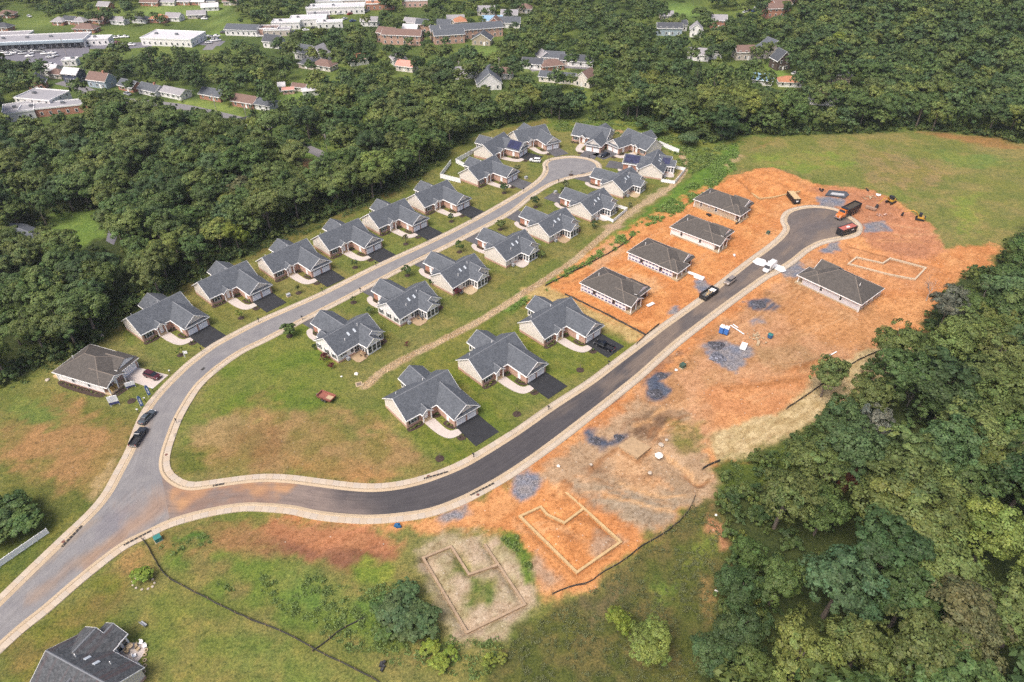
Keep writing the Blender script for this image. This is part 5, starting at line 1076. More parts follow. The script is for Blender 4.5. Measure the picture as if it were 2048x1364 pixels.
# school
FH(88, 198, 24, 19, -12, 'white', 'pale', 5.6, 'taller flat roofed block of the school', 'flat', name='school_block', cat='school', group=None); FH(40, 222, 16, 20, 28, 'white', 'pale', 4.2, 'low white school wing with a flat roof', 'flat', name='school_block', cat='school', group=None, vis=0.7)
FH(112, 216, 36, 11, 18, 'brick', 'pale', 4.2, 'low brick school wing with a flat roof facing the wood', 'flat', name='school_block', cat='school', group=None, vis=0.7)
# shopping street
FH(85, 82, 66, 22, 9, 'white', 'pale', 5.0, 'long flat roofed row of shops along the car park', 'flat', name='shop_row', cat='shops', group=None); FH(22, 74, 30, 16, 9, 'beige', 'lgrey', 4.5, 'flat roofed shop behind the left end of the shop row', 'flat', name='shop', cat='shop', group=None)
FH(198, 80, 17, 11, 6, 'white', 'white', 3.8, 'small white roofed shop with a red sign band', 'flat', name='shop', cat='shop', group=None); FH(348, 76, 38, 24, -8, 'white', 'white', 4.4, 'big white roofed warehouse above the dark pines', 'flat', name='warehouse', cat='warehouse', group=None)
FH(489, 60, 24, 14, -8, 'white', 'grey', 4.0, 'grey roofed white store beside the far car park', 'gable', 0.35, 'shop', 'shop', None); FH(142, 123, 9, 7, 8, 'white', 'white', 3.4, 'little white kiosk at the edge of the car park', 'flat', name='kiosk', cat='kiosk', group=None)
# upper left streets
for a in [(10, 55, 12, 9, -12, 'brick', 'dark', 3.0, 'brick bungalow at the far left road end', 'hip'), (16, 30, 13, 9, 10, 'brick', 'brown', 3.0, 'brown roofed house left of the far road', 'hip'), (121, 44, 10, 9, -8, 'brick', 'lgrey', 3.0, 'brick bungalow with a pale hipped roof, first of a pair', 'hip'), (163, 44, 10, 9, -8, 'brick', 'lgrey', 3.0, 'brick bungalow with a pale hipped roof, second of a pair', 'hip'), (143, 42, 10, 8, -8, 'brick', 'dark', 3.2, 'brick house between the two pale roofed bungalows', 'gable'),
          (200, 41, 13, 9, -14, 'brick', 'brown', 3.0, 'brown roofed ranch above the long green verge', 'gable'), (174, 58, 17, 10, -6, 'brick', 'brown', 3.0, 'wide brown roofed ranch just above the shops', 'hip'), (212, 14, 11, 9, -12, 'brick', 'lgrey', 3.2, 'pale roofed house high among far trees', 'gable'), (240, 43, 12, 8, -12, 'white', 'lgrey', 3.0, 'white ranch half hidden above the small shop', 'gable'), (282, 40, 12, 8, -10, 'white', 'dark', 3.0, 'dark hipped house above the warehouse', 'hip'),
          (303, 7, 16, 9, -8, 'brick', 'brown', 3.0, 'brown roofed ranch at the top of the green field', 'gable'), (338, 6, 14, 9, -8, 'cream', 'lgrey', 3.0, 'cream gabled ranch at the top of the green field', 'gable'), (367, 5, 15, 9, -6, 'brick', 'pale', 3.0, 'pale roofed ranch at the top of the green field', 'gable'), (397, 5, 14, 9, -6, 'brick', 'white', 3.0, 'white roofed ranch at the top of the green field', 'gable'), (420, 4, 13, 9, -6, 'beige', 'grey', 3.0, 'grey roofed ranch at the top right of the green field', 'gable'),
          (320, 39, 13, 9, -8, 'brick', 'orange', 3.0, 'orange roofed brick bungalow above the warehouse', 'hip'), (350, 36, 12, 9, -10, 'white', 'lgrey', 3.0, 'white house with grey roof beside the orange roof', 'gable'), (395, 31, 14, 8, 8, 'beige', 'lgrey', 3.0, 'low beige ranch below the green field', 'gable'), (421, 16, 13, 8, 14, 'white', 'white', 3.0, 'white roofed house right of the green field', 'gable'), (462, 5, 11, 9, 5, 'beige', 'brown', 3.0, 'beige house beside the far hill wood', 'gable')]: FH(*a)
# town centre along the top
for a in [(525, 60, 24, 10, 2, 'salmon', 'brown', 4.0, 'long salmon brick store row'), (574, 48, 20, 11, 4, 'white', 'white', 4.2, 'white store with a stepped red front'), (618, 41, 26, 14, 8, 'white', 'white', 4.4, 'bright white roofed store on the main road'), (556, 63, 18, 8, 6, 'beige', 'lgrey', 3.6, 'low beige store beside the brick row'), (638, 33, 16, 12, 14, 'salmon', 'lgrey', 4.2, 'brown fronted store beside the main road'),
          (660, 48, 18, 8, 10, 'white', 'white', 3.6, 'small white roofed store below the main road'), (672, 18, 44, 14, 8, 'white', 'white', 4.6, 'longest white roofed store at the top of the town'), (655, 6, 26, 12, 6, 'white', 'pale', 4.6, 'pale roofed store at the top edge of the town'), (700, 4, 30, 14, 8, 'beige', 'blue', 4.6, 'store with a blue roof at the top of the town'), (760, 10, 22, 12, 8, 'brick', 'orange', 4.2, 'store with a red orange front beyond the main road'), (830, 4, 20, 12, 6, 'pink', 'pale', 4.4, 'pinkish store at the top edge')]: FH(*a[:9], 'flat', name='shop', cat='shop', group='stores of the far town')
# houses in the middle distance
for a in [(548, 85, 12, 9, -18, 'white', 'dark', 4.2, 'white house with black gambrel roof in the trees', 'gable', .8), (612, 107, 11, 10, -24, 'white', 'grey', 4.4, 'white gabled house, first of a close pair', 'gable', .8), (641, 111, 9, 10, -24, 'white', 'lgrey', 4.4, 'white steep gabled house, second of a close pair', 'gable_y', 1.0), (620, 128, 11, 9, -24, 'beige', 'dark', 3.0, 'dark roofed low house below the white pair', 'hip'), (650, 131, 13, 9, -24, 'cream', 'brown', 3.0, 'brown roofed low house below the white pair', 'hip'),
          (716, 120, 11, 8, 30, 'white', 'orange', 3.6, 'white house with a tan orange roof behind the tall oak', 'gable'), (797, 120, 8, 10, 24, 'white', 'lgrey', 3.8, 'white house beside the salmon roof', 'gable_y'), (814, 133, 11, 8, -22, 'cream', 'pink', 3.2, 'house with a salmon pink roof', 'gable'), (930, 146, 13, 9, 16, 'white', 'lgrey', 3.2, 'white house with a pale grey roof at the wood edge', 'gable'), (976, 147, 9, 8, -16, 'white', 'grey', 3.2, 'small white gabled house between two others', 'gable_y'),
          (1003, 147, 13, 8, -8, 'cream', 'brown', 3.2, 'cream house with a brown roof by the street lamp', 'gable'), (977, 166, 13, 11, 8, 'white', 'grey', 3.6, 'white house with twin dormers deep in the wood', 'gable_y', .8), (1066, 128, 12, 8, -14, 'white', 'dark', 3.2, 'white house with black roof, lowest of the cluster', 'gable'), (1088, 114, 8, 9, 20, 'white', 'lgrey', 3.4, 'white cottage turned gable on in the cluster', 'gable_y'), (1108, 116, 12, 9, -12, 'white', 'grey', 3.6, 'white grey roofed cottage at the top of the cluster', 'gable'),
          (1103, 131, 13, 9, 18, 'brick', 'brown', 3.0, 'brick bungalow in front of the white cottages', 'hip'), (1139, 121, 11, 8, -14, 'beige', 'dark', 3.0, 'small dark roofed house in the cluster', 'gable'), (1163, 123, 14, 9, -10, 'white', 'dark', 3.2, 'long white house with black roof at the right of the cluster', 'gable'), (1116, 155, 20, 9, -16, 'cream', 'grey', 3.0, 'long low ranch below the dark pine', 'gable', .45), (1172, 160, 10, 11, -34, 'cream', 'brown', 3.8, 'brown roofed gabled house beside the dark round tree', 'gable_y', .8),
          (1338, 59, 17, 9, -4, 'blue', 'dark', 5.0, 'long dark roofed two storey house', 'gable'), (1392, 62, 8, 9, -10, 'white', 'lgrey', 5.0, 'narrow white house right of the yellow tree', 'gable_y', .9), (1359, 52, 9, 8, 8, 'white', 'dark', 4.2, 'white house behind the yellow tree', 'gable'), (1436, 44, 11, 10, -6, 'brick', 'lgrey', 5.6, 'red brick two storey block', 'gable'), (1333, 32, 9, 8, 4, 'beige', 'lgrey', 3.2, 'small beige house by the far meadow', 'gable'),
          (1397, 110, 13, 10, -14, 'white', 'lgrey', 3.8, 'white house in the trees behind the pines', 'gable', .6), (1426, 108, 9, 8, 8, 'white', 'dark', 3.4, 'white gable end behind a tree', 'gable_y'), (1487, 106, 12, 10, 4, 'beige', 'brown', 5.0, 'beige house with brown roof', 'gable', .6), (1541, 100, 13, 11, 22, 'beige', 'grey', 5.8, 'beige two storey house with lower wing', 'gable_y', .7), (1522, 106, 8, 9, 22, 'beige', 'grey', 4.0, 'lower wing house against the beige two storey house', 'gable_y', .7),
          (1560, 124, 9, 10, 14, 'brown', 'dark', 5.8, 'tall dark brown house with a steep gable', 'gable_y', 1.1), (1525, 160, 11, 9, -20, 'white', 'blue', 3.0, 'house with a pale blue metal roof', 'gable'), (1579, 164, 13, 8, -8, 'white', 'orange', 3.0, 'white house with an orange roof', 'hip'), (1676, 152, 13, 11, -12, 'tan', 'dark', 5.2, 'tan two storey house with dark roof and parasol', 'hip'), (1645, 195, 13, 11, -14, 'white', 'brown', 4.4, 'white house with dark brown roof at the wood edge', 'gable'),
          (1702, 12, 10, 9, 10, 'pink', 'dark', 5.0, 'brown house alone high in the wood', 'gable_y'), (1048, 18, 12, 9, -6, 'beige', 'brown', 3.4, 'beige house far up at the top', 'hip'), (1019, 30, 12, 9, -4, 'white', 'lgrey', 3.4, 'white house above the blue roof', 'gable'), (972, 22, 13, 9, 4, 'cream', 'lgrey', 3.4, 'cream house above the rowhouses', 'gable'), (985, 42, 14, 9, 2, 'white', 'blue', 3.4, 'white house with a light blue roof', 'gable'), (1015, 46, 18, 10, -4, 'white', 'grey', 3.6, 'long white house with grey roof right of the blue roof', 'gable'),
          (911, 40, 12, 8, 6, 'white', 'lgrey', 3.4, 'pale house behind the brick rows', 'gable'), (921, 44, 9, 9, 14, 'salmon', 'orange', 3.4, 'small salmon house behind the brick rows', 'hip'), (827, 47, 12, 8, -20, 'white', 'lgrey', 4.0, 'white gabled house left of the brick rows', 'gable'), (822, 60, 10, 8, -10, 'white', 'white', 4.0, 'white roofed house left of the brick rows', 'gable'), (740, 44, 12, 8, -4, 'white', 'lgrey', 3.6, 'white house with grey roof among town trees', 'gable'), (965, 80, 12, 10, -10, 'tan', 'dark', 3.6, 'tan gabled house below the brick rows', 'gable_y'), (990, 50, 9, 9, -8, 'brick', 'brown', 4.4, 'dark red gabled house right of the brick rows', 'gable_y', .9)]: FH(*a)
for a in [(868, 52, 24, 10, -4, 'salmon', 'grey', 5.6, 'shortest of the salmon brick rowhouse blocks'), (905, 64, 30, 11, 14, 'salmon', 'grey', 5.8, 'middle salmon brick rowhouse block'), (942, 62, 42, 11, 17, 'salmon', 'grey', 5.8, 'longest salmon brick rowhouse block'), (897, 73, 20, 10, 14, 'salmon', 'grey', 5.6, 'nearest salmon brick rowhouse block'), (806, 74, 26, 11, -8, 'salmon', 'brown', 6.0, 'brown brick apartment block in the trees'), (776, 70, 12, 11, -20, 'salmon', 'brown', 6.0, 'small brown brick block beside the apartment block'),
          (1545, 30, 14, 11, 8, 'brick', 'brown', 6.0, 'red brick apartment block, left of three'), (1557, 25, 14, 11, 14, 'brick', 'brown', 6.0, 'red brick apartment block, middle of three'), (1568, 14, 14, 11, 14, 'brick', 'brown', 6.0, 'red brick apartment block, right of three')]: FH(*a[:9], 'gable', 0.5, 'apartment_block', 'apartments', 'brick apartment blocks')
FH(52, 478, 21, 13, -28, 'white', 'grey', 3.4, 'large grey roofed house under the trees at the left edge', 'gable', 0.5, vis=0.45); FH(108, 492, 8, 7, -28, 'white', 'grey', 3.0, 'white garage against the shaded house', 'gable', 0.5, 'garage', 'garage', None, vis=0.6)

# streets and car parks between them
def pave(name, px_poly, mat, z=0.02): 
    m = MB(); pts = W_(px_poly); m.prism(pts, -0.2, z); return m.obj(name, mat, kind='structure')
M_LOT = plain('car_park_asphalt', alb(142, 140, 150), 0.9, 0.2, 0.05); M_LANE = plain('grey_lane', alb(156, 152, 154), 0.9, 0.15, 0.1)
pave('car_park', [(-30, 98), (0, 96), (60, 92), (165, 80), (180, 88), (178, 108), (150, 118), (148, 128), (112, 134), (60, 126), (0, 118), (-30, 120)], M_LOT)
pave('car_park', [(175, 88), (300, 84), (305, 94), (240, 98), (178, 98)], M_LOT); pave('car_park', [(392, 66), (460, 58), (470, 66), (440, 92), (400, 90)], M_LOT, 0.024)
pave('car_park', [(520, 70), (600, 60), (660, 44), (700, 52), (640, 64), (560, 76)], M_LOT); pave('car_park', [(690, 2), (760, -6), (745, 30), (720, 46), (690, 40), (672, 30)], M_LOT)
def lane(name, pts, wd, mat=M_LANE, z=0.028):
    p = spline(W_(pts), 3.0); q = normals2(p); m = MB()
    for a in range(len(p) - 1):
        L0, L1, R0, R1 = p[a] - q[a] * wd / 2, p[a + 1] - q[a + 1] * wd / 2, p[a] + q[a] * wd / 2, p[a + 1] + q[a + 1] * wd / 2
        m.face([(L0[0], L0[1], z), (R0[0], R0[1], z), (R1[0], R1[1], z), (L1[0], L1[1], z)])
    return m.obj(name, mat, kind='structure')
LANES = [([(30, 15), (60, 32), (90, 52), (150, 56)], 9), ([(120, 164), (150, 172), (215, 196), (300, 206), (365, 214), (430, 228), (480, 240), (545, 256)], 6.5), ([(560, 268), (605, 292), (648, 312), (655, 330)], 5), ([(1180, 136), (1120, 133), (1060, 140)], 6), ([(590, 60), (640, 52), (700, 40), (745, 10), (760, -20)], 12), ([(400, 60), (440, 76), (470, 60)], 7), ([(415, 100), (440, 70), (445, 40)], 6), ([(1440, 40), (1500, 30), (1530, 24)], 10), ([(545, 50), (600, 44)], 6)]
for pts, wd in LANES: lane('lane', pts, wd)
pave('driveway', [(212, 482), (222, 440), (244, 446), (228, 490)], M_LOT, 0.03); pave('driveway', [(112, 505), (135, 500), (140, 535), (118, 532)], M_LOT, 0.03)
pave('driveway', [(478, 236), (515, 228), (528, 236), (492, 246)], M_DRIVE, 0.034)

# ------------------------------------------------------------------ woods
CLEAR = [np.array(DEV)] + [np.array(q, float) for q in [
  [(0, 60), (60, 52), (170, 62), (300, 60), (400, 56), (470, 54), (505, 62), (440, 92), (310, 96), (185, 96), (178, 112), (150, 122), (148, 134), (118, 136), (60, 122), (0, 116), (-40, 116), (-40, 70)],
  [(85, 150), (140, 150), (215, 172), (240, 180), (260, 190), (215, 186), (150, 172), (110, 172)], [(0, 212), (70, 205), (110, 172), (150, 172), (120, 196), (180, 200), (100, 222), (60, 240), (0, 228)],
  [(330, 206), (420, 198), (470, 210), (520, 228), (540, 252), (470, 242), (400, 224), (340, 218)], [(540, 190), (650, 168), (660, 180), (600, 205), (550, 212)], [(585, 290), (655, 302), (662, 335), (620, 345), (600, 318)],
  [(35, 8), (62, 28), (110, 50), (220, 62), (220, 72), (100, 62), (60, 48), (25, 18)], [(255, 14), (440, 8), (455, 28), (430, 42), (340, 36), (270, 28)], [(395, 48), (455, 42), (470, 58), (430, 70)], [(1335, 6), (1420, 2), (1424, 20), (1342, 28)],
  [(1050, 132), (1170, 130), (1185, 140), (1060, 150)], [(1535, 128), (1575, 128), (1580, 152), (1600, 168), (1560, 166), (1535, 150)], [(505, 66), (600, 40), (640, 10), (640, -20), (780, -20), (740, 30), (700, 50), (640, 62), (560, 74)], [(945, 92), (990, 90), (995, 118), (950, 118)],
  [(110, 430), (190, 420), (212, 468), (155, 498), (112, 468)], [(205, 488), (216, 440), (246, 446), (232, 490)], [(1655, 942), (1718, 922), (1758, 950), (1735, 978)]]]
CL_BASE_ONLY = len(CLEAR)
def blocked(px, py, rpx, d, wx, wy, r):
    for (x0, x1, y0, y1, bd, cx, cy_, br) in BOXES:
        if (wx - cx) ** 2 + (wy - cy_) ** 2 < (br * 0.7 + r * 0.4) ** 2: return True
        if d < bd and px + rpx * 0.75 > x0 and px - rpx * 0.75 < x1 and py + rpx > y0 and py - rpx * 1.05 < y0 + (y1 - y0) * 0.78: return True
    return False
TR = []
tr_ = random.Random(42); S_ = 7.9
def hue_pick(x, y):
    v = float(fbm(np.array([x]), np.array([y]), 26, 71)[0]); q = tr_.random() * 0.62 + (v - 0.5) * 1.1 + 0.12
    return 'dark' if q < 0.12 else 'mid' if q < 0.27 else 'blue' if q < 0.30 else 'olive' if q < 0.62 else 'mid' if q < 0.72 else 'yellow' if q > 0.79 else 'brown' if tr_.random() < 0.25 else 'olive'
cand = []
for iy in range(int((760 - 22) / S_)):
    for ix in range(int(940 / S_)):
        wx = -470 + (ix + 0.5 * (iy % 2) + tr_.uniform(-.38, .38)) * S_; wy = 22 + (iy + tr_.uniform(-.38, .38)) * S_; cand.append((wx, wy, tr_.random(), tr_.random(), tr_.random()))
CA = np.array(cand); hz_ = hill(CA[:, 0], CA[:, 1])
far_ = np.hypot(CA[:, 0], CA[:, 1])
hh = 9.5 + 7.0 * CA[:, 2] - 2.0 * smooth(320, 520, CA[:, 1]); hh -= 2.6 * smooth(300, 360, CA[:, 1]) * (CA[:, 0] < 160) * (1 - smooth(150, 330, CA[:, 0])); right = (CA[:, 0] > 40) & (CA[:, 1] < 240); hh += right * 3.0
rr = hh * (0.33 + 0.13 * CA[:, 3]) + 0.5 + right * 0.5
bsx, bsy = P(CA[:, 0], CA[:, 1], hz_); cpx, cpy = P(CA[:, 0], CA[:, 1], hz_ + hh * 0.62); tpx, tpy = P(CA[:, 0], CA[:, 1], hz_ + hh * 0.95)
dist = np.sqrt(CA[:, 0] ** 2 + CA[:, 1] ** 2 + CAM_H ** 2); rpx = rr / dist * FPX
ok = (cpx > -130) & (cpx < 2180) & (cpy > -70) & (cpy < 1520) & (CA[:, 1] > 24)
for q in CLEAR:
    for ax, ay, gap in ((bsx, bsy, 0.0), (cpx, cpy, 0.55)):
        d = poly_sd(ax, ay, q); ok &= d < (-rpx * gap * (1 + 0.7 * right) if q is CLEAR[0] else 0.3)
for k, (pts, wd) in enumerate(LANES): ok &= line_d(CA[:, 0], CA[:, 1], W_(pts)) > wd * 0.5 + 2.0
# thin the open gardens of the town
thin = smooth(330, 380, CA[:, 1]) * (1 - smooth(110, 190, CA[:, 0])) * 0.2 + ((cpx < 500) & (cpy < 90)) * 0.02
ok &= CA[:, 4] > thin
for k in np.where(ok)[0]:
    if blocked(cpx[k], cpy[k], rpx[k], dist[k], CA[k, 0], CA[k, 1], rr[k]): continue
    TR.append(dict(x=CA[k, 0], y=CA[k, 1], z=hz_[k], h=hh[k], r=rr[k], px=cpx[k], py=cpy[k], rp=rpx[k], hue=hue_pick(CA[k, 0], CA[k, 1])))
def add_tree(px, py, h, r, hue, form='broad'):
    """a tree the photograph singles out, by the pixel of its crown's middle"""
    x_, y_ = g(px, py, h * 0.6); z_ = float(hill(x_, y_)); d = math.sqrt(x_ * x_ + y_ * y_ + CAM_H ** 2)
    if blocked(px, py, r / d * FPX * 0.6, d, x_, y_, r * 0.6): return
    TR[:] = [t for t in TR if (t['x'] - x_) ** 2 + (t['y'] - y_) ** 2 > (t['r'] * 0.55 + r * 0.55) ** 2]
    TR.append(dict(x=x_, y=y_, z=z_, h=h, r=r, px=px, py=py, rp=r / d * FPX, hue=hue, form=form, own=True))
for a in [(1680, 1170, 17, 7.5, 'blue'), (1820, 1190, 17, 6.5, 'mid'), (1570, 1280, 17, 7.0, 'dark'), (1930, 1250, 18, 7.5, 'brown'), (1900, 900, 18, 7, 'blue'), (1990, 1060, 18, 7, 'yellow'), (1650, 1020, 13, 5, 'mid'), (1750, 860, 14, 5.2, 'grey'), (1690, 840, 14, 5.5, 'blue'), (1660, 745, 13, 4.6, 'olive'), (1560, 1160, 13, 5, 'mid'), (1790, 690, 16, 6, 'olive'), (1430, 1310, 9, 4.4, 'blue'), (1300, 1290, 8, 4.2, 'yellow'), (1240, 1240, 6, 2.6, 'lime'), (1480, 1180, 10, 4.5, 'dark'), (1600, 1320, 16, 6, 'yellow'), (1720, 1300, 17, 6, 'olive'), (1900, 610, 15, 5, 'grey'), (1500, 1110, 9, 3.5, 'mid'),
          (380, 440, 13, 6.5, 'mid'), (215, 130, 13, 6, 'olive'), (700, 120, 17, 7, 'dark'), (590, 155, 10, 6, 'yellow'), (1350, 45, 9, 6, 'yellow'), (1200, 195, 9, 4, 'yellow'), (1680, 90, 12, 7, 'lime'), (480, 380, 12, 5, 'brown'), (470, 470, 11, 4, 'lime'), (455, 190, 8, 4, 'grey'), (395, 170, 11, 3.5, 'grey')]: add_tree(*a)
for a in [(300, 118, 15, 5), (330, 125, 15, 5), (360, 118, 16, 5), (390, 130, 15, 5), (280, 135, 14, 4.5), (1127, 128, 10, 3.6), (1395, 150, 17, 6), (1430, 165, 17, 6), (505, 222, 9, 4), (1195, 170, 8, 3.4)]: add_tree(a[0], a[1], a[2], a[3], 'dark', 'cone')

PROTO = {}
def proto(kind, seed, far):
    k = (kind, seed, far)
    if k in PROTO: return PROTO[k]
    # unit tree: height 14, crown radius 5.2
    if kind == 'cone': V, F, va, L = crown(900 + seed, 900 if far else 5200, 4.2, 13.0, 1.0, 0.75 if far else 0.34, 46, 0.3, kind='cone', uplift=0.35)
    else: V, F, va, L = crown(100 + seed, 2000 if far else 12000, 5.2, 11.2, 2.8, 0.7 if far else 0.31, 20 + seed % 4 * 6, 0.31 + 0.035 * (seed % 3), uplift=0.22, jit=0.4, per=16 if far else 64)
    PROTO[k] = (foliage_mesh('crown', V, F, va, M_LEAF_FAR if far else M_LEAF), trunk_mesh(seed, L, 14.0, 0.26, M_BARK)); return PROTO[k]
vis = [t for t in TR if -20 < t['px'] < 2068 and -10 < t['py'] < 1390]
vis.sort(key=lambda t: -(t['rp'] * (1.6 if t.get('own') else 1)))
NEAR = vis[:285]; near_id = {id(t) for t in NEAR}; REST = [t for t in TR if id(t) not in near_id]
MARK = [(60, 300, 'below the school'), (200, 300, 'in the upper left wood'), (60, 560, 'around the shaded house'), (170, 560, 'by the shaded clearing'), (100, 690, 'in the corner above the model home'), (260, 560, 'behind the first two estate houses'), (420, 480, 'behind the second and third estate houses'), (560, 430, 'behind the fourth estate house'), (680, 370, 'behind the fifth and sixth estate houses'), (820, 310, 'behind the seventh estate house'), (330, 380, 'in the middle of the left wood'), (470, 330, 'in the left wood below the lane'), (640, 280, 'near the jeep in the wood'),
        (940, 230, 'behind the solar house'), (1100, 215, 'beyond the turning circle'), (1300, 215, 'along the top of the green bank'), (1480, 230, 'along the top of the hillside field'), (1700, 220, 'above the middle hillside field'), (1900, 200, 'above the hillside field corner'), (1980, 520, 'right of the unfinished foundation'), (1900, 620, 'right of the lone pale cottage'), (1750, 720, 'at the upper straw blanket'), (1640, 850, 'at the lower straw blanket'), (1880, 800, 'right of the straw blanket'), (1990, 900, 'at the right edge'), (1560, 1010, 'around the red clearing'), (1750, 1010, 'just below the red clearing'), (1900, 1050, 'above the leafless trees'), (1500, 1180, 'along the meadow track'), (1660, 1180, 'amid the lower right wood'), (1820, 1180, 'beside the leafless trees'), (1960, 1300, 'in the bottom right corner'), (1600, 1320, 'at the lower right wood foot'), (1400, 1300, 'where the rough meadow meets the wood'), (1250, 1270, 'standing in the rough meadow')]
HN = dict(dark='dark green', mid='mid green', olive='olive green', blue='blue green', yellow='yellow green', brown='browned green', lime='bright lime green', grey='pale grey green')
def height_word(h): return 'tall' if h > 15.5 else 'medium' if h > 12 else 'short'
for t in NEAR:
    t['form'] = t.get('form', 'broad'); mk = min(MARK, key=lambda m_: (m_[0] - t['px']) ** 2 + (m_[1] - t['py']) ** 2)[2]
    t['lab'] = f"{height_word(t['h'])} {HN[t['hue']]} {'conical pine' if t['form'] == 'cone' else 'tree'} {mk}"
same = {}
for t in sorted(NEAR, key=lambda t: t['px']): same.setdefault(t['lab'], []).append(t)
for lab, ts in same.items():
    for i_, t in enumerate(ts): t['full'] = lab if len(ts) == 1 else f"{lab}, {ORD[i_]} of {len(ts)} from left"
for t in NEAR:
    sd = tr_.randrange(9) if t['form'] == 'broad' else tr_.randrange(3)
    cm, tm = proto(t['form'], sd, False)
    root = empty('pine_tree' if t['form'] == 'cone' else 'broadleaf_tree', (t['x'], t['y'], t['z']), tr_.uniform(0, 6.28), t['full'], 'tree', 'forest trees')
    s_ = t['r'] / 5.2; root.scale = (s_, s_ * tr_.uniform(0.9, 1.1), t['h'] / 14.0)
    c_ = link('crown', cm, root); b = FOLI[t['hue']]; q = tr_.uniform(0.85, 1.18); c_.color = (b[0] * q * tr_.uniform(.93, 1.07), b[1] * q, b[2] * q * tr_.uniform(.9, 1.1), 1); link('trunk', tm, root)
def scatter(name, pts, protos, label, kind='stuff', cat=None, group=None, obj_color=None):
    """many alike plants as ONE stuff object: instances on points"""
    lib = bpy.data.collections.new(name + '_kinds')
    for j, meh in enumerate(protos):
        o = bpy.data.objects.new(f'{name}_kind_{j:02d}', meh); lib.objects.link(o)
        if obj_color: o.color = obj_color
    pts = np.asarray(pts, np.float32); me = bpy.data.meshes.new(name); me.vertices.add(len(pts)); me.vertices.foreach_set('co', pts[:, :3].ravel())
    a = me.attributes.new('size', 'FLOAT_VECTOR', 'POINT'); a.data.foreach_set('vector', np.ascontiguousarray(pts[:, 3:6]).ravel())
    a = me.attributes.new('turn', 'FLOAT_VECTOR', 'POINT'); a.data.foreach_set('vector', np.column_stack([np.zeros(len(pts)), np.zeros(len(pts)), pts[:, 6]]).astype(np.float32).ravel())
    a = me.attributes.new('which', 'INT', 'POINT'); a.data.foreach_set('value', pts[:, 7].astype(np.int32))
    o = link(name, me, kind=kind, label=label, group=group)
    if obj_color: o.color = obj_color
    ng = bpy.data.node_groups.new(name, 'GeometryNodeTree'); ng.interface.new_socket('Geometry', in_out='INPUT', socket_type='NodeSocketGeometry'); ng.interface.new_socket('Geometry', in_out='OUTPUT', socket_type='NodeSocketGeometry')
    n = ng.nodes; gi = n.new('NodeGroupInput'); go = n.new('NodeGroupOutput'); ip = n.new('GeometryNodeInstanceOnPoints'); ci = n.new('GeometryNodeCollectionInfo')
    ci.inputs['Collection'].default_value = lib; ci.inputs['Separate Children'].default_value = True; ci.inputs['Reset Children'].default_value = True
    def na(nm, ty): q = n.new('GeometryNodeInputNamedAttribute'); q.data_type = ty; q.inputs[0].default_value = nm; return [s__ for s__ in q.outputs if s__.enabled and s__.name == 'Attribute'][0]
    m2 = n.new('GeometryNodeMeshToPoints'); ng.links.new(gi.outputs[0], m2.inputs[0]); ng.links.new(m2.outputs[0], ip.inputs['Points']); ng.links.new(ci.outputs[0], ip.inputs['Instance'])
    ip.inputs['Pick Instance'].default_value = True; ng.links.new(na('which', 'INT'), ip.inputs['Instance Index']); ng.links.new(na('size', 'FLOAT_VECTOR'), ip.inputs['Scale'])
    er = n.new('FunctionNodeEulerToRotation'); ng.links.new(na('turn', 'FLOAT_VECTOR'), er.inputs[0]); ng.links.new(er.outputs[0], ip.inputs['Rotation'])
    ng.links.new(ip.outputs[0], go.inputs[0]); md = o.modifiers.new('scatter', 'NODES'); md.node_group = ng; return o
FARP = [proto('broad', s_, True)[0] for s_ in range(8)] + [proto('cone', 0, True)[0], proto('cone', 1, True)[0]]
pts = []
for t in REST:
    s_ = t['r'] / 5.2; pts.append((t['x'], t['y'], t['z'], s_, s_ * tr_.uniform(.9, 1.1), t['h'] / 14.0, tr_.uniform(0, 6.28), tr_.randrange(8, 10) if t.get('form') == 'cone' else tr_.randrange(8)))
scatter('woodland', pts, FARP, 'the far woodland reaching back through the town')
print('trees', len(TR), len(NEAR), len(REST))
# undergrowth along the wood edges and on the wood floor in view
V_, F_, va, L_ = crown(301, 420, 1.5, 2.0, 0.0, 0.42, 10, 0.45); UG = [foliage_mesh('thicket', V_, F_, va, M_LEAF_FAR)]
V_, F_, va, L_ = crown(302, 420, 1.7, 1.6, 0.0, 0.42, 12, 0.42); UG.append(foliage_mesh('thicket', V_, F_, va, M_LEAF_FAR))
ux = rng.uniform(-200, 240, 22000); uy = rng.uniform(55, 330, 22000); upx, upy = P(ux, uy, 0.8); sd_ = poly_sd(upx, upy, CLEAR[0]); wsd = poly_sd(ux, uy, np.array(W_(DEV)))
uok = (upx > -40) & (upx < 2090) & (upy > 150) & (upy < 1420) & (sd_ < -4) & ((wsd > -11) | (rng.random(22000) < 0.22))
for q in CLEAR[1:]: uok &= poly_sd(upx, upy, q) < 0
for pts_, wd in LANES: uok &= line_d(ux, uy, W_(pts_)) > wd * 0.5 + 1.5
for b_ in BOXES: uok &= ((ux - b_[5]) ** 2 + (uy - b_[6]) ** 2 > (b_[7] + 1.5) ** 2)
ui = np.where(uok)[0]; s_ = rng.uniform(0.6, 1.5, len(ui))
scatter('undergrowth', np.column_stack([ux[ui], uy[ui], hill(ux[ui], uy[ui]), s_, s_, s_ * rng.uniform(0.7, 1.3, len(ui)), rng.uniform(0, 6.28, len(ui)), rng.integers(0, 2, len(ui))]), UG, 'tangled undergrowth at the wood edges')
print('undergrowth', len(ui))
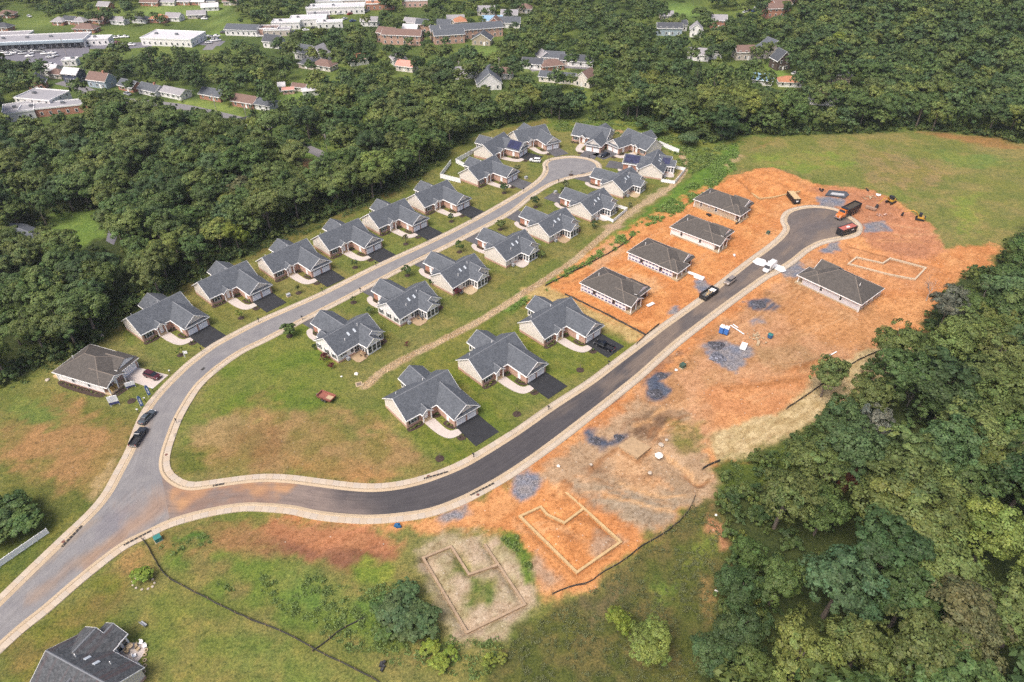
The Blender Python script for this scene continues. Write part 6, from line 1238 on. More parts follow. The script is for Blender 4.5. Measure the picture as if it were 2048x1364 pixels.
# tall weeds, tussocks
def tuft(seed, n_, rad, hg, leaf):
    r_ = np.random.default_rng(seed); c = np.column_stack([r_.normal(size=n_) * rad, r_.normal(size=n_) * rad, r_.uniform(0.05, hg, n_)]); d = unit(r_, n_); d[:, 2] = np.abs(d[:, 2]) * 0.8 + 0.25; d /= np.linalg.norm(d, axis=1)[:, None]
    lv = r_.uniform(0.7, 1.35, n_); return leaf_quads(c, d, leaf * r_.uniform(.6, 1.4, n_), r_, np.column_stack([lv, lv, lv, np.ones(n_)]))
def weeds(name, polys, dens, colour, label, sz=(0.6, 1.2), lf=0.34, zmul=1.0, seed=1):
    T = [foliage_mesh(name, *tuft(seed * 10 + k, 26, 0.42, 0.55, lf), M_WEED) for k in range(3)]; out = []
    for q in polys:
        p = np.array(W_(q)); lo, hi = p.min(0), p.max(0); n_ = int((hi[0] - lo[0]) * (hi[1] - lo[1]) * dens); wx = rng.uniform(lo[0], hi[0], n_); wy = rng.uniform(lo[1], hi[1], n_)
        k = (poly_sd(wx, wy, p) + (fbm(wx, wy, 3, 5) - .5) * 3 > 0) & (fbm(wx, wy, 4.5, 15) > 0.43); wx, wy = wx[k], wy[k]; s = rng.uniform(*sz, len(wx))
        out.append(np.column_stack([wx, wy, np.full(len(wx), -0.1), s, s, s * zmul * rng.uniform(.7, 1.3, len(wx)), rng.uniform(0, 6.28, len(wx)), rng.integers(0, 3, len(wx))]))
    return scatter(name, np.concatenate(out), T, label, obj_color=FOLI[colour] if isinstance(colour, str) else colour)
BANKW = [(1015, 625), (1070, 582), (1120, 552), (1190, 508), (1250, 466), (1310, 424), (1370, 375), (1480, 282), (1470, 340), (1410, 386), (1352, 427), (1286, 458), (1239, 495), (1180, 528), (1120, 558), (1060, 602)]
weeds('bank_weeds', [BANKW], 3.2, (0.17, 0.26, 0.065, 1), 'lush weeds on the bank between swale and building site', (0.5, 1.15), seed=1)
weeds('meadow_weeds', [[(1105, 240), (1200, 242), (1290, 250), (1340, 266), (1400, 300), (1480, 285), (1400, 345), (1375, 350), (1340, 300), (1230, 268), (1110, 262)]], 0.7, (0.16, 0.22, 0.065, 1), 'rank growth on the green bank below the far wood', (0.6, 1.4), seed=2)
weeds('rough_weeds', [[(540, 1152), (620, 1140), (700, 1180), (790, 1160), (850, 1210), (900, 1290), (840, 1345), (700, 1300), (560, 1225), (430, 1165)], [(310, 1095), (420, 1065), (430, 1085), (340, 1110)], [(1000, 1062), (1040, 1070), (1058, 1110), (1070, 1165), (1050, 1165), (1035, 1120), (1008, 1090)], [(890, 1270), (1000, 1290), (980, 1364), (880, 1350)]], 1.1, (0.15, 0.21, 0.065, 1), 'rough green weeds on the plots below the fresh street', (0.4, 1.0), seed=3)
weeds('meadow_grass', [[(1070, 1240), (1180, 1184), (1300, 1092), (1392, 1012), (1432, 1004), (1460, 1100), (1430, 1250), (1370, 1400), (980, 1420), (1010, 1310)]], 1.3, (0.125, 0.14, 0.06, 1), 'rough brownish green meadow grass below the digs', (0.35, 0.8), 0.3, seed=4)
weeds('edge_weeds', [[(0, 760), (120, 715), (235, 640), (395, 552), (520, 486), (640, 438), (800, 368), (850, 345), (845, 360), (720, 420), (640, 455), (520, 505), (400, 568), (240, 660), (120, 745), (0, 785)], [(1430, 935), (1560, 895), (1640, 835), (1690, 775), (1660, 830), (1580, 920), (1450, 1010)]], 0.9, (0.11, 0.155, 0.05, 1), 'weeds along the edge of the woods', (0.5, 1.2), seed=5)
# ------------------------------------------------------------------ vehicles
CP = {}
def cpaint(nm, c, rough=0.25, metal=0.4):
    if nm not in CP: CP[nm] = paintmat(nm + '_paint', tuple(c) + (1,), rough, metal)
    return CP[nm]
M_TYRE = plain('tyre_rubber', (0.015, 0.015, 0.016, 1), 0.8, 0.2); M_RIM = plain('wheel_rim', (0.35, 0.35, 0.36, 1), 0.35, 0.1, 2, 0.8); M_CGLASS = glassy('car_glass', (0.012, 0.014, 0.018, 1), 0.05)
M_LAMP = plain('headlamp', (0.75, 0.76, 0.78, 1), 0.15, 0.05); M_TAIL = plain('tail_lamp', (0.32, 0.012, 0.012, 1), 0.2, 0.1); M_CHROME = plain('bumper_metal', (0.45, 0.45, 0.46, 1), 0.25, 0.05, 2, 0.8)
def loft(m, secs, mi=0):
    """sections (x, half width, bottom, shoulder, top, half width at top)"""
    i0 = len(m.v)
    for x_, w_, z0, z1, z2, wt in secs:
        m.v += [(x_, -w_ * 0.93, z0), (x_, -w_, z0 + (z1 - z0) * 0.35), (x_, -w_, z1), (x_, -wt, z2), (x_, wt, z2), (x_, w_, z1), (x_, w_, z0 + (z1 - z0) * 0.35), (x_, w_ * 0.93, z0)]
    n = 8
    for k in range(len(secs) - 1):
        for j in range(n):
            a = i0 + k * n + j; b = i0 + k * n + (j + 1) % n; m.f.append((a, b, b + n, a + n)); m.m.append(mi)
    m.f.append(tuple(i0 + j for j in range(n))[::-1]); m.m.append(mi); e = i0 + (len(secs) - 1) * n; m.f.append(tuple(e + j for j in range(n))); m.m.append(mi)
    return m
def slab4(m, x0b, x1b, x0t, x1t, wb, wt, z0, z1):
    return m.hexa([(x0b, -wb, z0), (x1b, -wb, z0), (x1b, wb, z0), (x0b, wb, z0), (x0t, -wt, z1), (x1t, -wt, z1), (x1t, wt, z1), (x0t, wt, z1)])
WHEEL = {}
def wheels(root, xs, tr, r_, wd=0.24):
    if (r_, wd) not in WHEEL: WHEEL[(r_, wd)] = (MB().cyl((0, -wd / 2, 0), r_, wd, 14, 0, 'y').mesh('tyre', M_TYRE), MB().cyl((0, -wd / 2 - 0.012, 0), r_ * 0.62, wd + 0.024, 10, 0, 'y').mesh('rim', M_RIM))
    a, b = WHEEL[(r_, wd)]
    for x_ in xs:
        for s_ in (-1, 1): o = link('wheel', a, root, (x_, s_ * tr, r_)); link('rim', b, o)
def lamps(root, xf, xr, y_, zf, zr, w_=0.2):
    for s_ in (-1, 1):
        link('headlight', MB().box(-0.06, 0.05, -w_, w_, -0.08, 0.08).mesh('headlight', M_LAMP), root, (xf, s_ * y_, zf)); link('tail_light', MB().box(-0.05, 0.06, -w_ * .7, w_ * .7, -0.12, 0.12).mesh('tail_light', M_TAIL), root, (xr, s_ * y_, zr))
def between(p_front, p_rear):
    a = g(*p_front); b = g(*p_rear); return ((a[0] + b[0]) / 2, (a[1] + b[1]) / 2, 0.05), math.atan2(a[1] - b[1], a[0] - b[0])
def sedan(pf, pr, paint_, label, cat='car', kind='sedan', z=0.05, group=None):
    loc, a = between(pf, pr); root = empty('parked_car', (loc[0], loc[1], z), a, label, cat, group); m = MB()
    if kind == 'sedan':
        loft(m, [(-2.4, .72, .35, .72, .82, .6), (-2.25, .86, .25, .85, .98, .74), (-1.5, .91, .22, .9, 1.0, .78), (0.8, .91, .22, .88, .97, .78), (1.0, .91, .22, .84, .93, .76), (2.0, .87, .24, .7, .8, .7), (2.38, .7, .32, .6, .68, .55)])
        c = slab4(MB(), -1.75, 1.05, -1.0, 0.2, .76, .58, .94, 1.4); r_ = slab4(MB(), -1.06, 0.26, -0.95, 0.1, .605, .55, 1.385, 1.46); pil = [(-.4,)]; x1, tr, wr = (-1.42, 1.42), .82, .33; lz = (.66, .8); xf, xr = 2.27, -2.33
    elif kind == 'suv':
        loft(m, [(-2.3, .8, .4, .9, 1.0, .7), (-2.2, .9, .28, 1.0, 1.08, .8), (-1.4, .94, .26, 1.02, 1.08, .82), (0.9, .94, .26, 1.0, 1.06, .82), (1.2, .94, .26, .96, 1.04, .8), (2.1, .9, .28, .86, .96, .76), (2.35, .76, .35, .72, .8, .6)])
        c = slab4(MB(), -2.2, 1.2, -1.85, 0.45, .8, .64, 1.04, 1.6); r_ = slab4(MB(), -1.95, 0.5, -1.8, 0.35, .665, .6, 1.585, 1.67); x1, tr, wr = (-1.4, 1.4), .85, .36; lz = (.8, .95); xf, xr = 2.26, -2.26
    else:  # van
        loft(m, [(-2.75, .94, .35, 1.9, 2.35, .8), (-2.7, .98, .3, 1.95, 2.45, .82), (1.0, .98, .3, 1.95, 2.45, .82), (1.35, .98, .3, 1.5, 2.2, .78), (1.9, .96, .3, 1.1, 1.3, .8), (2.65, .88, .32, .95, 1.02, .7), (2.8, .75, .38, .75, .8, .6)])
        c = slab4(MB(), 1.38, 2.02, 1.2, 1.42, .86, .76, 1.32, 2.1); r_ = MB().box(0.4, 1.3, -1.0, -.975, 1.3, 1.9).box(0.4, 1.3, .975, 1.0, 1.3, 1.9); x1, tr, wr = (-1.75, 1.75), .86, .36; lz = (.82, 1.2); xf, xr = 2.72, -2.78
    m.obj('body', paint_, root); c.obj('cabin_glass', M_CGLASS, root); r_.obj('roof' if kind != 'van' else 'side_window', paint_ if kind != 'van' else M_CGLASS, root)
    wheels(root, x1, tr, wr); lamps(root, xf, xr, .6, *lz); link('bumper', MB().box(-.08, .06, -.75, .75, -.09, .09).mesh('bumper', M_BLACK), root, (xr - .02, 0, .45)); return root
def pickup(pf, pr, paint_, label, rack=False):
    loc, a = between(pf, pr); root = empty('pickup_truck', loc, a, label, 'pickup truck'); m = MB()
    loft(m, [(-.35, .95, .35, 1.05, 1.12, .86), (1.0, .95, .35, 1.05, 1.12, .86), (1.25, .95, .35, 1.02, 1.1, .84), (2.5, .93, .38, .95, 1.06, .8), (2.8, .84, .42, .85, .92, .7)])
    m.box(-2.85, -.35, -.95, .95, .5, .62).box(-2.85, -.35, -.95, -.86, .62, 1.1).box(-2.85, -.35, .86, .95, .62, 1.1).box(-2.88, -2.8, -.95, .95, .62, 1.1)
    m.obj('body', paint_, root); slab4(MB(), -.35, 1.3, -.2, .6, .82, .66, 1.1, 1.72).obj('cabin_glass', M_CGLASS, root); slab4(MB(), -.27, .66, -.15, .5, .68, .62, 1.70, 1.79).obj('roof', paint_, root)
    MB().box(-2.78, -.37, -.84, .84, .625, .66).obj('bed_liner', M_BLACK, root); wheels(root, (-1.85, 1.85), .86, .40, .28); lamps(root, 2.72, -2.87, .72, .85, .85, .16)
    link('bumper', MB().box(-.1, .05, -.9, .9, -.1, .1).mesh('bumper', M_CHROME), root, (-2.92, 0, .5)); link('bumper', MB().box(-.05, .1, -.88, .88, -.1, .1).mesh('bumper', M_CHROME), root, (2.8, 0, .5)); return root
sedan((306, 827), (285, 848.5), cpaint('slate', (0.10, 0.12, 0.13)), 'grey sedan parked at the kerb below the model home signs')
pickup((287.5, 863.5), (269.5, 891), cpaint('charcoal', (0.035, 0.04, 0.045)), 'charcoal pickup truck parked behind the grey sedan'); pickup((1190.5, 686.5), (1226, 703.5), cpaint('black', (0.012, 0.014, 0.02)), 'black pickup truck on the drive beside the straw slope')
sedan((321, 759.5), (291, 749), cpaint('maroon', (0.10, 0.016, 0.022)), 'maroon crossover parked on the model home drive', kind='suv', z=0.06); sedan((1061, 322.5), (1080, 324.5), cpaint('white', (0.75, 0.75, 0.74), .3, 0), 'white car on the drive of the house with solar panels', kind='suv')
sedan((1202, 316), (1217, 309), cpaint('black', 0), 'black car on the drive of the mirrored house by the turning circle'); sedan((1524, 550), (1551, 529), cpaint('white', 0), 'white delivery van parked on the fresh street with its tail over the white sheet', 'van', 'van')
sedan((1449, 572.5), (1469.5, 558), cpaint('champagne', (0.36, 0.30, 0.25)), 'beige minivan parked behind the open black dumpster', 'minivan', 'suv'); sedan((650, 326), (652, 314), cpaint('black', 0), 'dark jeep at the end of the lane in the wood', 'jeep', 'suv')

def dumpster(pf, pr, label, fill, L_=6.6, Wd=2.4, Hh=1.6, name='dumpster', paint_=None, tall=False):
    loc, a = between(pf, pr); root = empty(name, loc, a, label, 'dumpster'); pm = paint_ or cpaint('container_black', (0.014, 0.017, 0.022), .5, .1); m = MB(); x0, x1, y0, y1 = -L_ / 2, L_ / 2, -Wd / 2, Wd / 2
    m.box(x0, x1, y0, y1, .2, .3).box(x0, x1, y0, y0 + .08, .3, Hh).box(x0, x1, y1 - .08, y1, .3, Hh).box(x0, x0 + .08, y0 + .08, y1 - .08, .3, Hh).box(x1 - .08, x1, y0 + .08, y1 - .08, .3, Hh)
    m.obj('shell', pm, root)
    for k in range(7):
        for s_ in (-1, 1): xx = x0 + (k + .5) * L_ / 7; MB().box(xx - .06, xx + .06, s_ * (Wd / 2 + .05) - .05, s_ * (Wd / 2 + .05) + .05, .25, Hh).obj('rib', pm, root)
    MB().box(x0 - .06, x1 + .06, y0 - .08, y0 + .06, Hh - .1, Hh + .04).box(x0 - .06, x1 + .06, y1 - .06, y1 + .08, Hh - .1, Hh + .04).obj('top_rail', pm, root)
    for xx in (x0 + .6, x1 - .6):
        for s_ in (-1, 1): MB().cyl((xx, s_ * .8 - .1, .12), .16, .2, 10, 0, 'y').obj('roller', M_METAL, root)
    return root, (x0, x1, y0, y1, Hh)
dr, db = dumpster((1433, 580), (1400, 603), 'open black dumpster of scrap timber on the fresh street', 'scrap')
for k, (x_, y_, l_, an_, c_) in enumerate([(-.9, .1, 2.6, .3, M_WOOD), (-.3, -.3, 2.2, -.2, M_WOOD), (.3, .3, 2.4, .6, M_WOOD), (-1.4, -.4, 1.8, 1.0, M_WOOD), (.8, -.5, 1.6, .1, M_WOOD)]):
    link('scrap_board', MB().box(-l_ / 2, l_ / 2, -.12, .12, 0, .06).mesh('scrap_board', c_), dr, (x_, y_, .9 + .12 * k)).rotation_euler = (0.1 * (k - 2), 0.12, an_)
MB().box(1.3, 2.9, -.9, .9, .95, 1.05).obj('sheet_scrap', M_TRIM, dr); MB().prism([(-3.1, -1.05), (3.1, -1.05), (3.1, 1.05), (-3.1, 1.05)], .35, .8).obj('rubbish', plain('rubbish', (0.12, 0.12, 0.12, 1), .9, .5, 2), dr)
dr, db = dumpster((1593.5, 409), (1578, 391), 'black container heaped with new timber beside the site turning circle', 'timber', 6.8, 2.4, 1.9, 'timber_container')
for k in range(8): link('plank', MB().box(-3.2, 3.2, -.13, .13, 0, .1).mesh('plank', M_WOOD), dr, (0.05 * (k % 3), -1.0 + k * .285, 1.92 + 0.03 * (k % 2)))
MB().box(-3.2, 3.2, -1.08, 1.08, .35, 1.9).obj('timber_stack', M_WOOD, dr); link('notice', MB().box(0, .02, -.4, .4, -.25, .25).mesh('notice', M_TRIM), dr, (3.42, 0, 1.1))
dr, db = dumpster((1708, 461), (1674, 472), 'tall black container with a faded red load beside the orange truck', 'red', 6.9, 2.5, 2.5, 'tall_container')
MB().prism([(-3.3, -1.1), (3.3, -1.1), (3.3, 1.1), (-3.3, 1.1)], .4, 2.42).obj('red_load', plain('red_load', (0.36, 0.10, 0.075, 1), .8, .3, 2), dr); MB().box(-.5, .6, -.5, .3, 2.42, 2.55).obj('loose_sheet', M_TRIM, dr); link('notice', MB().box(-.45, .45, -.02, .0, -.2, .2).mesh('notice', M_TRIM), dr, (1.2, -1.31, 1.7))
# dump truck
loc, a = between((1671, 441.5), (1716, 418)); root = empty('dump_truck', loc, a, 'orange cabbed dump truck with a long black body on the site turning circle', 'truck'); root.scale = (1.12, 1.12, 1.15); OR = cpaint('truck_orange', (0.62, 0.17, 0.025), .3, .1); BK = cpaint('container_black', 0)
loft(MB(), [(3.2, 1.15, .7, 2.0, 2.1, 1.0), (3.9, 1.15, .7, 1.95, 2.05, 1.0), (4.1, 1.05, .7, 1.75, 1.9, .85), (5.4, .95, .75, 1.6, 1.72, .75), (5.6, .85, .8, 1.4, 1.5, .7)]).obj('bonnet', OR, root); slab4(MB(), 2.5, 3.95, 2.6, 3.6, 1.15, 1.0, 1.9, 2.85).obj('cab', OR, root)
slab4(MB(), 3.62, 3.98, 3.42, 3.68, .95, .86, 2.08, 2.72).box(2.8, 3.4, -1.14, -1.1, 2.1, 2.65).box(2.8, 3.4, 1.1, 1.14, 2.1, 2.65).obj('windscreen', M_CGLASS, root); MB().box(-4.9, 5.2, -.45, .45, .7, .95).obj('chassis', BK, root)
m = MB(); m.box(-5.0, 2.3, -1.25, 1.25, 1.1, 1.25); 
for s_ in (-1, 1): m.box(-5.0, 2.3, s_ * 1.2 - .05, s_ * 1.2 + .05, 1.25, 2.9)
m.box(-5.05, -4.95, -1.15, 1.15, 1.25, 2.9).box(2.25, 2.35, -1.15, 1.15, 1.25, 3.2).box(2.3, 3.3, -1.1, 1.1, 3.1, 3.2); m.obj('tipper_body', BK, root)
for k in range(8):
    for s_ in (-1, 1): MB().box(-4.8 + k * .98, -4.7 + k * .98, s_ * 1.3 - .05, s_ * 1.3 + .05, 1.2, 2.9).obj('rib', BK, root)
MB().prism([(-4.9, -1.1), (2.2, -1.1), (2.2, 1.1), (-4.9, 1.1)], 1.3, 2.45).obj('load', plain('truck_load', (0.055, 0.045, 0.032, 1), 1, .6, 2), root); wheels(root, (4.5,), 1.0, .52, .3); wheels(root, (-.6, -2.0, -3.3), .95, .52, .55)
for s_ in (-1, 1): MB().cyl((2.42, s_ * 1.0, 1.0), .09, 2.3, 8).obj('exhaust_stack', M_CHROME, root); link('headlight', MB().box(-.03, .03, -.15, .15, -.1, .1).mesh('headlight', M_LAMP), root, (5.6, s_ * .6, 1.2))
MB().box(5.55, 5.8, -1.1, 1.1, .55, .85).obj('bumper', M_CHROME, root)
# excavators
YE = cpaint('digger_yellow', (0.46, 0.26, 0.03), .4, .0)
def digger(p_body, p_bucket, label, s=1.0):
    x_, y_ = g(*p_body); bx, by = g(*p_bucket); a = math.atan2(by - y_, bx - x_); reach = math.hypot(bx - x_, by - y_) / s; root = empty('excavator', (x_, y_, 0), a, label, 'excavator'); root.scale = (s, s, s)
    for q in (-1, 1):
        t = MB(); n = 14; pts = [(-1.3 + .35 * math.cos(a_), .38 + .36 * math.sin(a_)) for a_ in np.linspace(math.pi / 2, 1.5 * math.pi, n // 2)] + [(1.3 + .35 * math.cos(a_), .38 + .36 * math.sin(a_)) for a_ in np.linspace(-math.pi / 2, math.pi / 2, n // 2)]
        i = len(t.v); k = len(pts); t.v += [(p[0], q * .95 - .24, p[1]) for p in pts] + [(p[0], q * .95 + .24, p[1]) for p in pts]
        for j in range(k): t.f.append((i + j, i + (j + 1) % k, i + k + (j + 1) % k, i + k + j)); t.m.append(0)
        t.f.append(tuple(i + j for j in range(k))); t.f.append(tuple(i + k + j for j in reversed(range(k)))); t.m += [0, 0]; t.obj('track', M_TYRE, root)
    slab4(MB(), -1.6, .9, -1.5, .8, 1.05, .95, .8, 1.5).obj('body', YE, root); slab4(MB(), -.3, .8, -.25, .6, .9, .75, 1.5, 2.5).obj('cab', M_CGLASS, root); MB().box(-.4, .75, -.85, .85, 2.5, 2.6).obj('cab_roof', M_BLACK, root); MB().box(-1.75, -1.3, -1.0, 1.0, .9, 1.6).obj('counterweight', M_BLACK, root)
    k0 = (.8, -.3, 1.3); k1 = (reach * .5, -.3, 3.0); k2 = (reach * .95, -.3, 1.5); k3 = (reach, -.3, .3)
    m = MB(); m.tube([k0, ((k0[0] + k1[0]) / 2, -.3, 2.6), k1], [.2, .24, .17], 6); m.obj('boom', YE, root); MB().tube([k1, k2], [.17, .13], 6).obj('arm', YE, root); MB().tube([k0, ((k0[0] + k1[0]) / 2 + .2, -.3, 2.2)], [.07, .07], 6).obj('ram', M_CHROME, root)
    MB().hexa([(k3[0] - .5, -.75, 0), (k3[0] + .35, -.75, .05), (k3[0] + .35, .15, .05), (k3[0] - .5, .15, 0), (k2[0] - .3, -.7, 1.0), (k2[0] + .25, -.7, 1.35), (k2[0] + .25, .1, 1.35), (k2[0] - .3, .1, 1.0)]).obj('bucket', M_BLACK, root); return root
digger((1781, 405), (1754, 416), 'yellow excavator with its arm out by the grey slab'); digger((1839, 439), (1803, 431), 'yellow excavator at the edge of the hillside field', 0.9)
# rusty trailer on the dry grass
loc, a = between((640, 797), (667, 799)); root = empty('dump_trailer', loc, a - 0.35, 'rust red open trailer with twin axles left on the lawn', 'trailer'); RU = plain('rusted_steel', (0.24, 0.085, 0.06, 1), .8, .35, 3); m = MB()
m.box(-2.0, 2.0, -1.05, 1.05, .55, .65).hexa([(-2, -1.05, .65), (2, -1.05, .65), (2, -.98, .65), (-2, -.98, .65), (-2.1, -1.2, 1.25), (2.1, -1.2, 1.25), (2.1, -1.12, 1.25), (-2.1, -1.12, 1.25)]).hexa([(-2, .98, .65), (2, .98, .65), (2, 1.05, .65), (-2, 1.05, .65), (-2.1, 1.12, 1.25), (2.1, 1.12, 1.25), (2.1, 1.2, 1.25), (-2.1, 1.2, 1.25)]).hexa([(-2.05, -1.05, .65), (-1.95, -1.05, .65), (-1.95, 1.05, .65), (-2.05, 1.05, .65), (-2.2, -1.18, 1.25), (-2.1, -1.18, 1.25), (-2.1, 1.18, 1.25), (-2.2, 1.18, 1.25)]).hexa([(1.95, -1.05, .65), (2.05, -1.05, .65), (2.05, 1.05, .65), (1.95, 1.05, .65), (2.1, -1.18, 1.25), (2.2, -1.18, 1.25), (2.2, 1.18, 1.25), (2.1, 1.18, 1.25)])
m.obj('box', RU, root); wheels(root, (-.45, .45), 1.15, .34, .22); MB().tube([(2, -.5, .5), (3.2, 0, .45)], [.05, .05], 5).tube([(2, .5, .5), (3.2, 0, .45)], [.05, .05], 5).obj('drawbar', M_METAL, root); MB().box(-1.7, -.1, -.8, .4, .655, .7).obj('old_sheet', M_SLAB, root)

# parked cars too far away to show more than their outline
FC = {}; FCARS = []; FCOBJ = []
def far_car(px, py, ang, c, label, s=1.0):
    if c not in FC:
        m = MB(); loft(m, [(-2.2, .8, .3, .75, .9, .7), (-2.0, .9, .25, .85, .98, .8), (1.0, .9, .25, .85, .95, .8), (2.1, .85, .3, .7, .8, .7)]); slab4(m, -1.7, 1.0, -1.2, .3, .78, .62, .93, 1.45); m.m = m.m[:-6] + [1] * 6
        slab4(m, -1.2, .32, -1.1, .2, .63, .58, 1.44, 1.52); FC[c] = m.mesh('far_car', [cpaint(c, FCOL[c], .3, .2), M_CGLASS])
    FCARS.append((px, label)); x_, y_ = g(px, py); o = link('parked_car', FC[c], None, (x_, y_, .05 + float(hill(x_, y_))), R(ang), label, 'car', 'cars in the far car parks'); o.scale = (s, s, s); FCOBJ.append(o)
FCOL = dict(farwhite=(0.7, 0.7, 0.7), farblack=(0.02, 0.02, 0.025), fargrey=(0.16, 0.17, 0.18), farblue=(0.03, 0.06, 0.16), farred=(0.30, 0.03, 0.03), farsilver=(0.42, 0.43, 0.45))
CN = dict(farwhite='white', farblack='black', fargrey='grey', farblue='blue', farred='red', farsilver='silver')
for k, (px, py, a, c) in enumerate([(29, 101, 20, 'fargrey'), (37, 104, 20, 'farsilver'), (50, 103, 20, 'fargrey'), (64, 107, -50, 'farwhite'), (66, 104, 20, 'farwhite'), (80, 96, 30, 'fargrey'), (86, 98, 30, 'farsilver'), (75, 100, 30, 'farblack'), (82, 104, 15, 'fargrey'), (91, 109, 12, 'farwhite'), (108, 95, 8, 'farblack'), (123, 95, 5, 'farblue'), (146, 93, -10, 'farwhite'), (157, 95, -14, 'farblack'), (106, 108, 15, 'farwhite'), (110, 113, 12, 'farsilver'), (60, 114, 12, 'farwhite'), (46, 109, 14, 'farsilver'), (8, 107, 14, 'farwhite'), (18, 111, 14, 'farsilver'), (26, 108, 14, 'farwhite'), (3, 112, 14, 'farred'), (84, 127, 8, 'farblack'), (105, 131, 6, 'farwhite'), (101, 116, 10, 'farsilver')]):
    far_car(px, py, a, c, f'{CN[c]} car before the long shop row')
for px, py, a, c in [(224, 77.5, 0, 'farwhite'), (232, 77, 0, 'farsilver'), (240, 76, 0, 'farwhite'), (252, 75.5, 4, 'farwhite'), (227, 89, 40, 'farwhite'), (235, 87.5, 80, 'farred'), (264, 91, 4, 'farwhite')]: far_car(px, py, a, c, f'{CN[c]} car beside the small white roofed shop')
for px, py, a, c in [(403, 78, 10, 'farblue'), (412, 74, 10, 'farwhite'), (424, 76, 4, 'fargrey'), (431, 78, 4, 'farblack'), (428, 83, 8, 'farwhite'), (436, 82, 8, 'farsilver'), (418, 87, 8, 'farsilver'), (448, 67, 10, 'farblack'), (434, 74, 0, 'farwhite')]: far_car(px, py, a, c, f'{CN[c]} car right of the warehouse')
for px, py, a, c in [(540, 71, 10, 'farwhite'), (566, 70, 10, 'fargrey'), (590, 66, 10, 'farblue'), (612, 62, 10, 'farwhite'), (640, 54, 14, 'farsilver'), (652, 52, 14, 'fargrey'), (628, 58, 14, 'farblack'), (690, 40, 60, 'farwhite'), (700, 30, 60, 'farred'), (712, 20, 60, 'farwhite'), (724, 12, 60, 'farblack'), (690, 26, 20, 'farsilver'), (680, 30, 20, 'farwhite'), (735, 24, 60, 'farsilver'), (748, 4, 62, 'farwhite'), (706, 44, 30, 'farblue'), (598, 70, 10, 'farred'), (520, 74, 10, 'farwhite')]: far_car(px, py, a, c, f'{CN[c]} car among the stores atop the town')
for px, py, a, c in [(1489, 31, 40, 'farwhite'), (1497, 29, 40, 'farblack'), (1512, 26, 30, 'farwhite'), (1520, 24, 30, 'fargrey'), (1506, 31, 40, 'farblue'), (1480, 35, 40, 'farsilver')]: far_car(px, py, a, c, f'{CN[c]} car by the red brick apartment blocks')
for px, py, a, c, l in [(207, 172, 4, 'farwhite', 'white car before the grey blue house'), (1164, 131, 10, 'farblue', 'blue car before the long black roofed house'), (1130, 160, 50, 'farwhite', 'white car beside the long low ranch'), (256, 190, -30, 'farsilver', 'silver car at the bend of the lane'), (410, 40, -4, 'farwhite', 'white car on the drive by the green field'), (403, 38, 10, 'farblack', 'black car on the drive by the green field'), (1590, 149, 20, 'farwhite', 'white car behind the orange roofed white house'), (60, 35, -40, 'farwhite', 'white car on the far left road'), (152, 163, -10, 'farsilver', 'silver car by the navy house')]: far_car(px, py, a, c, l)

# ------------------------------------------------------------------ street trees, saplings, garden shrubs
YT = {}
def yard_tree(px, py, r_, h, hue, label, ring=0.9, sparse=False, mulch=True, cat='tree'):
    x_, y_ = g(px, py); r_ *= 1.25; h *= 1.15; key = (round(r_, 1), sparse)
    if key not in YT:
        V, F, va, L = crown(int(500 + r_ * 37), int((260 if sparse else 1500) * max(.5, r_ / 1.5) ** 1.5), 1.0, 1.45, 0.0, .22 / max(1, r_) ** .5 if not sparse else .16, 16, .36, jit=.5); YT[key] = (V, F, va, L)
    V, F, va, L = YT[key]; root = empty('young_tree' if cat == 'tree' else 'shrub', (x_, y_, 0), random.uniform(0, 6), label, cat, None)
    me = foliage_mesh('crown', V * np.array([r_, r_, (h - h * .28) / 1.45]) + np.array([0, 0, h * .28]), F, va, M_LEAF); o = link('crown', me, root); o.color = tuple(c * random.uniform(.9, 1.1) for c in FOLI[hue][:3]) + (1,)
    m = MB(); m.tube([(0, 0, -.3), (.02, .02, h * .5), (0, 0, h * .8)], [.05 + h * .008, .04 + h * .006, .015], 6)
    for k in range(5): a = k * 1.26; m.tube([(0, 0, h * (.35 + .06 * k)), (math.cos(a) * r_ * .6, math.sin(a) * r_ * .6, h * (.55 + .07 * k))], [.025, .008], 4)
    m.obj('trunk', M_BARK, root)
    if mulch: mm = MB(); mm.prism([(x_ + ring * math.cos(t) * random.uniform(.9, 1.1), y_ + ring * math.sin(t) * random.uniform(.9, 1.1)) for t in np.linspace(0, 6.0, 14)], -.2, .05); mm.obj('mulch_bed', M_MULCH, kind='structure')
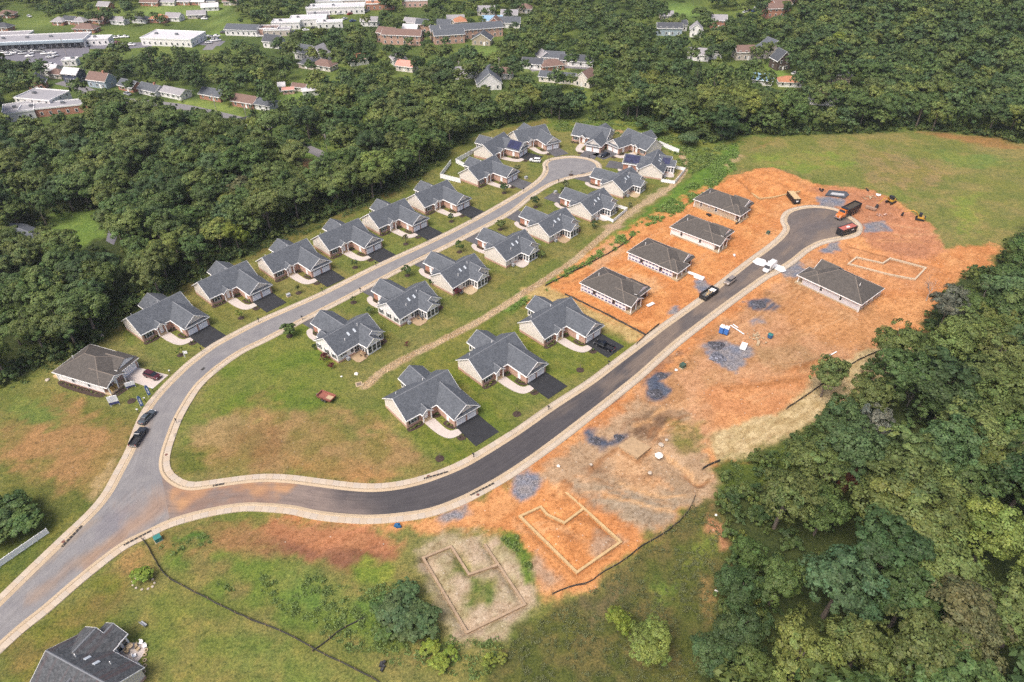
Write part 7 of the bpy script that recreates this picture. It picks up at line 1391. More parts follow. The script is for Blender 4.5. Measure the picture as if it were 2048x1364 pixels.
for a in [(597, 586, .8, 2.4, 'olive', 'small thin street tree before the third wood side house'), (710, 535, .9, 2.8, 'mid', 'small green street tree before the fourth wood side house'), (811.5, 488, 1.0, 2.9, 'brown', 'reddish green street tree before the fifth wood side house'), (902.5, 443, .95, 2.6, 'dark', 'dark street tree before the sixth wood side house'), (1008, 386, 1.35, 3.2, 'dark', 'dark rounded street tree before the seventh wood side house'), (1035, 345, 1.2, 2.8, 'brown', 'dark reddish street tree beside the solar house drive'), (482, 636, .9, 2.6, 'lime', 'bright green street tree before the second wood side house'), (361, 710, .7, 2.2, 'lime', 'thin bright sapling before the first wood side house'),
          (579, 672, 1.9, 3.4, 'mid', 'broad round green street tree at the street bend'), (707, 605, .7, 2.0, 'mid', 'small street tree in a dark mulch ring by the kerb'), (815, 551, 1.4, 3.2, 'mid', 'round green street tree by the drive of the furnished patio house'), (919, 504, 1.3, 3.4, 'mid', 'bright street tree by the drive of the porch house'), (1000, 459, 1.6, 3.0, 'olive', 'wide olive street tree by the drive of the grill house'), (1071, 414, 1.5, 3.6, 'dark', 'dense dark green street tree in a ring of stones'), (1131, 378, 1.4, 3.2, 'brown', 'dark reddish street tree by the turning circle'), (1125, 384, 1.0, 1.6, 'dark', 'low dark bush under the reddish street tree')]: yard_tree(*a)
for a in [(879.5, 917, .6, 1.9, 'brown', 'thin sapling in a mulch ring at the fresh street bend'), (1034, 828, .6, 2.0, 'olive', 'thin sapling in a mulch ring before the middle new ranch'), (1160, 740, .6, 2.3, 'brown', 'thin sapling in a mulch ring before the pickup house'), (263, 802, .4, 1.8, 'olive', 'tiny sapling before the model home'), (1142, 350, .7, 1.7, 'brown', 'thin shrub beside the last garage drive')]: yard_tree(*a, 1.0, True)
for a in [(742, 628, 1.0, 1.9, 'mid', 'dense green ball shrub between two swale houses', .5, False, False), (650.5, 721, 1.1, 1.9, 'red', 'dark red barberry shrub at the corner of the black shuttered house', .5, False, False), (656.5, 731, .7, 1.2, 'lime', 'lime green shrub beside the dark red barberry', .5, False, False), (665, 736, .8, 1.4, 'red', 'smaller dark red shrub by the black shuttered house', .5, False, False), (915, 590, 1.3, 2.0, 'red', 'dark red shrub by the raised white porch', .5, False, False), (813.5, 692, .7, 1.2, 'red', 'lone small red shrub on the lawn by the swale', .5, False, False), (629, 699, .8, 1.5, 'dark', 'dark green shrub against the black shuttered gable', .5, False, False),
          (1187, 456, 1.3, 2.2, 'dark', 'dark round shrub on the lawn by the fenced garden', .5, False, False), (1258, 415, .9, 1.7, 'brown', 'brownish shrub beside the swale by the fenced garden', .5, False, False), (1083, 516, 1.2, 1.9, 'olive', 'olive shrub at the corner of the grill house', .5, False, False), (287, 1160, 1.9, 1.9, 'lime', 'bright lime green shrub ringed with stones in the old ranch lawn', .5, False, False), (861, 570, .9, 1.5, 'dark', 'dark green shrub between two swale houses further up', .5, False, False)]: yard_tree(*a, cat='shrub')
# sumac thicket and bushes of the rough plots
for k, (px, py, r_, h, hue) in enumerate([(800, 1235, 3.0, 3.6, 'blue'), (842, 1260, 2.8, 3.2, 'blue'), (768, 1225, 2.2, 2.6, 'mid'), (815, 1275, 2.4, 2.6, 'mid'), (770, 1265, 2.0, 2.0, 'mid'), (818, 1200, 2.2, 3.0, 'blue'), (860, 1300, 1.5, 1.6, 'lime'), (900, 1310, 1.3, 1.4, 'lime'), (980, 1330, 1.2, 1.3, 'lime'), (1004, 1318, 1.0, 1.2, 'lime'), (880, 1335, 1.6, 1.4, 'lime')]):
    yard_tree(px, py, r_, h, hue, f"{['large', 'large', 'medium', 'medium', 'medium', 'large', 'small', 'small', 'small', 'small', 'small'][k]} {HN[hue]} bush {['at the heart of the thicket by the old dig', 'on the dig side of the thicket', 'on the street side of the thicket', 'at the foot of the thicket', 'at the left of the thicket', 'at the top of the thicket', 'just below the thicket', 'further below the thicket', 'by the pale tip of the old dig', 'rightmost by the pale tip of the old dig', 'lowest below the thicket'][k]}", .5, False, False, 'shrub')
for k, (px, py, r_, h) in enumerate([(30, 1042, 3.6, 4.6), (65, 1055, 3.0, 4.0), (12, 1075, 3.0, 3.6), (-15, 1040, 3.5, 4.5)]): yard_tree(px, py, r_, h, 'mid', f"{['tallest', 'right hand', 'lower', 'cut off'][k]} bush of the dense clump inside the white fence at the left edge", .5, False, False, 'shrub')
for k, (px, py, r_, h, hue) in enumerate([(1310, 270, 4.0, 4.6, 'blue'), (1345, 262, 4.2, 5.0, 'blue'), (1378, 290, 4.0, 4.6, 'blue'), (1402, 275, 3.6, 4.4, 'mid'), (1452, 278, 4.0, 4.6, 'blue'), (1475, 270, 3.5, 4.2, 'mid'), (1290, 258, 3.5, 4.2, 'mid'), (1128, 236, 2.6, 2.6, 'mid')]): yard_tree(px, py, r_, h, hue, f"{HN[hue]} bush on the green bank, {ORD[k]} of those before the far wood", .5, False, False, 'shrub')
# model home borders
Hm = HS['model']
sheet(Hm, 'mulch_bed', curve_poly([(-0.1, -0.5), (-1.6, 0.5), (-1.9, 6), (-1.6, 13), (-0.2, 14.5), (0, 8)]), .03, M_MULCH); sheet(Hm, 'mulch_bed', curve_poly([(0, -2.0), (3, -2.1), (6.2, -2.2), (7, -3.6), (3.5, -4.0), (0.3, -3.4)]), .03, M_MULCH)
bed_shrubs(Hm, [(-0.9, .8 + k * 1.35) for k in range(10)], 'along the white wall', 'of the model home', ['yellow', 'yellow', 'lime', 'yellow', 'olive'], .7); bed_shrubs(Hm, [(.8, -3), (2, -3.1), (3.2, -3.2), (4.6, -3.1), (5.8, -3)], 'before the porch', 'of the model home', ['olive', 'mid', 'yellow', 'olive'], .6)
sheet(Hm, 'driveway', [(5.9, 0), (10.6, 0), (10.9, -9.6), (5.4, -9.6)], .04, M_PATH)
for xx, yy in ((1.4, -1.0), (2.6, -1.1)): wx, wy = Hm.world(xx, yy); c = MB(); c.box(-.35, .35, -.35, .35, .28, .72).box(-.35, .35, .25, .35, .72, 1.25).box(-.42, -.32, -.35, .35, .72, .95).box(.32, .42, -.35, .35, .72, .95); link('porch_chair', c.mesh('porch_chair', plain('straw_seat', (.52, .36, .12, 1), .8, .2)), None, (wx, wy, 0), Hm.a, f"yellow seat on the model home porch, {'nearer the corner' if xx < 2 else 'nearer the door'}", 'chair', 'yellow porch seats')
dk = sheet(Hm, 'deck', [(0.2, 15.0), (4.5, 15.0), (4.5, 17.2), (.2, 17.2)], .5, M_WOOD)
# ------------------------------------------------------------------ signs of the model home
def at_px(px, py, z=0.0): x_, y_ = g(px, py); return (x_, y_, z)
M_SIGNW = plain('sign_white', (0.80, 0.80, 0.80, 1), .5, .04); M_SIGNB = plain('sign_navy', (0.05, 0.055, 0.16, 1), .5, .1); M_FLAG = plain('flag_blue', (0.03, 0.085, 0.22, 1), .6, .15)
def board(px, py, ang, w_, h_, z0, label):
    root = empty('sign_board', at_px(px, py), R(ang), label, 'sign')
    MB().box(-w_ / 2, w_ / 2, -.06, .06, z0, z0 + h_).obj('panel', M_SIGNW, root); MB().box(-w_ / 2, w_ / 2, -.075, -.06, z0, z0 + h_ * .28).obj('navy_band', M_SIGNB, root)
    for s_ in (-1, 1): MB().box(s_ * w_ * .42 - .06, s_ * w_ * .42 + .06, -.05, .05, -.3, z0 + h_).obj('post', M_SIGNW, root)
    m = MB()
    for k, (x0, x1) in enumerate([(-.30, .30), (-.36, .2), (-.36, .36), (-.3, .1)]): z_ = z0 + h_ * (.88 - .14 * k); m.box(x0 * w_, x1 * w_, -.072, -.06, z_ - h_ * .035, z_)
    m.obj('print_lines', plain('pale_print', (.35, .38, .5, 1), .6, .3, 9), root); return root
board(231, 811, 24, 2.2, 2.6, .5, 'tall white and navy builder sign in a planted bed on the lawn'); board(263, 776, 28, 2.2, 1.6, .4, 'wider white and navy builder sign beside the model home walk')
def flag(px, py, label):
    root = empty('feather_flag', at_px(px, py), R(25), label, 'flag', 'blue feather flags'); MB().tube([(0, 0, -.2), (0, 0, 3.4), (.25, 0, 4.0)], [.03, .025, .015], 6).obj('pole', M_SIGNW, root)
    q = [(.02, .7), (.75, .75), (.78, 3.3), (.55, 3.9), (.25, 4.0), (.03, 3.4)]; m = MB(); n = len(q); m.v = [(a, -.015, b) for a, b in q] + [(a, .015, b) for a, b in q]; m.f = [tuple(range(n)), tuple(range(2 * n - 1, n - 1, -1))] + [(i, (i + 1) % n, n + (i + 1) % n, n + i)[::-1] for i in range(n)]; m.m = [0] * len(m.f); m.obj('banner', M_FLAG, root)
    t = MB()
    for k, ln_ in enumerate((.34, .2, .3, .16, .3, .22, .28)): t.box(.28, .52, -.03, .03, 1.35 + k * .26, 1.35 + k * .26 + .16 * ln_ / .3)
    t.obj('lettering', M_SIGNW, root)
flag(297.5, 795, 'blue feather flag beside the model home drive'); flag(283, 817, 'blue feather flag nearer the grey sedan')
def lamp(px, py, label, h=1.1): root = empty('marker_post', at_px(px, py), 0, label, 'post', 'white topped marker posts'); MB().box(-.06, .06, -.06, .06, -.2, h).obj('post', M_BLACK, root); MB().box(-.22, .22, -.04, .04, h - .05, h + .3).obj('sign_plate', M_SIGNW, root)
for px, py, l in [(277, 826, 'white topped post at the kerb near the grey sedan'), (291, 803, 'white topped post between the two blue flags'), (307, 783, 'white topped post at the near corner of the model home drive'), (341, 748, 'white topped post at the far corner of the model home drive')]: lamp(px, py, l)
root = empty('sale_sign', at_px(370, 714), R(10), 'white hanging sign board on the lawn of the first wood side house', 'sign'); MB().box(-.07, .07, -.07, .07, -.2, 2.0).box(-.07, 1.0, -.05, .05, 1.8, 1.92).obj('post', M_SIGNW, root); MB().box(.15, .95, -.03, .03, 1.1, 1.75).obj('panel', M_SIGNW, root)

# mailboxes along both streets
mbp = MB().box(-.05, .05, -.05, .05, -.2, 1.1).mesh('post', M_BLACK); mbb = MB().box(-.13, .13, -.26, .26, 1.1, 1.36).cyl((0, -.26, 1.36), .13, .52, 10, 0, 'y').mesh('box', M_BLACK)
for px, py, l in [(404, 704, 'first wood side house'), (518, 645, 'second wood side house'), (645, 584, 'third wood side house'), (752, 532, 'fourth wood side house'), (854, 484, 'fifth wood side house'), (943, 440, 'sixth wood side house'), (1047, 383, 'seventh wood side house'), (1093, 340, 'solar house'), (1098, 322, 'house behind the solar house'), (1178, 317, 'house heading the circle'), (1117, 366, 'turning circle bend'), (721, 584, 'furnished patio house'), (605, 640, 'black shuttered house'), (947, 915, 'nearest new ranch'), (1097, 820, 'middle new ranch'), (1217, 730, 'pickup house'), (354, 846, 'bare grass wedge')]:
    root = empty('mailbox', at_px(px, py), R(45), f'black mailbox on a post at the kerb by the {l}', 'mailbox', 'kerbside mailboxes'); link('post', mbp, root); link('box', mbb, root)
by_lab = {}
for (px, lab), o in zip(FCARS, FCOBJ): by_lab.setdefault(lab, []).append((px, o))
for lab, q in by_lab.items():
    q.sort(key=lambda a: a[0])
    if len(q) > 1:
        for k, (px, o) in enumerate(q): o['label'] = f'{lab}, {ORD[k]} of {len(q)} from left'
# utility cabinets and small lawn fittings
def cabinet(px, py, c, label, s=(1.1, .9, .8), name='utility_cabinet'):
    root = empty(name, at_px(px, py), R(40), label, 'utility box', None); a, b, h = s; MB().box(-a / 2, a / 2, -b / 2, b / 2, .05, h).obj('case', c, root); MB().box(-a / 2 - .04, a / 2 + .04, -b / 2 - .04, b / 2 + .04, h, h + .07).obj('lid', c, root); MB().box(-a / 2 - .1, a / 2 + .1, -b / 2 - .1, b / 2 + .1, -.2, .05).obj('plinth', M_SLAB, root)
M_GREENB = plain('green_cabinet', (0.045, 0.085, 0.06, 1), .6, .15); M_TEAL = plain('teal_cabinet', (0.03, 0.17, 0.15, 1), .5, .15)
cabinet(1365, 734, M_GREENB, 'dark green transformer box on the bare soil beside the fresh street', (1.3, 1.2, 1.0)); cabinet(317, 1080, M_TEAL, 'teal transformer box on the weedy plot by the junction', (1.3, 1.2, 1.0)); cabinet(1536, 467, M_GREENB, 'dark green box on the soil near the site turning circle'); cabinet(577.5, 592, M_AC, 'pale grey box on the lawn of the third wood side house', (1.1, .9, .7)); cabinet(1052, 357, M_AC, 'pale grey box on the lawn below the solar house'); cabinet(1111, 386, M_AC, 'pale green grey box by the drive of the fenced garden house')
def stone(px, py, r_, label, c=None, grp=None):
    rr_ = random.Random(int(px * 7 + py)); m = MB(); n = 7
    for k, (z_, q) in enumerate(((-.1, .9), (.25, 1.0), (.55, .6))):
        for j in range(n): a = 6.283 * j / n; w_ = r_ * q * rr_.uniform(.8, 1.2); m.v.append((w_ * math.cos(a), w_ * math.sin(a), z_ * r_))
    for k in range(2):
        for j in range(n): m.f.append((k * n + j, k * n + (j + 1) % n, (k + 1) * n + (j + 1) % n, (k + 1) * n + j)); m.m.append(0)
    m.f.append(tuple(2 * n + j for j in range(n))); m.m.append(0); m.obj('boulder', c or M_STONE, None, loc=at_px(px, py), label=label, cat='boulder', group=grp)
M_STONE = plain('pale_stone', (0.42, 0.36, 0.29, 1), .9, .2, 2); M_STONEW = plain('white_stone', (0.66, 0.63, 0.58, 1), .8, .1, 2)
for px, py, r_, l, c in [(1352, 740, .45, 'white boulder beside the dark green transformer box', M_STONEW), (1117, 932, .4, 'pale boulder by the weed tuft near the fresh street', M_STONEW), (1318, 911, .9, 'large white boulder in the middle of the dig', M_STONEW), (1322, 890, .6, 'pale boulder above the large white one', None), (1300, 946, .5, 'tan boulder in the dig below the block of earth', None), (1333, 880, .45, 'small tan boulder at the brown soil', None), (713, 748, .6, 'white stone heap on the lawn near the swale', M_STONEW), (202, 672, .8, 'pair of tan boulders at the wood edge lawn', None), (95, 760, .6, 'orange tan boulder behind the model home', None), (683, 753, .3, 'little white stone on the lawn near the swale', M_STONEW), (1432, 230 + 800, .3, 'pale stone at the edge of the red track', M_STONEW), (1432, 1183, .35, 'white stone by the track at the wood', M_STONEW), (1182, 929, .35, 'tan stone on the soil left of the earth block', None)]: stone(px, py, r_, l, c)
for k in range(11): a = k * .571; stone(287 + 22 * math.cos(a), 1166 + 13 * math.sin(a), .26, 'grey stone in the ring round the lime green shrub', None, 'stones ringing the lime green shrub')

# ------------------------------------------------------------------ fences
def silt(px_pts, label, h=.5):
    p = spline(W_(px_pts), 1.6); root = empty('silt_fence', (p[0][0], p[0][1], 0), 0, label, 'fence', 'black silt fences'); m = MB(); ps = MB(); o = p[0]
    q = [(a[0] - o[0] + random.uniform(-.1, .1), a[1] - o[1] + random.uniform(-.1, .1)) for a in p]; hs = [h * random.uniform(.8, 1.1) for _ in q]
    nn = normals2(np.array(q))
    for k in range(len(q) - 1):
        a, b = q[k], q[k + 1]; e = .03; na, nb = nn[k] * e, nn[k + 1] * e
        m.hexa([(a[0] - na[0], a[1] - na[1], -.4), (b[0] - nb[0], b[1] - nb[1], -.4), (b[0] + nb[0], b[1] + nb[1], -.4), (a[0] + na[0], a[1] + na[1], -.4), (a[0] - na[0], a[1] - na[1], hs[k]), (b[0] - nb[0], b[1] - nb[1], hs[k + 1]), (b[0] + nb[0], b[1] + nb[1], hs[k + 1]), (a[0] + na[0], a[1] + na[1], hs[k])])
        if k % 2 == 0: link('post', SPOST, root, (a[0] + nn[k][0] * .08, a[1] + nn[k][1] * .08, 0))
    m.obj('fabric', M_SILT, root)
M_SILT = plain('silt_fabric', (0.045, 0.042, 0.040, 1), .9, .4, 2); SPOST = MB().box(-.04, .04, -.04, .04, -.4, 1.0).mesh('post', plain('stake_wood', (.30, .22, .13, 1), .9, .2))
silt([(285, 1078), (296, 1095), (305, 1112), (330, 1150), (370, 1175), (420, 1200), (480, 1230), (560, 1262), (640, 1304), (700, 1334), (760, 1366)], 'black silt fence curving down the lower lawn from the junction'); silt([(625, 1302), (650, 1285), (690, 1255), (728, 1237)], 'short black silt fence spur in the weeds', .45)
silt([(1105, 1189), (1140, 1174), (1180, 1165), (1200, 1150), (1250, 1120), (1290, 1088), (1330, 1066), (1372, 1028), (1390, 990)], 'black silt fence below the orange dig'); silt([(1572, 818), (1600, 800), (1640, 772), (1680, 742), (1735, 712), (1790, 692)], 'black silt fence along the top of the straw blanket')
silt([(1090, 573), (1120, 557), (1180, 527), (1239, 494), (1266, 473)], 'black silt fence along the foot of the weedy bank'); silt([(1130, 588), (1180, 612), (1235, 640), (1292, 670)], 'low black silt fence across the top of the straw slope', .4); silt([(1272, 690), (1290, 672), (1318, 648)], 'short black silt fence beside the fresh street kerb'); silt([(1404, 938), (1430, 925), (1440, 922)], 'short black silt fence at the end of the straw blanket', .6)
M_VINYL = plain('white_vinyl', (0.80, 0.80, 0.80, 1), .4, .04)
def vinyl(px_pts, label, h=1.8, seg=2.2):
    w0 = W_(px_pts); o = w0[0]; root = empty('vinyl_fence', (o[0], o[1], 0), 0, label, 'fence', 'white vinyl garden fences'); post = MB().box(-.07, .07, -.07, .07, -.3, h + .12).mesh('post', M_VINYL)
    for a, b in zip(w0, w0[1:]):
        L_ = math.hypot(b[0] - a[0], b[1] - a[1]); n = max(1, round(L_ / seg)); an = math.atan2(b[1] - a[1], b[0] - a[0]); s_ = L_ / n; pm = MB().box(.05, s_ - .05, -.03, .03, .05, h); pm.box(.05, s_ - .05, -.05, .05, h - .1, h + .03).box(.05, s_ - .05, -.05, .05, .1, .25); pme = pm.mesh('panel', M_VINYL)
        for k in range(n): p = (a[0] - o[0] + math.cos(an) * s_ * k, a[1] - o[1] + math.sin(an) * s_ * k, 0); link('panel', pme, root, p, an); link('post', post, root, p, an)
    link('post', post, root, (w0[-1][0] - o[0], w0[-1][1] - o[1], 0))
vinyl([(962, 298), (912, 326), (932, 336)], 'white vinyl fence round the garden of the solar house'); vinyl([(902, 328), (881, 356), (921, 366)], 'white vinyl fence round the garden of the seventh wood side house'); vinyl([(1318, 290), (1357, 307)], 'white vinyl fence panel behind the mirrored house'); vinyl([(1221, 274), (1228, 268)], 'short white vinyl fence by the head of the circle')
vinyl([(1322, 364), (1349, 368), (1370, 342), (1352, 338)], 'white vinyl fence round the garden of the swale side solar house', 1.3); vinyl([(1200, 434), (1226, 445), (1254, 421), (1232, 414)], 'low white fence round the garden by the swale', 1.15); vinyl([(-25, 1150), (0, 1134), (98, 1066)], 'white vinyl fence along the left edge near the junction', 1.5)

# ------------------------------------------------------------------ foundation digs
M_FOOT = plain('footing', alb(240, 204, 148), .9, .2, 1.0); M_FOOT2 = plain('old_footing', alb(206, 178, 146), .9, .25, 1.0); M_FOOTW = plain('pale_footing', alb(244, 222, 190), .9, .12)
def footing(lines, mat, label, w_=.5, zt=-.3, name='foundation_footing'):
    o = g(*lines[0][0]); root = empty(name, (o[0], o[1], 0), 0, label, 'foundation', 'house foundations in the soil')
    for ln in lines:
        w0 = W_(ln)
        for a, b in zip(w0, w0[1:]):
            L_ = math.hypot(b[0] - a[0], b[1] - a[1]); an = math.atan2(b[1] - a[1], b[0] - a[0]); m = MB().box(-w_ / 2, L_ + w_ / 2 - .02, -w_ / 2, w_ / 2, -1.1, zt + random.uniform(-.012, .012)); m.obj('footing_strip', mat, root, loc=(a[0] - o[0], a[1] - o[1], 0), rz=an)
footing(FOOT1, M_FOOT, 'fresh footing trenches in the bright orange soil'); footing(FOOT2, M_FOOT2, 'old footing trenches overgrown with weeds', .45); footing(FOOT3, M_FOOTW, 'pale footing strips in the soil behind the lone pale cottage', .5); footing(FOOT4, M_FOOT, 'footing trench in the spoil mound above the tan cottage', .5)
m = MB(); q = W_([(1236, 891), (1264, 873), (1302, 894), (1275, 916)]); e_r = random.Random(2)
for k, (a, b) in enumerate(zip(q, q[1:] + q[:1])):
    for j in range(5):
        t0, t1 = j / 5, (j + 1) / 5; p0 = (a[0] + (b[0] - a[0]) * t0, a[1] + (b[1] - a[1]) * t0); p1 = (a[0] + (b[0] - a[0]) * t1, a[1] + (b[1] - a[1]) * t1); m.face([(p0[0], p0[1], -1.2), (p1[0], p1[1], -1.2), (p1[0], p1[1], -.02), (p0[0], p0[1], -.02)][::-1])
m.face([(p[0], p[1], -.02) for p in q][::-1]); m.obj('earth_block', plain('cut_earth', alb(218, 184, 142), .95, .25, .9, 0, 5), label='squared block of uncut earth standing in the middle of the dig', cat='earth block')
def grav(px, py, r_, h, c, label):
    x_, y_ = g(px, py); r0 = np.random.default_rng(int(px)); n = 22; m = MB(); rings = 7
    for k in range(rings + 1):
        t = k / rings
        for j in range(n): a = 6.283 * j / n; q = r_ * (1 - t) * (1 + .12 * math.sin(a * 3 + px) + .05 * r0.normal()); m.v.append((q * math.cos(a) * 1.15, q * math.sin(a), h * t ** 1.3 - .12 + .04 * r0.normal() * (1 - t)))
    for k in range(rings):
        for j in range(n): m.f.append((k * n + j, k * n + (j + 1) % n, (k + 1) * n + (j + 1) % n, (k + 1) * n + j)); m.m.append(0)
    m.obj('gravel_pile', gravel_mat('gravel_' + c, GC[c]), None, loc=(x_, y_, 0), label=label, cat='gravel pile', group='gravel piles')
def gravel_mat(nm, c):
    if nm in MATS: return MATS[nm]
    m, n, b = nodes(nm); tc = N(n, 'ShaderNodeTexCoord'); v = N(n, 'ShaderNodeTexVoronoi', Scale=3.4); n.links.new(tc.outputs['Object'], v.inputs['Vector']); s_ = N(n, 'ShaderNodeSeparateColor'); n.links.new(v.outputs['Color'], s_.inputs[0])
    n.links.new(ramp(n, s_.outputs[0], [(.1, tuple(q * .45 for q in c)), (.6, c), (.95, tuple(min(1, q * 2.2) for q in c))]), b.inputs['Base Color']); b.inputs['Roughness'].default_value = .95; bump(n, b, v.outputs['Distance'], .8, .1); MATS[nm] = m; return m
GC = dict(dark=alb(98, 98, 106)[:3], grey=alb(132, 134, 146)[:3])
grav(1433, 690, 1.9, 1.1, 'dark', 'dark gravel cone beside the portable toilets'); grav(1436, 714, 1.9, .7, 'grey', 'grey gravel heap spreading below the dark cone'); grav(1312, 786, 1.6, .5, 'dark', 'dark flattened gravel heap by the fresh street'); grav(1323, 750, 1.2, .5, 'dark', 'small dark gravel heap above the flattened one'); grav(1192, 880, 1.1, .45, 'dark', 'dark gravel ridge left of the earth block'); grav(1238, 874, 1.1, .45, 'dark', 'dark gravel ridge against the earth block'); grav(1520, 608, 1.8, .3, 'dark', 'low dark gravel spread opposite the dumpster')

# ------------------------------------------------------------------ site clutter
M_PBLUE = plain('toilet_blue', (0.045, 0.16, 0.46, 1), .5, .1); M_TBLUE = plain('drum_blue', (0.02, 0.10, 0.22, 1), .4, .15)
for k, (px, py) in enumerate([(1442.5, 665), (1452, 667.5)]):
    root = empty('portable_toilet', at_px(px, py), R(-38), f"blue portable toilet with white roof, {'nearer the kerb' if k == 0 else 'nearer the white boards'}", 'portable toilet', 'blue portable toilets')
    MB().box(-.56, .56, -.56, .56, .05, 2.1).obj('cabin', M_PBLUE, root); slab4(MB(), -.62, .62, -.5, .5, .62, .45, 2.1, 2.4).obj('roof', M_VINYL, root); MB().box(-.4, .4, -.6, -.56, .2, 2.0).obj('door', M_PBLUE, root); MB().cyl((.3, .35, 2.2), .06, .5, 8).obj('vent_pipe', M_VINYL, root)
    for s_ in (-.4, .4): MB().box(-.6, .6, s_ - .08, s_ + .08, -.05, .05).obj('skid', M_BLACK, root)
root = empty('water_drum', at_px(1540, 674), 0, 'blue round tank with green lid on the bare soil', 'tank'); MB().cyl((0, 0, 0), .72, 1.0, 20).obj('tank', M_TBLUE, root); MB().cyl((0, 0, 1.0), .70, .14, 20, r2=.35).obj('lid', M_TEAL, root); MB().cyl((.2, 0, 1.1), .16, .12, 10).obj('cap', M_GREENB, root)
def stack(px, py, ang, n, sz, mat, label, name='sheet_stack', part='sheet', cat='stack'):
    root = empty(name, at_px(px, py), R(ang), label, cat)
    for k in range(n): a, b, h = sz; link(part, MB().box(-a / 2, a / 2, -b / 2, b / 2, 0, h * .92).mesh(part, mat), root, (random.uniform(-.06, .06), random.uniform(-.06, .06), k * h), random.uniform(-.02, .02))
stack(1487, 694, 62, 4, (2.6, 1.5, .16), M_VINYL, 'white wrapped sheet stack right of the gravel cone'); stack(1386, 549, -36, 3, (3.6, .9, .14), M_VINYL, 'long white board bundle by the porch of the second wrapped cottage'); stack(1398, 556, -36, 4, (3.0, 1.4, .15), M_VINYL, 'tarped white sheet stack beside the long bundle'); stack(1301, 610, 36, 3, (2.6, .9, .12), M_VINYL, 'white board bundle before the nearest wrapped cottage')
stack(1741, 418, -42, 4, (3.6, 1.1, .2), plain('brown_board', (.30, .19, .13, 1), .9, .2), 'brown concrete pipe form lying by the excavator bucket', 'board_stack', 'board'); stack(1516, 688, 66, 3, (1.7, .7, .22), M_SLAB, 'cream sacks on the bare soil beside the rubble', 'sack_pile', 'sack')
def loose(pts, name, mat, label, sz, n, spread, cat):
    root = empty(name, at_px(*pts), 0, label, cat)
    for k in range(n): a, b, h = [q * random.uniform(.6, 1.4) for q in sz]; o = link(name.split('_')[-1] if name.split('_')[-1] != 'scatter' else 'piece', MB().box(-a / 2, a / 2, -b / 2, b / 2, 0, h).mesh('piece', mat), root, (random.gauss(0, spread), random.gauss(0, spread), random.uniform(0, .08)), random.uniform(0, 3)); o.rotation_euler.x = random.uniform(-.2, .2)
loose((1512, 672), 'rubble_scatter', M_SLAB, 'scattered cream rubble between sheet stack and blue tank', (.5, .3, .15), 26, 1.1, 'rubble'); loose((1738, 396), 'rubble_scatter', M_SLAB, 'cream rubble and scraps at the field edge', (.5, .3, .15), 18, 1.3, 'rubble'); loose((1755, 390), 'sheet_scatter', M_VINYL, 'crumpled white plastic at the field edge', (.9, .6, .25), 7, .5, 'plastic'); loose((1765, 430), 'brick_scatter', M_BRICK, 'brownish debris below the brown boards', (.5, .4, .15), 14, .8, 'debris'); loose((1470, 530 - 20), 'sheet_scatter', M_VINYL, 'white scraps by the fresh street kerb', (.6, .5, .15), 3, .4, 'plastic')
for a, b, l in [((1461, 651), (1488, 669), 'long white board lying beside the toilets'), ((1466, 649), (1476, 656), 'short white board beside the toilets'), ((1658, 712), (1673, 704), 'white pipe on the soil near the silt fence')]:
    p, q = g(*a), g(*b); MB().box(-math.hypot(q[0] - p[0], q[1] - p[1]) / 2, math.hypot(q[0] - p[0], q[1] - p[1]) / 2, -.14, .14, 0, .14).obj('loose_board', M_VINYL, None, loc=((p[0] + q[0]) / 2, (p[1] + q[1]) / 2, .03), rz=math.atan2(q[1] - p[1], q[0] - p[0]), label=l, cat='board')
m = MB(); m.prism(W_([(1503, 522), (1513, 515), (1530, 520), (1534, 528), (1526, 533), (1512, 529)]), .06, .085); m.obj('plastic_sheet', M_VINYL, label='white plastic sheet over the left kerb and street by the van', cat='sheet'); m = MB(); m.prism(W_([(1536, 522), (1568, 535), (1572, 543), (1562, 545), (1540, 534)]), .135, .16); m.obj('plastic_sheet', M_VINYL, label='white plastic sheet behind the van reaching the right kerb', cat='sheet')
m = MB(); m.prism(W_([(1650, 391), (1658, 381), (1692, 384), (1698, 390), (1690, 397), (1672, 393)]), 0, .3); o = m.obj('slab_form', plain('dark_tarp', (.06, .065, .075, 1), .7, .3, 1), label='dark tarpaulin bed with wet pale middle at the head of the site', cat='tarpaulin'); m = MB(); m.prism(W_([(1660, 390), (1664, 386), (1688, 389), (1688, 393), (1674, 392)]), .3, .33); m.obj('wet_patch', plain('pale_slurry', (.42, .42, .42, 1), .4, .2), o)
for (px, py), c, l in [((1642, 380), M_BLACK, 'dark scrap beside the tarpaulin bed'), ((1736, 381), M_BLACK, 'black plastic strips at the field edge'), ((765, 1336), M_BLACK, 'black plastic scrap in the weeds at the bottom'), ((795, 1054), M_TBLUE, 'dark blue crate with a white lid by the fresh kerb'), ((1416, 429), M_BLACK, 'black drum beside the tan cottage wall'), ((1476, 446), M_BLACK, 'black bucket at the tan cottage corner')]:
    root = empty('scrap_heap', at_px(px, py), R(random.uniform(0, 90)), l, 'scrap')
    for k in range(4): a = random.uniform(.5, 1.2); link('scrap_piece', MB().hexa([(-a / 2, -.3, 0), (a / 2, -.25, 0), (a / 2, .3, 0), (-a / 2, .25, 0), (-a / 2.4, -.2, .3), (a / 2.2, -.2, .42), (a / 2.4, .22, .38), (-a / 2.2, .2, .34)]).mesh('scrap_piece', c), root, (random.gauss(0, .45), random.gauss(0, .35), random.uniform(0, .1)), random.uniform(0, 3))
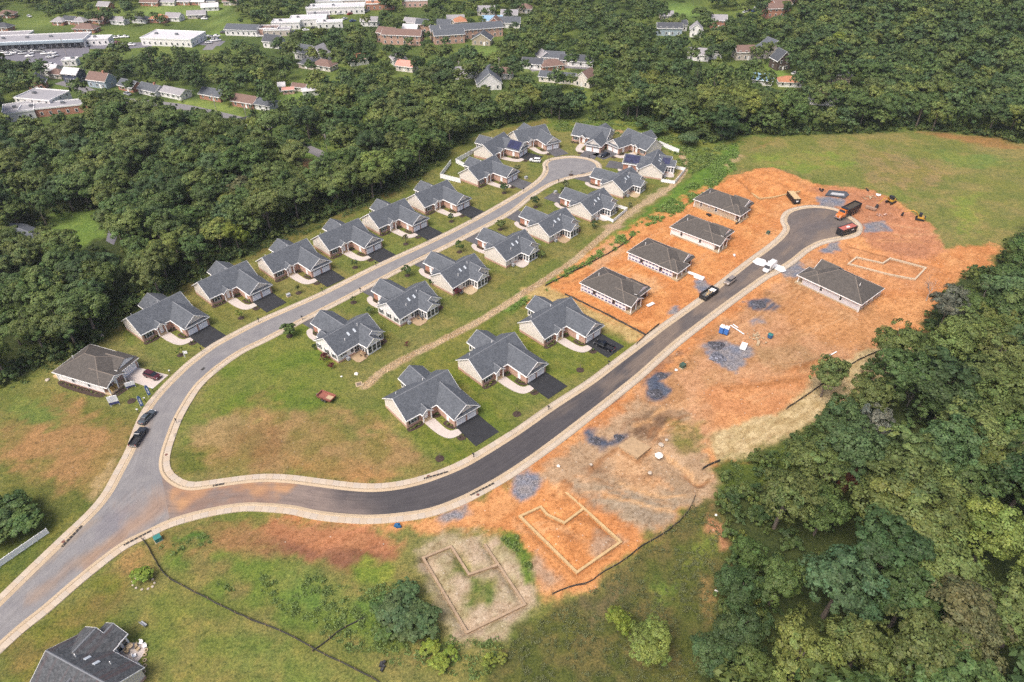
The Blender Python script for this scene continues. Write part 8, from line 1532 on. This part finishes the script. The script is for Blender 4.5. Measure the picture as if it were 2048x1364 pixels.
# storm inlets, lids and drain
M_IRON = plain('inlet_iron', (.03, .027, .025, 1), .8, .3)
for a, b, l in [((848, 958), (896, 944), 'storm inlet in the kerb below the new ranch at the bend'), ((941, 991), (988, 967), 'storm inlet in the outer kerb of the fresh street'), ((124, 1094), (164, 1052), 'storm inlet in the left kerb near the junction'), ((248, 1091), (303, 1062), 'storm inlet in the lower kerb near the junction'), ((426, 972), (449, 968), 'short storm inlet at the junction of the two streets')]:
    p, q = np.array(g(*a)), np.array(g(*b)); L_ = float(np.hypot(*(q - p))); c = (p + q) / 2; root = empty('storm_inlet', (c[0], c[1], 0), math.atan2(q[1] - p[1], q[0] - p[0]), l, 'storm drain', 'storm inlets'); MB().box(-L_ / 2, L_ / 2, -.22, .22, .03, .15).obj('grate', M_IRON, root)
    for k in range(int(L_ / .8)): MB().box(-L_ / 2 + k * .8 + .3, -L_ / 2 + k * .8 + .38, -.24, .24, .03, .165).obj('bar', M_SLAB, root)
for px, py, l in [(333, 910, 'rusty lid in the pavement of the junction corner'), (127, 1084, 'rusty lid in the pavement beside the left storm inlet'), (857, 953, 'rusty lid in the pavement at the fresh street bend'), (956, 990, 'rusty lid in the outer pavement of the fresh street')]: MB().cyl((0, 0, .1), .34, .045, 14).obj('manhole_lid', plain('rusty_iron', (.16, .07, .05, 1), .8, .3), None, loc=at_px(px, py), label=l, cat='manhole lid')
MB().box(-.55, .55, -.35, .35, .032, .05).obj('street_drain', M_IRON, None, loc=at_px(406, 738), rz=R(70), label='dark drain grate set in the pale street bend', cat='drain grate')
root = empty('drain_box', at_px(718, 769), R(20), 'square concrete drain box with grate at the end of the swale', 'drain'); MB().box(-.85, .85, -.85, .85, -.3, .14).obj('frame', M_SLAB, root); MB().box(-.55, .55, -.55, .55, .14, .17).obj('grate', plain('brown_grate', (.16, .12, .09, 1), .8, .3, 4), root)
# swale stones
sw = spline(W_(SWALE), .5); sn = normals2(sw); m = MB(); rr_ = random.Random(3)
for k in range(len(sw)):
    for _ in range(4):
        d = rr_.uniform(-1.15, 1.15); c = sw[k] + sn[k] * d; s_ = rr_.uniform(.09, .26); a = rr_.uniform(0, 3); ca, sa = math.cos(a) * s_, math.sin(a) * s_
        m.hexa([(c[0] + ca, c[1] + sa, -.1), (c[0] - sa, c[1] + ca, -.1), (c[0] - ca, c[1] - sa, -.1), (c[0] + sa, c[1] - ca, -.1), (c[0] + ca * .7, c[1] + sa * .7, s_ * .6), (c[0] - sa * .7, c[1] + ca * .7, s_ * .7), (c[0] - ca * .7, c[1] - sa * .7, s_ * .65), (c[0] + sa * .7, c[1] - ca * .7, s_ * .55)])
m.obj('swale_stones', plain('swale_stone', alb(232, 208, 172), .9, .3, 1.2), kind='stuff', label='pale stones lining the drainage swale')
# patio furniture
def table_set(px, py, label, top=M_BLACK, n=4, rr0=.55):
    root = empty('patio_table', at_px(px, py), 0, label, 'table'); MB().cyl((0, 0, .78), rr0, .05, 14).obj('table_top', top, root)
    MB().cyl((0, 0, .08), .06, .7, 8).obj('pedestal', M_BLACK, root)
    for k in range(n):
        a = 6.283 * k / n + .4; x_, y_ = g(px, py); c = MB(); c.box(-.22, .22, -.22, .22, .45, .52).box(-.22, .22, .18, .24, .52, .98)
        for sx in (-.19, .19):
            for sy in (-.19, .19): c.box(sx - .02, sx + .02, sy - .02, sy + .02, .08, .45)
        link('patio_chair', c.mesh('patio_chair', top), None, (x_ + math.cos(a) * (rr0 + .4), y_ + math.sin(a) * (rr0 + .4), 0), a - math.pi / 2, f'chair at the {label}', 'chair', f'chairs of the {label}')
table_set(843, 637, 'round table on the furnished patio', M_METAL); table_set(729, 711, 'brown table on the bare tan patio', plain('brown_wicker', (.16, .10, .06, 1), .8, .2)); table_set(1048, 519, 'black table on the pale patio', M_BLACK, 2); table_set(949, 570, 'dark table on the raised porch', M_BLACK); table_set(262, 1296, 'small table on the cluttered patio', M_SLAB, 3)
for k, (px, py, c, l) in enumerate([(283, 1287, M_VINYL, 'white garden chair on the outer side of the cluttered patio'), (291, 1294, M_VINYL, 'white garden chair beside the outer one on the cluttered patio'), (277, 1300, M_SLAB, 'pale planter in the middle of the cluttered patio'), (255, 1303, M_SLAB, 'cream planter nearest the wall of the cluttered patio'), (270, 1313, M_VINYL, 'white stool at the lower end of the cluttered patio'), (288, 1250, M_AC, 'grey steel bench on the lawn by the old ranch')]):
    root = empty('garden_bench' if 'bench' in l else 'garden_chair' if c is not M_SLAB else 'planter', at_px(px, py), R(30 * k), l, 'garden seat' if c is not M_SLAB else 'planter'); w_ = 1.4 if 'bench' in l else .6; MB().box(-w_ / 2, w_ / 2, -.28, .28, .35, .45).obj('seat' if c is not M_SLAB else 'tub', c, root); MB().box(-w_ / 2, w_ / 2, .24, .3, .45, .9).obj('backrest' if c is not M_SLAB else 'plant_rim', c, root)
    for sx in (-1, 1):
        for sy in (-1, 1): MB().box(sx * (w_ / 2 - .05) - .03, sx * (w_ / 2 - .05) + .03, sy * .24 - .03, sy * .24 + .03, 0, .35).obj('leg', c, root)
for k, (px, py) in enumerate([(290, 1310), (290, 1321), (290, 1332), (288, 1344), (293, 1301)]):
    m = MB(); n = 12
    for j in range(n): a, b = 6.283 * j / n, 6.283 * (j + 1) / n; m.hexa([(.2 * math.cos(a), .2 * math.sin(a), 0), (.32 * math.cos(a), .32 * math.sin(a), 0), (.32 * math.cos(b), .32 * math.sin(b), 0), (.2 * math.cos(b), .2 * math.sin(b), 0), (.2 * math.cos(a), .2 * math.sin(a), .2), (.32 * math.cos(a), .32 * math.sin(a), .2), (.32 * math.cos(b), .32 * math.sin(b), .2), (.2 * math.cos(b), .2 * math.sin(b), .2)])
    m.obj('planter_ring', M_SLAB, None, loc=at_px(px, py), label='round white edged planter in the line beside the old ranch', cat='planter', group='planters beside the old ranch')
# power poles
for px, py, h, l in [(434, 226, 9, 'utility pole at the drive of the orange brown ranch'), (497, 252, 9, 'utility pole by the small conical tree on the lane'), (655, 305, 8, 'utility pole by the jeep in the wood'), (998, 150, 9, 'street lamp pole beside the cream house'), (134, 112, 10, 'lamp pole in the car park before the shops'), (150, 160, 9, 'utility pole before the navy house'), (1195, 168, 8, 'white lamp pole by the dark round tree'), (918, 148, 7, 'utility pole left of the pale grey roofed house')]:
    x_, y_ = g(px, py); root = empty('utility_pole', (x_, y_, float(hill(x_, y_))), R(-25), l, 'pole', 'utility poles'); MB().cyl((0, 0, -.3), .14, h + .3, 8, 0, 'z', .09).obj('pole', M_DEAD, root); MB().box(-.9, .9, -.06, .06, h - .6, h - .45).obj('crossarm', M_DEAD, root); MB().cyl((.25, 0, h - 1.6), .16, .6, 8).obj('transformer', M_AC, root)
# leafless trees
BARE = [bare_mesh(s_, 10, .2, M_DEAD) for s_ in (3, 8, 21)]
for k, (px, py, h, l) in enumerate([(1668, 905, 8, 'bare grey tree above the red clearing'), (1985, 1230, 14, 'bare pale tree in the lower right wood'), (2030, 1235, 13, 'second bare pale tree at the right edge of the lower right wood'), (1790, 730, 13, 'bare tree leaning over the straw blanket'), (1860, 585, 9, 'bare scrubby tree right of the lone pale cottage'), (705, 378, 11, 'bare grey tree in the wood behind the fifth house'), (300, 385, 10, 'bare forked tree in the left wood'), (175, 560, 8, 'bare grey limbs in front of the clearing'), (1855, 160, 12, 'bare white snag above the hillside field'), (700, 330, 9, 'bare pale crown in the wood below the lane'), (1975, 520 + 60, 8, 'bare twiggy tree at the edge of the right wood'), (1820, 800, 7, 'bare reddish tree behind the straw blanket')]):
    x_, y_ = g(px, py, h * .3); root = empty('dead_tree', (x_, y_, float(hill(x_, y_))), k * 1.3, l, 'dead tree', None); root.scale = (h / 10,) * 3; link('limbs', BARE[k % 3], root)

# ------------------------------------------------------------------ the summer haze
hb = MB().box(-900, 900, -120, 1500, -9, 150).obj('haze', None, kind='stuff', label='pale summer haze over the valley'); hb.data.materials.clear()
hm = bpy.data.materials.new('haze_air'); hm.use_nodes = True; hn = hm.node_tree; hn.nodes.clear(); ho = hn.nodes.new('ShaderNodeOutputMaterial'); hv = hn.nodes.new('ShaderNodeVolumePrincipled')
hv.inputs['Color'].default_value = (0.86, 0.92, 1.0, 1); hv.inputs['Density'].default_value = 0.0001; hv.inputs['Anisotropy'].default_value = 0.2; hn.links.new(hv.outputs[0], ho.inputs['Volume']); hb.data.materials.append(hm)
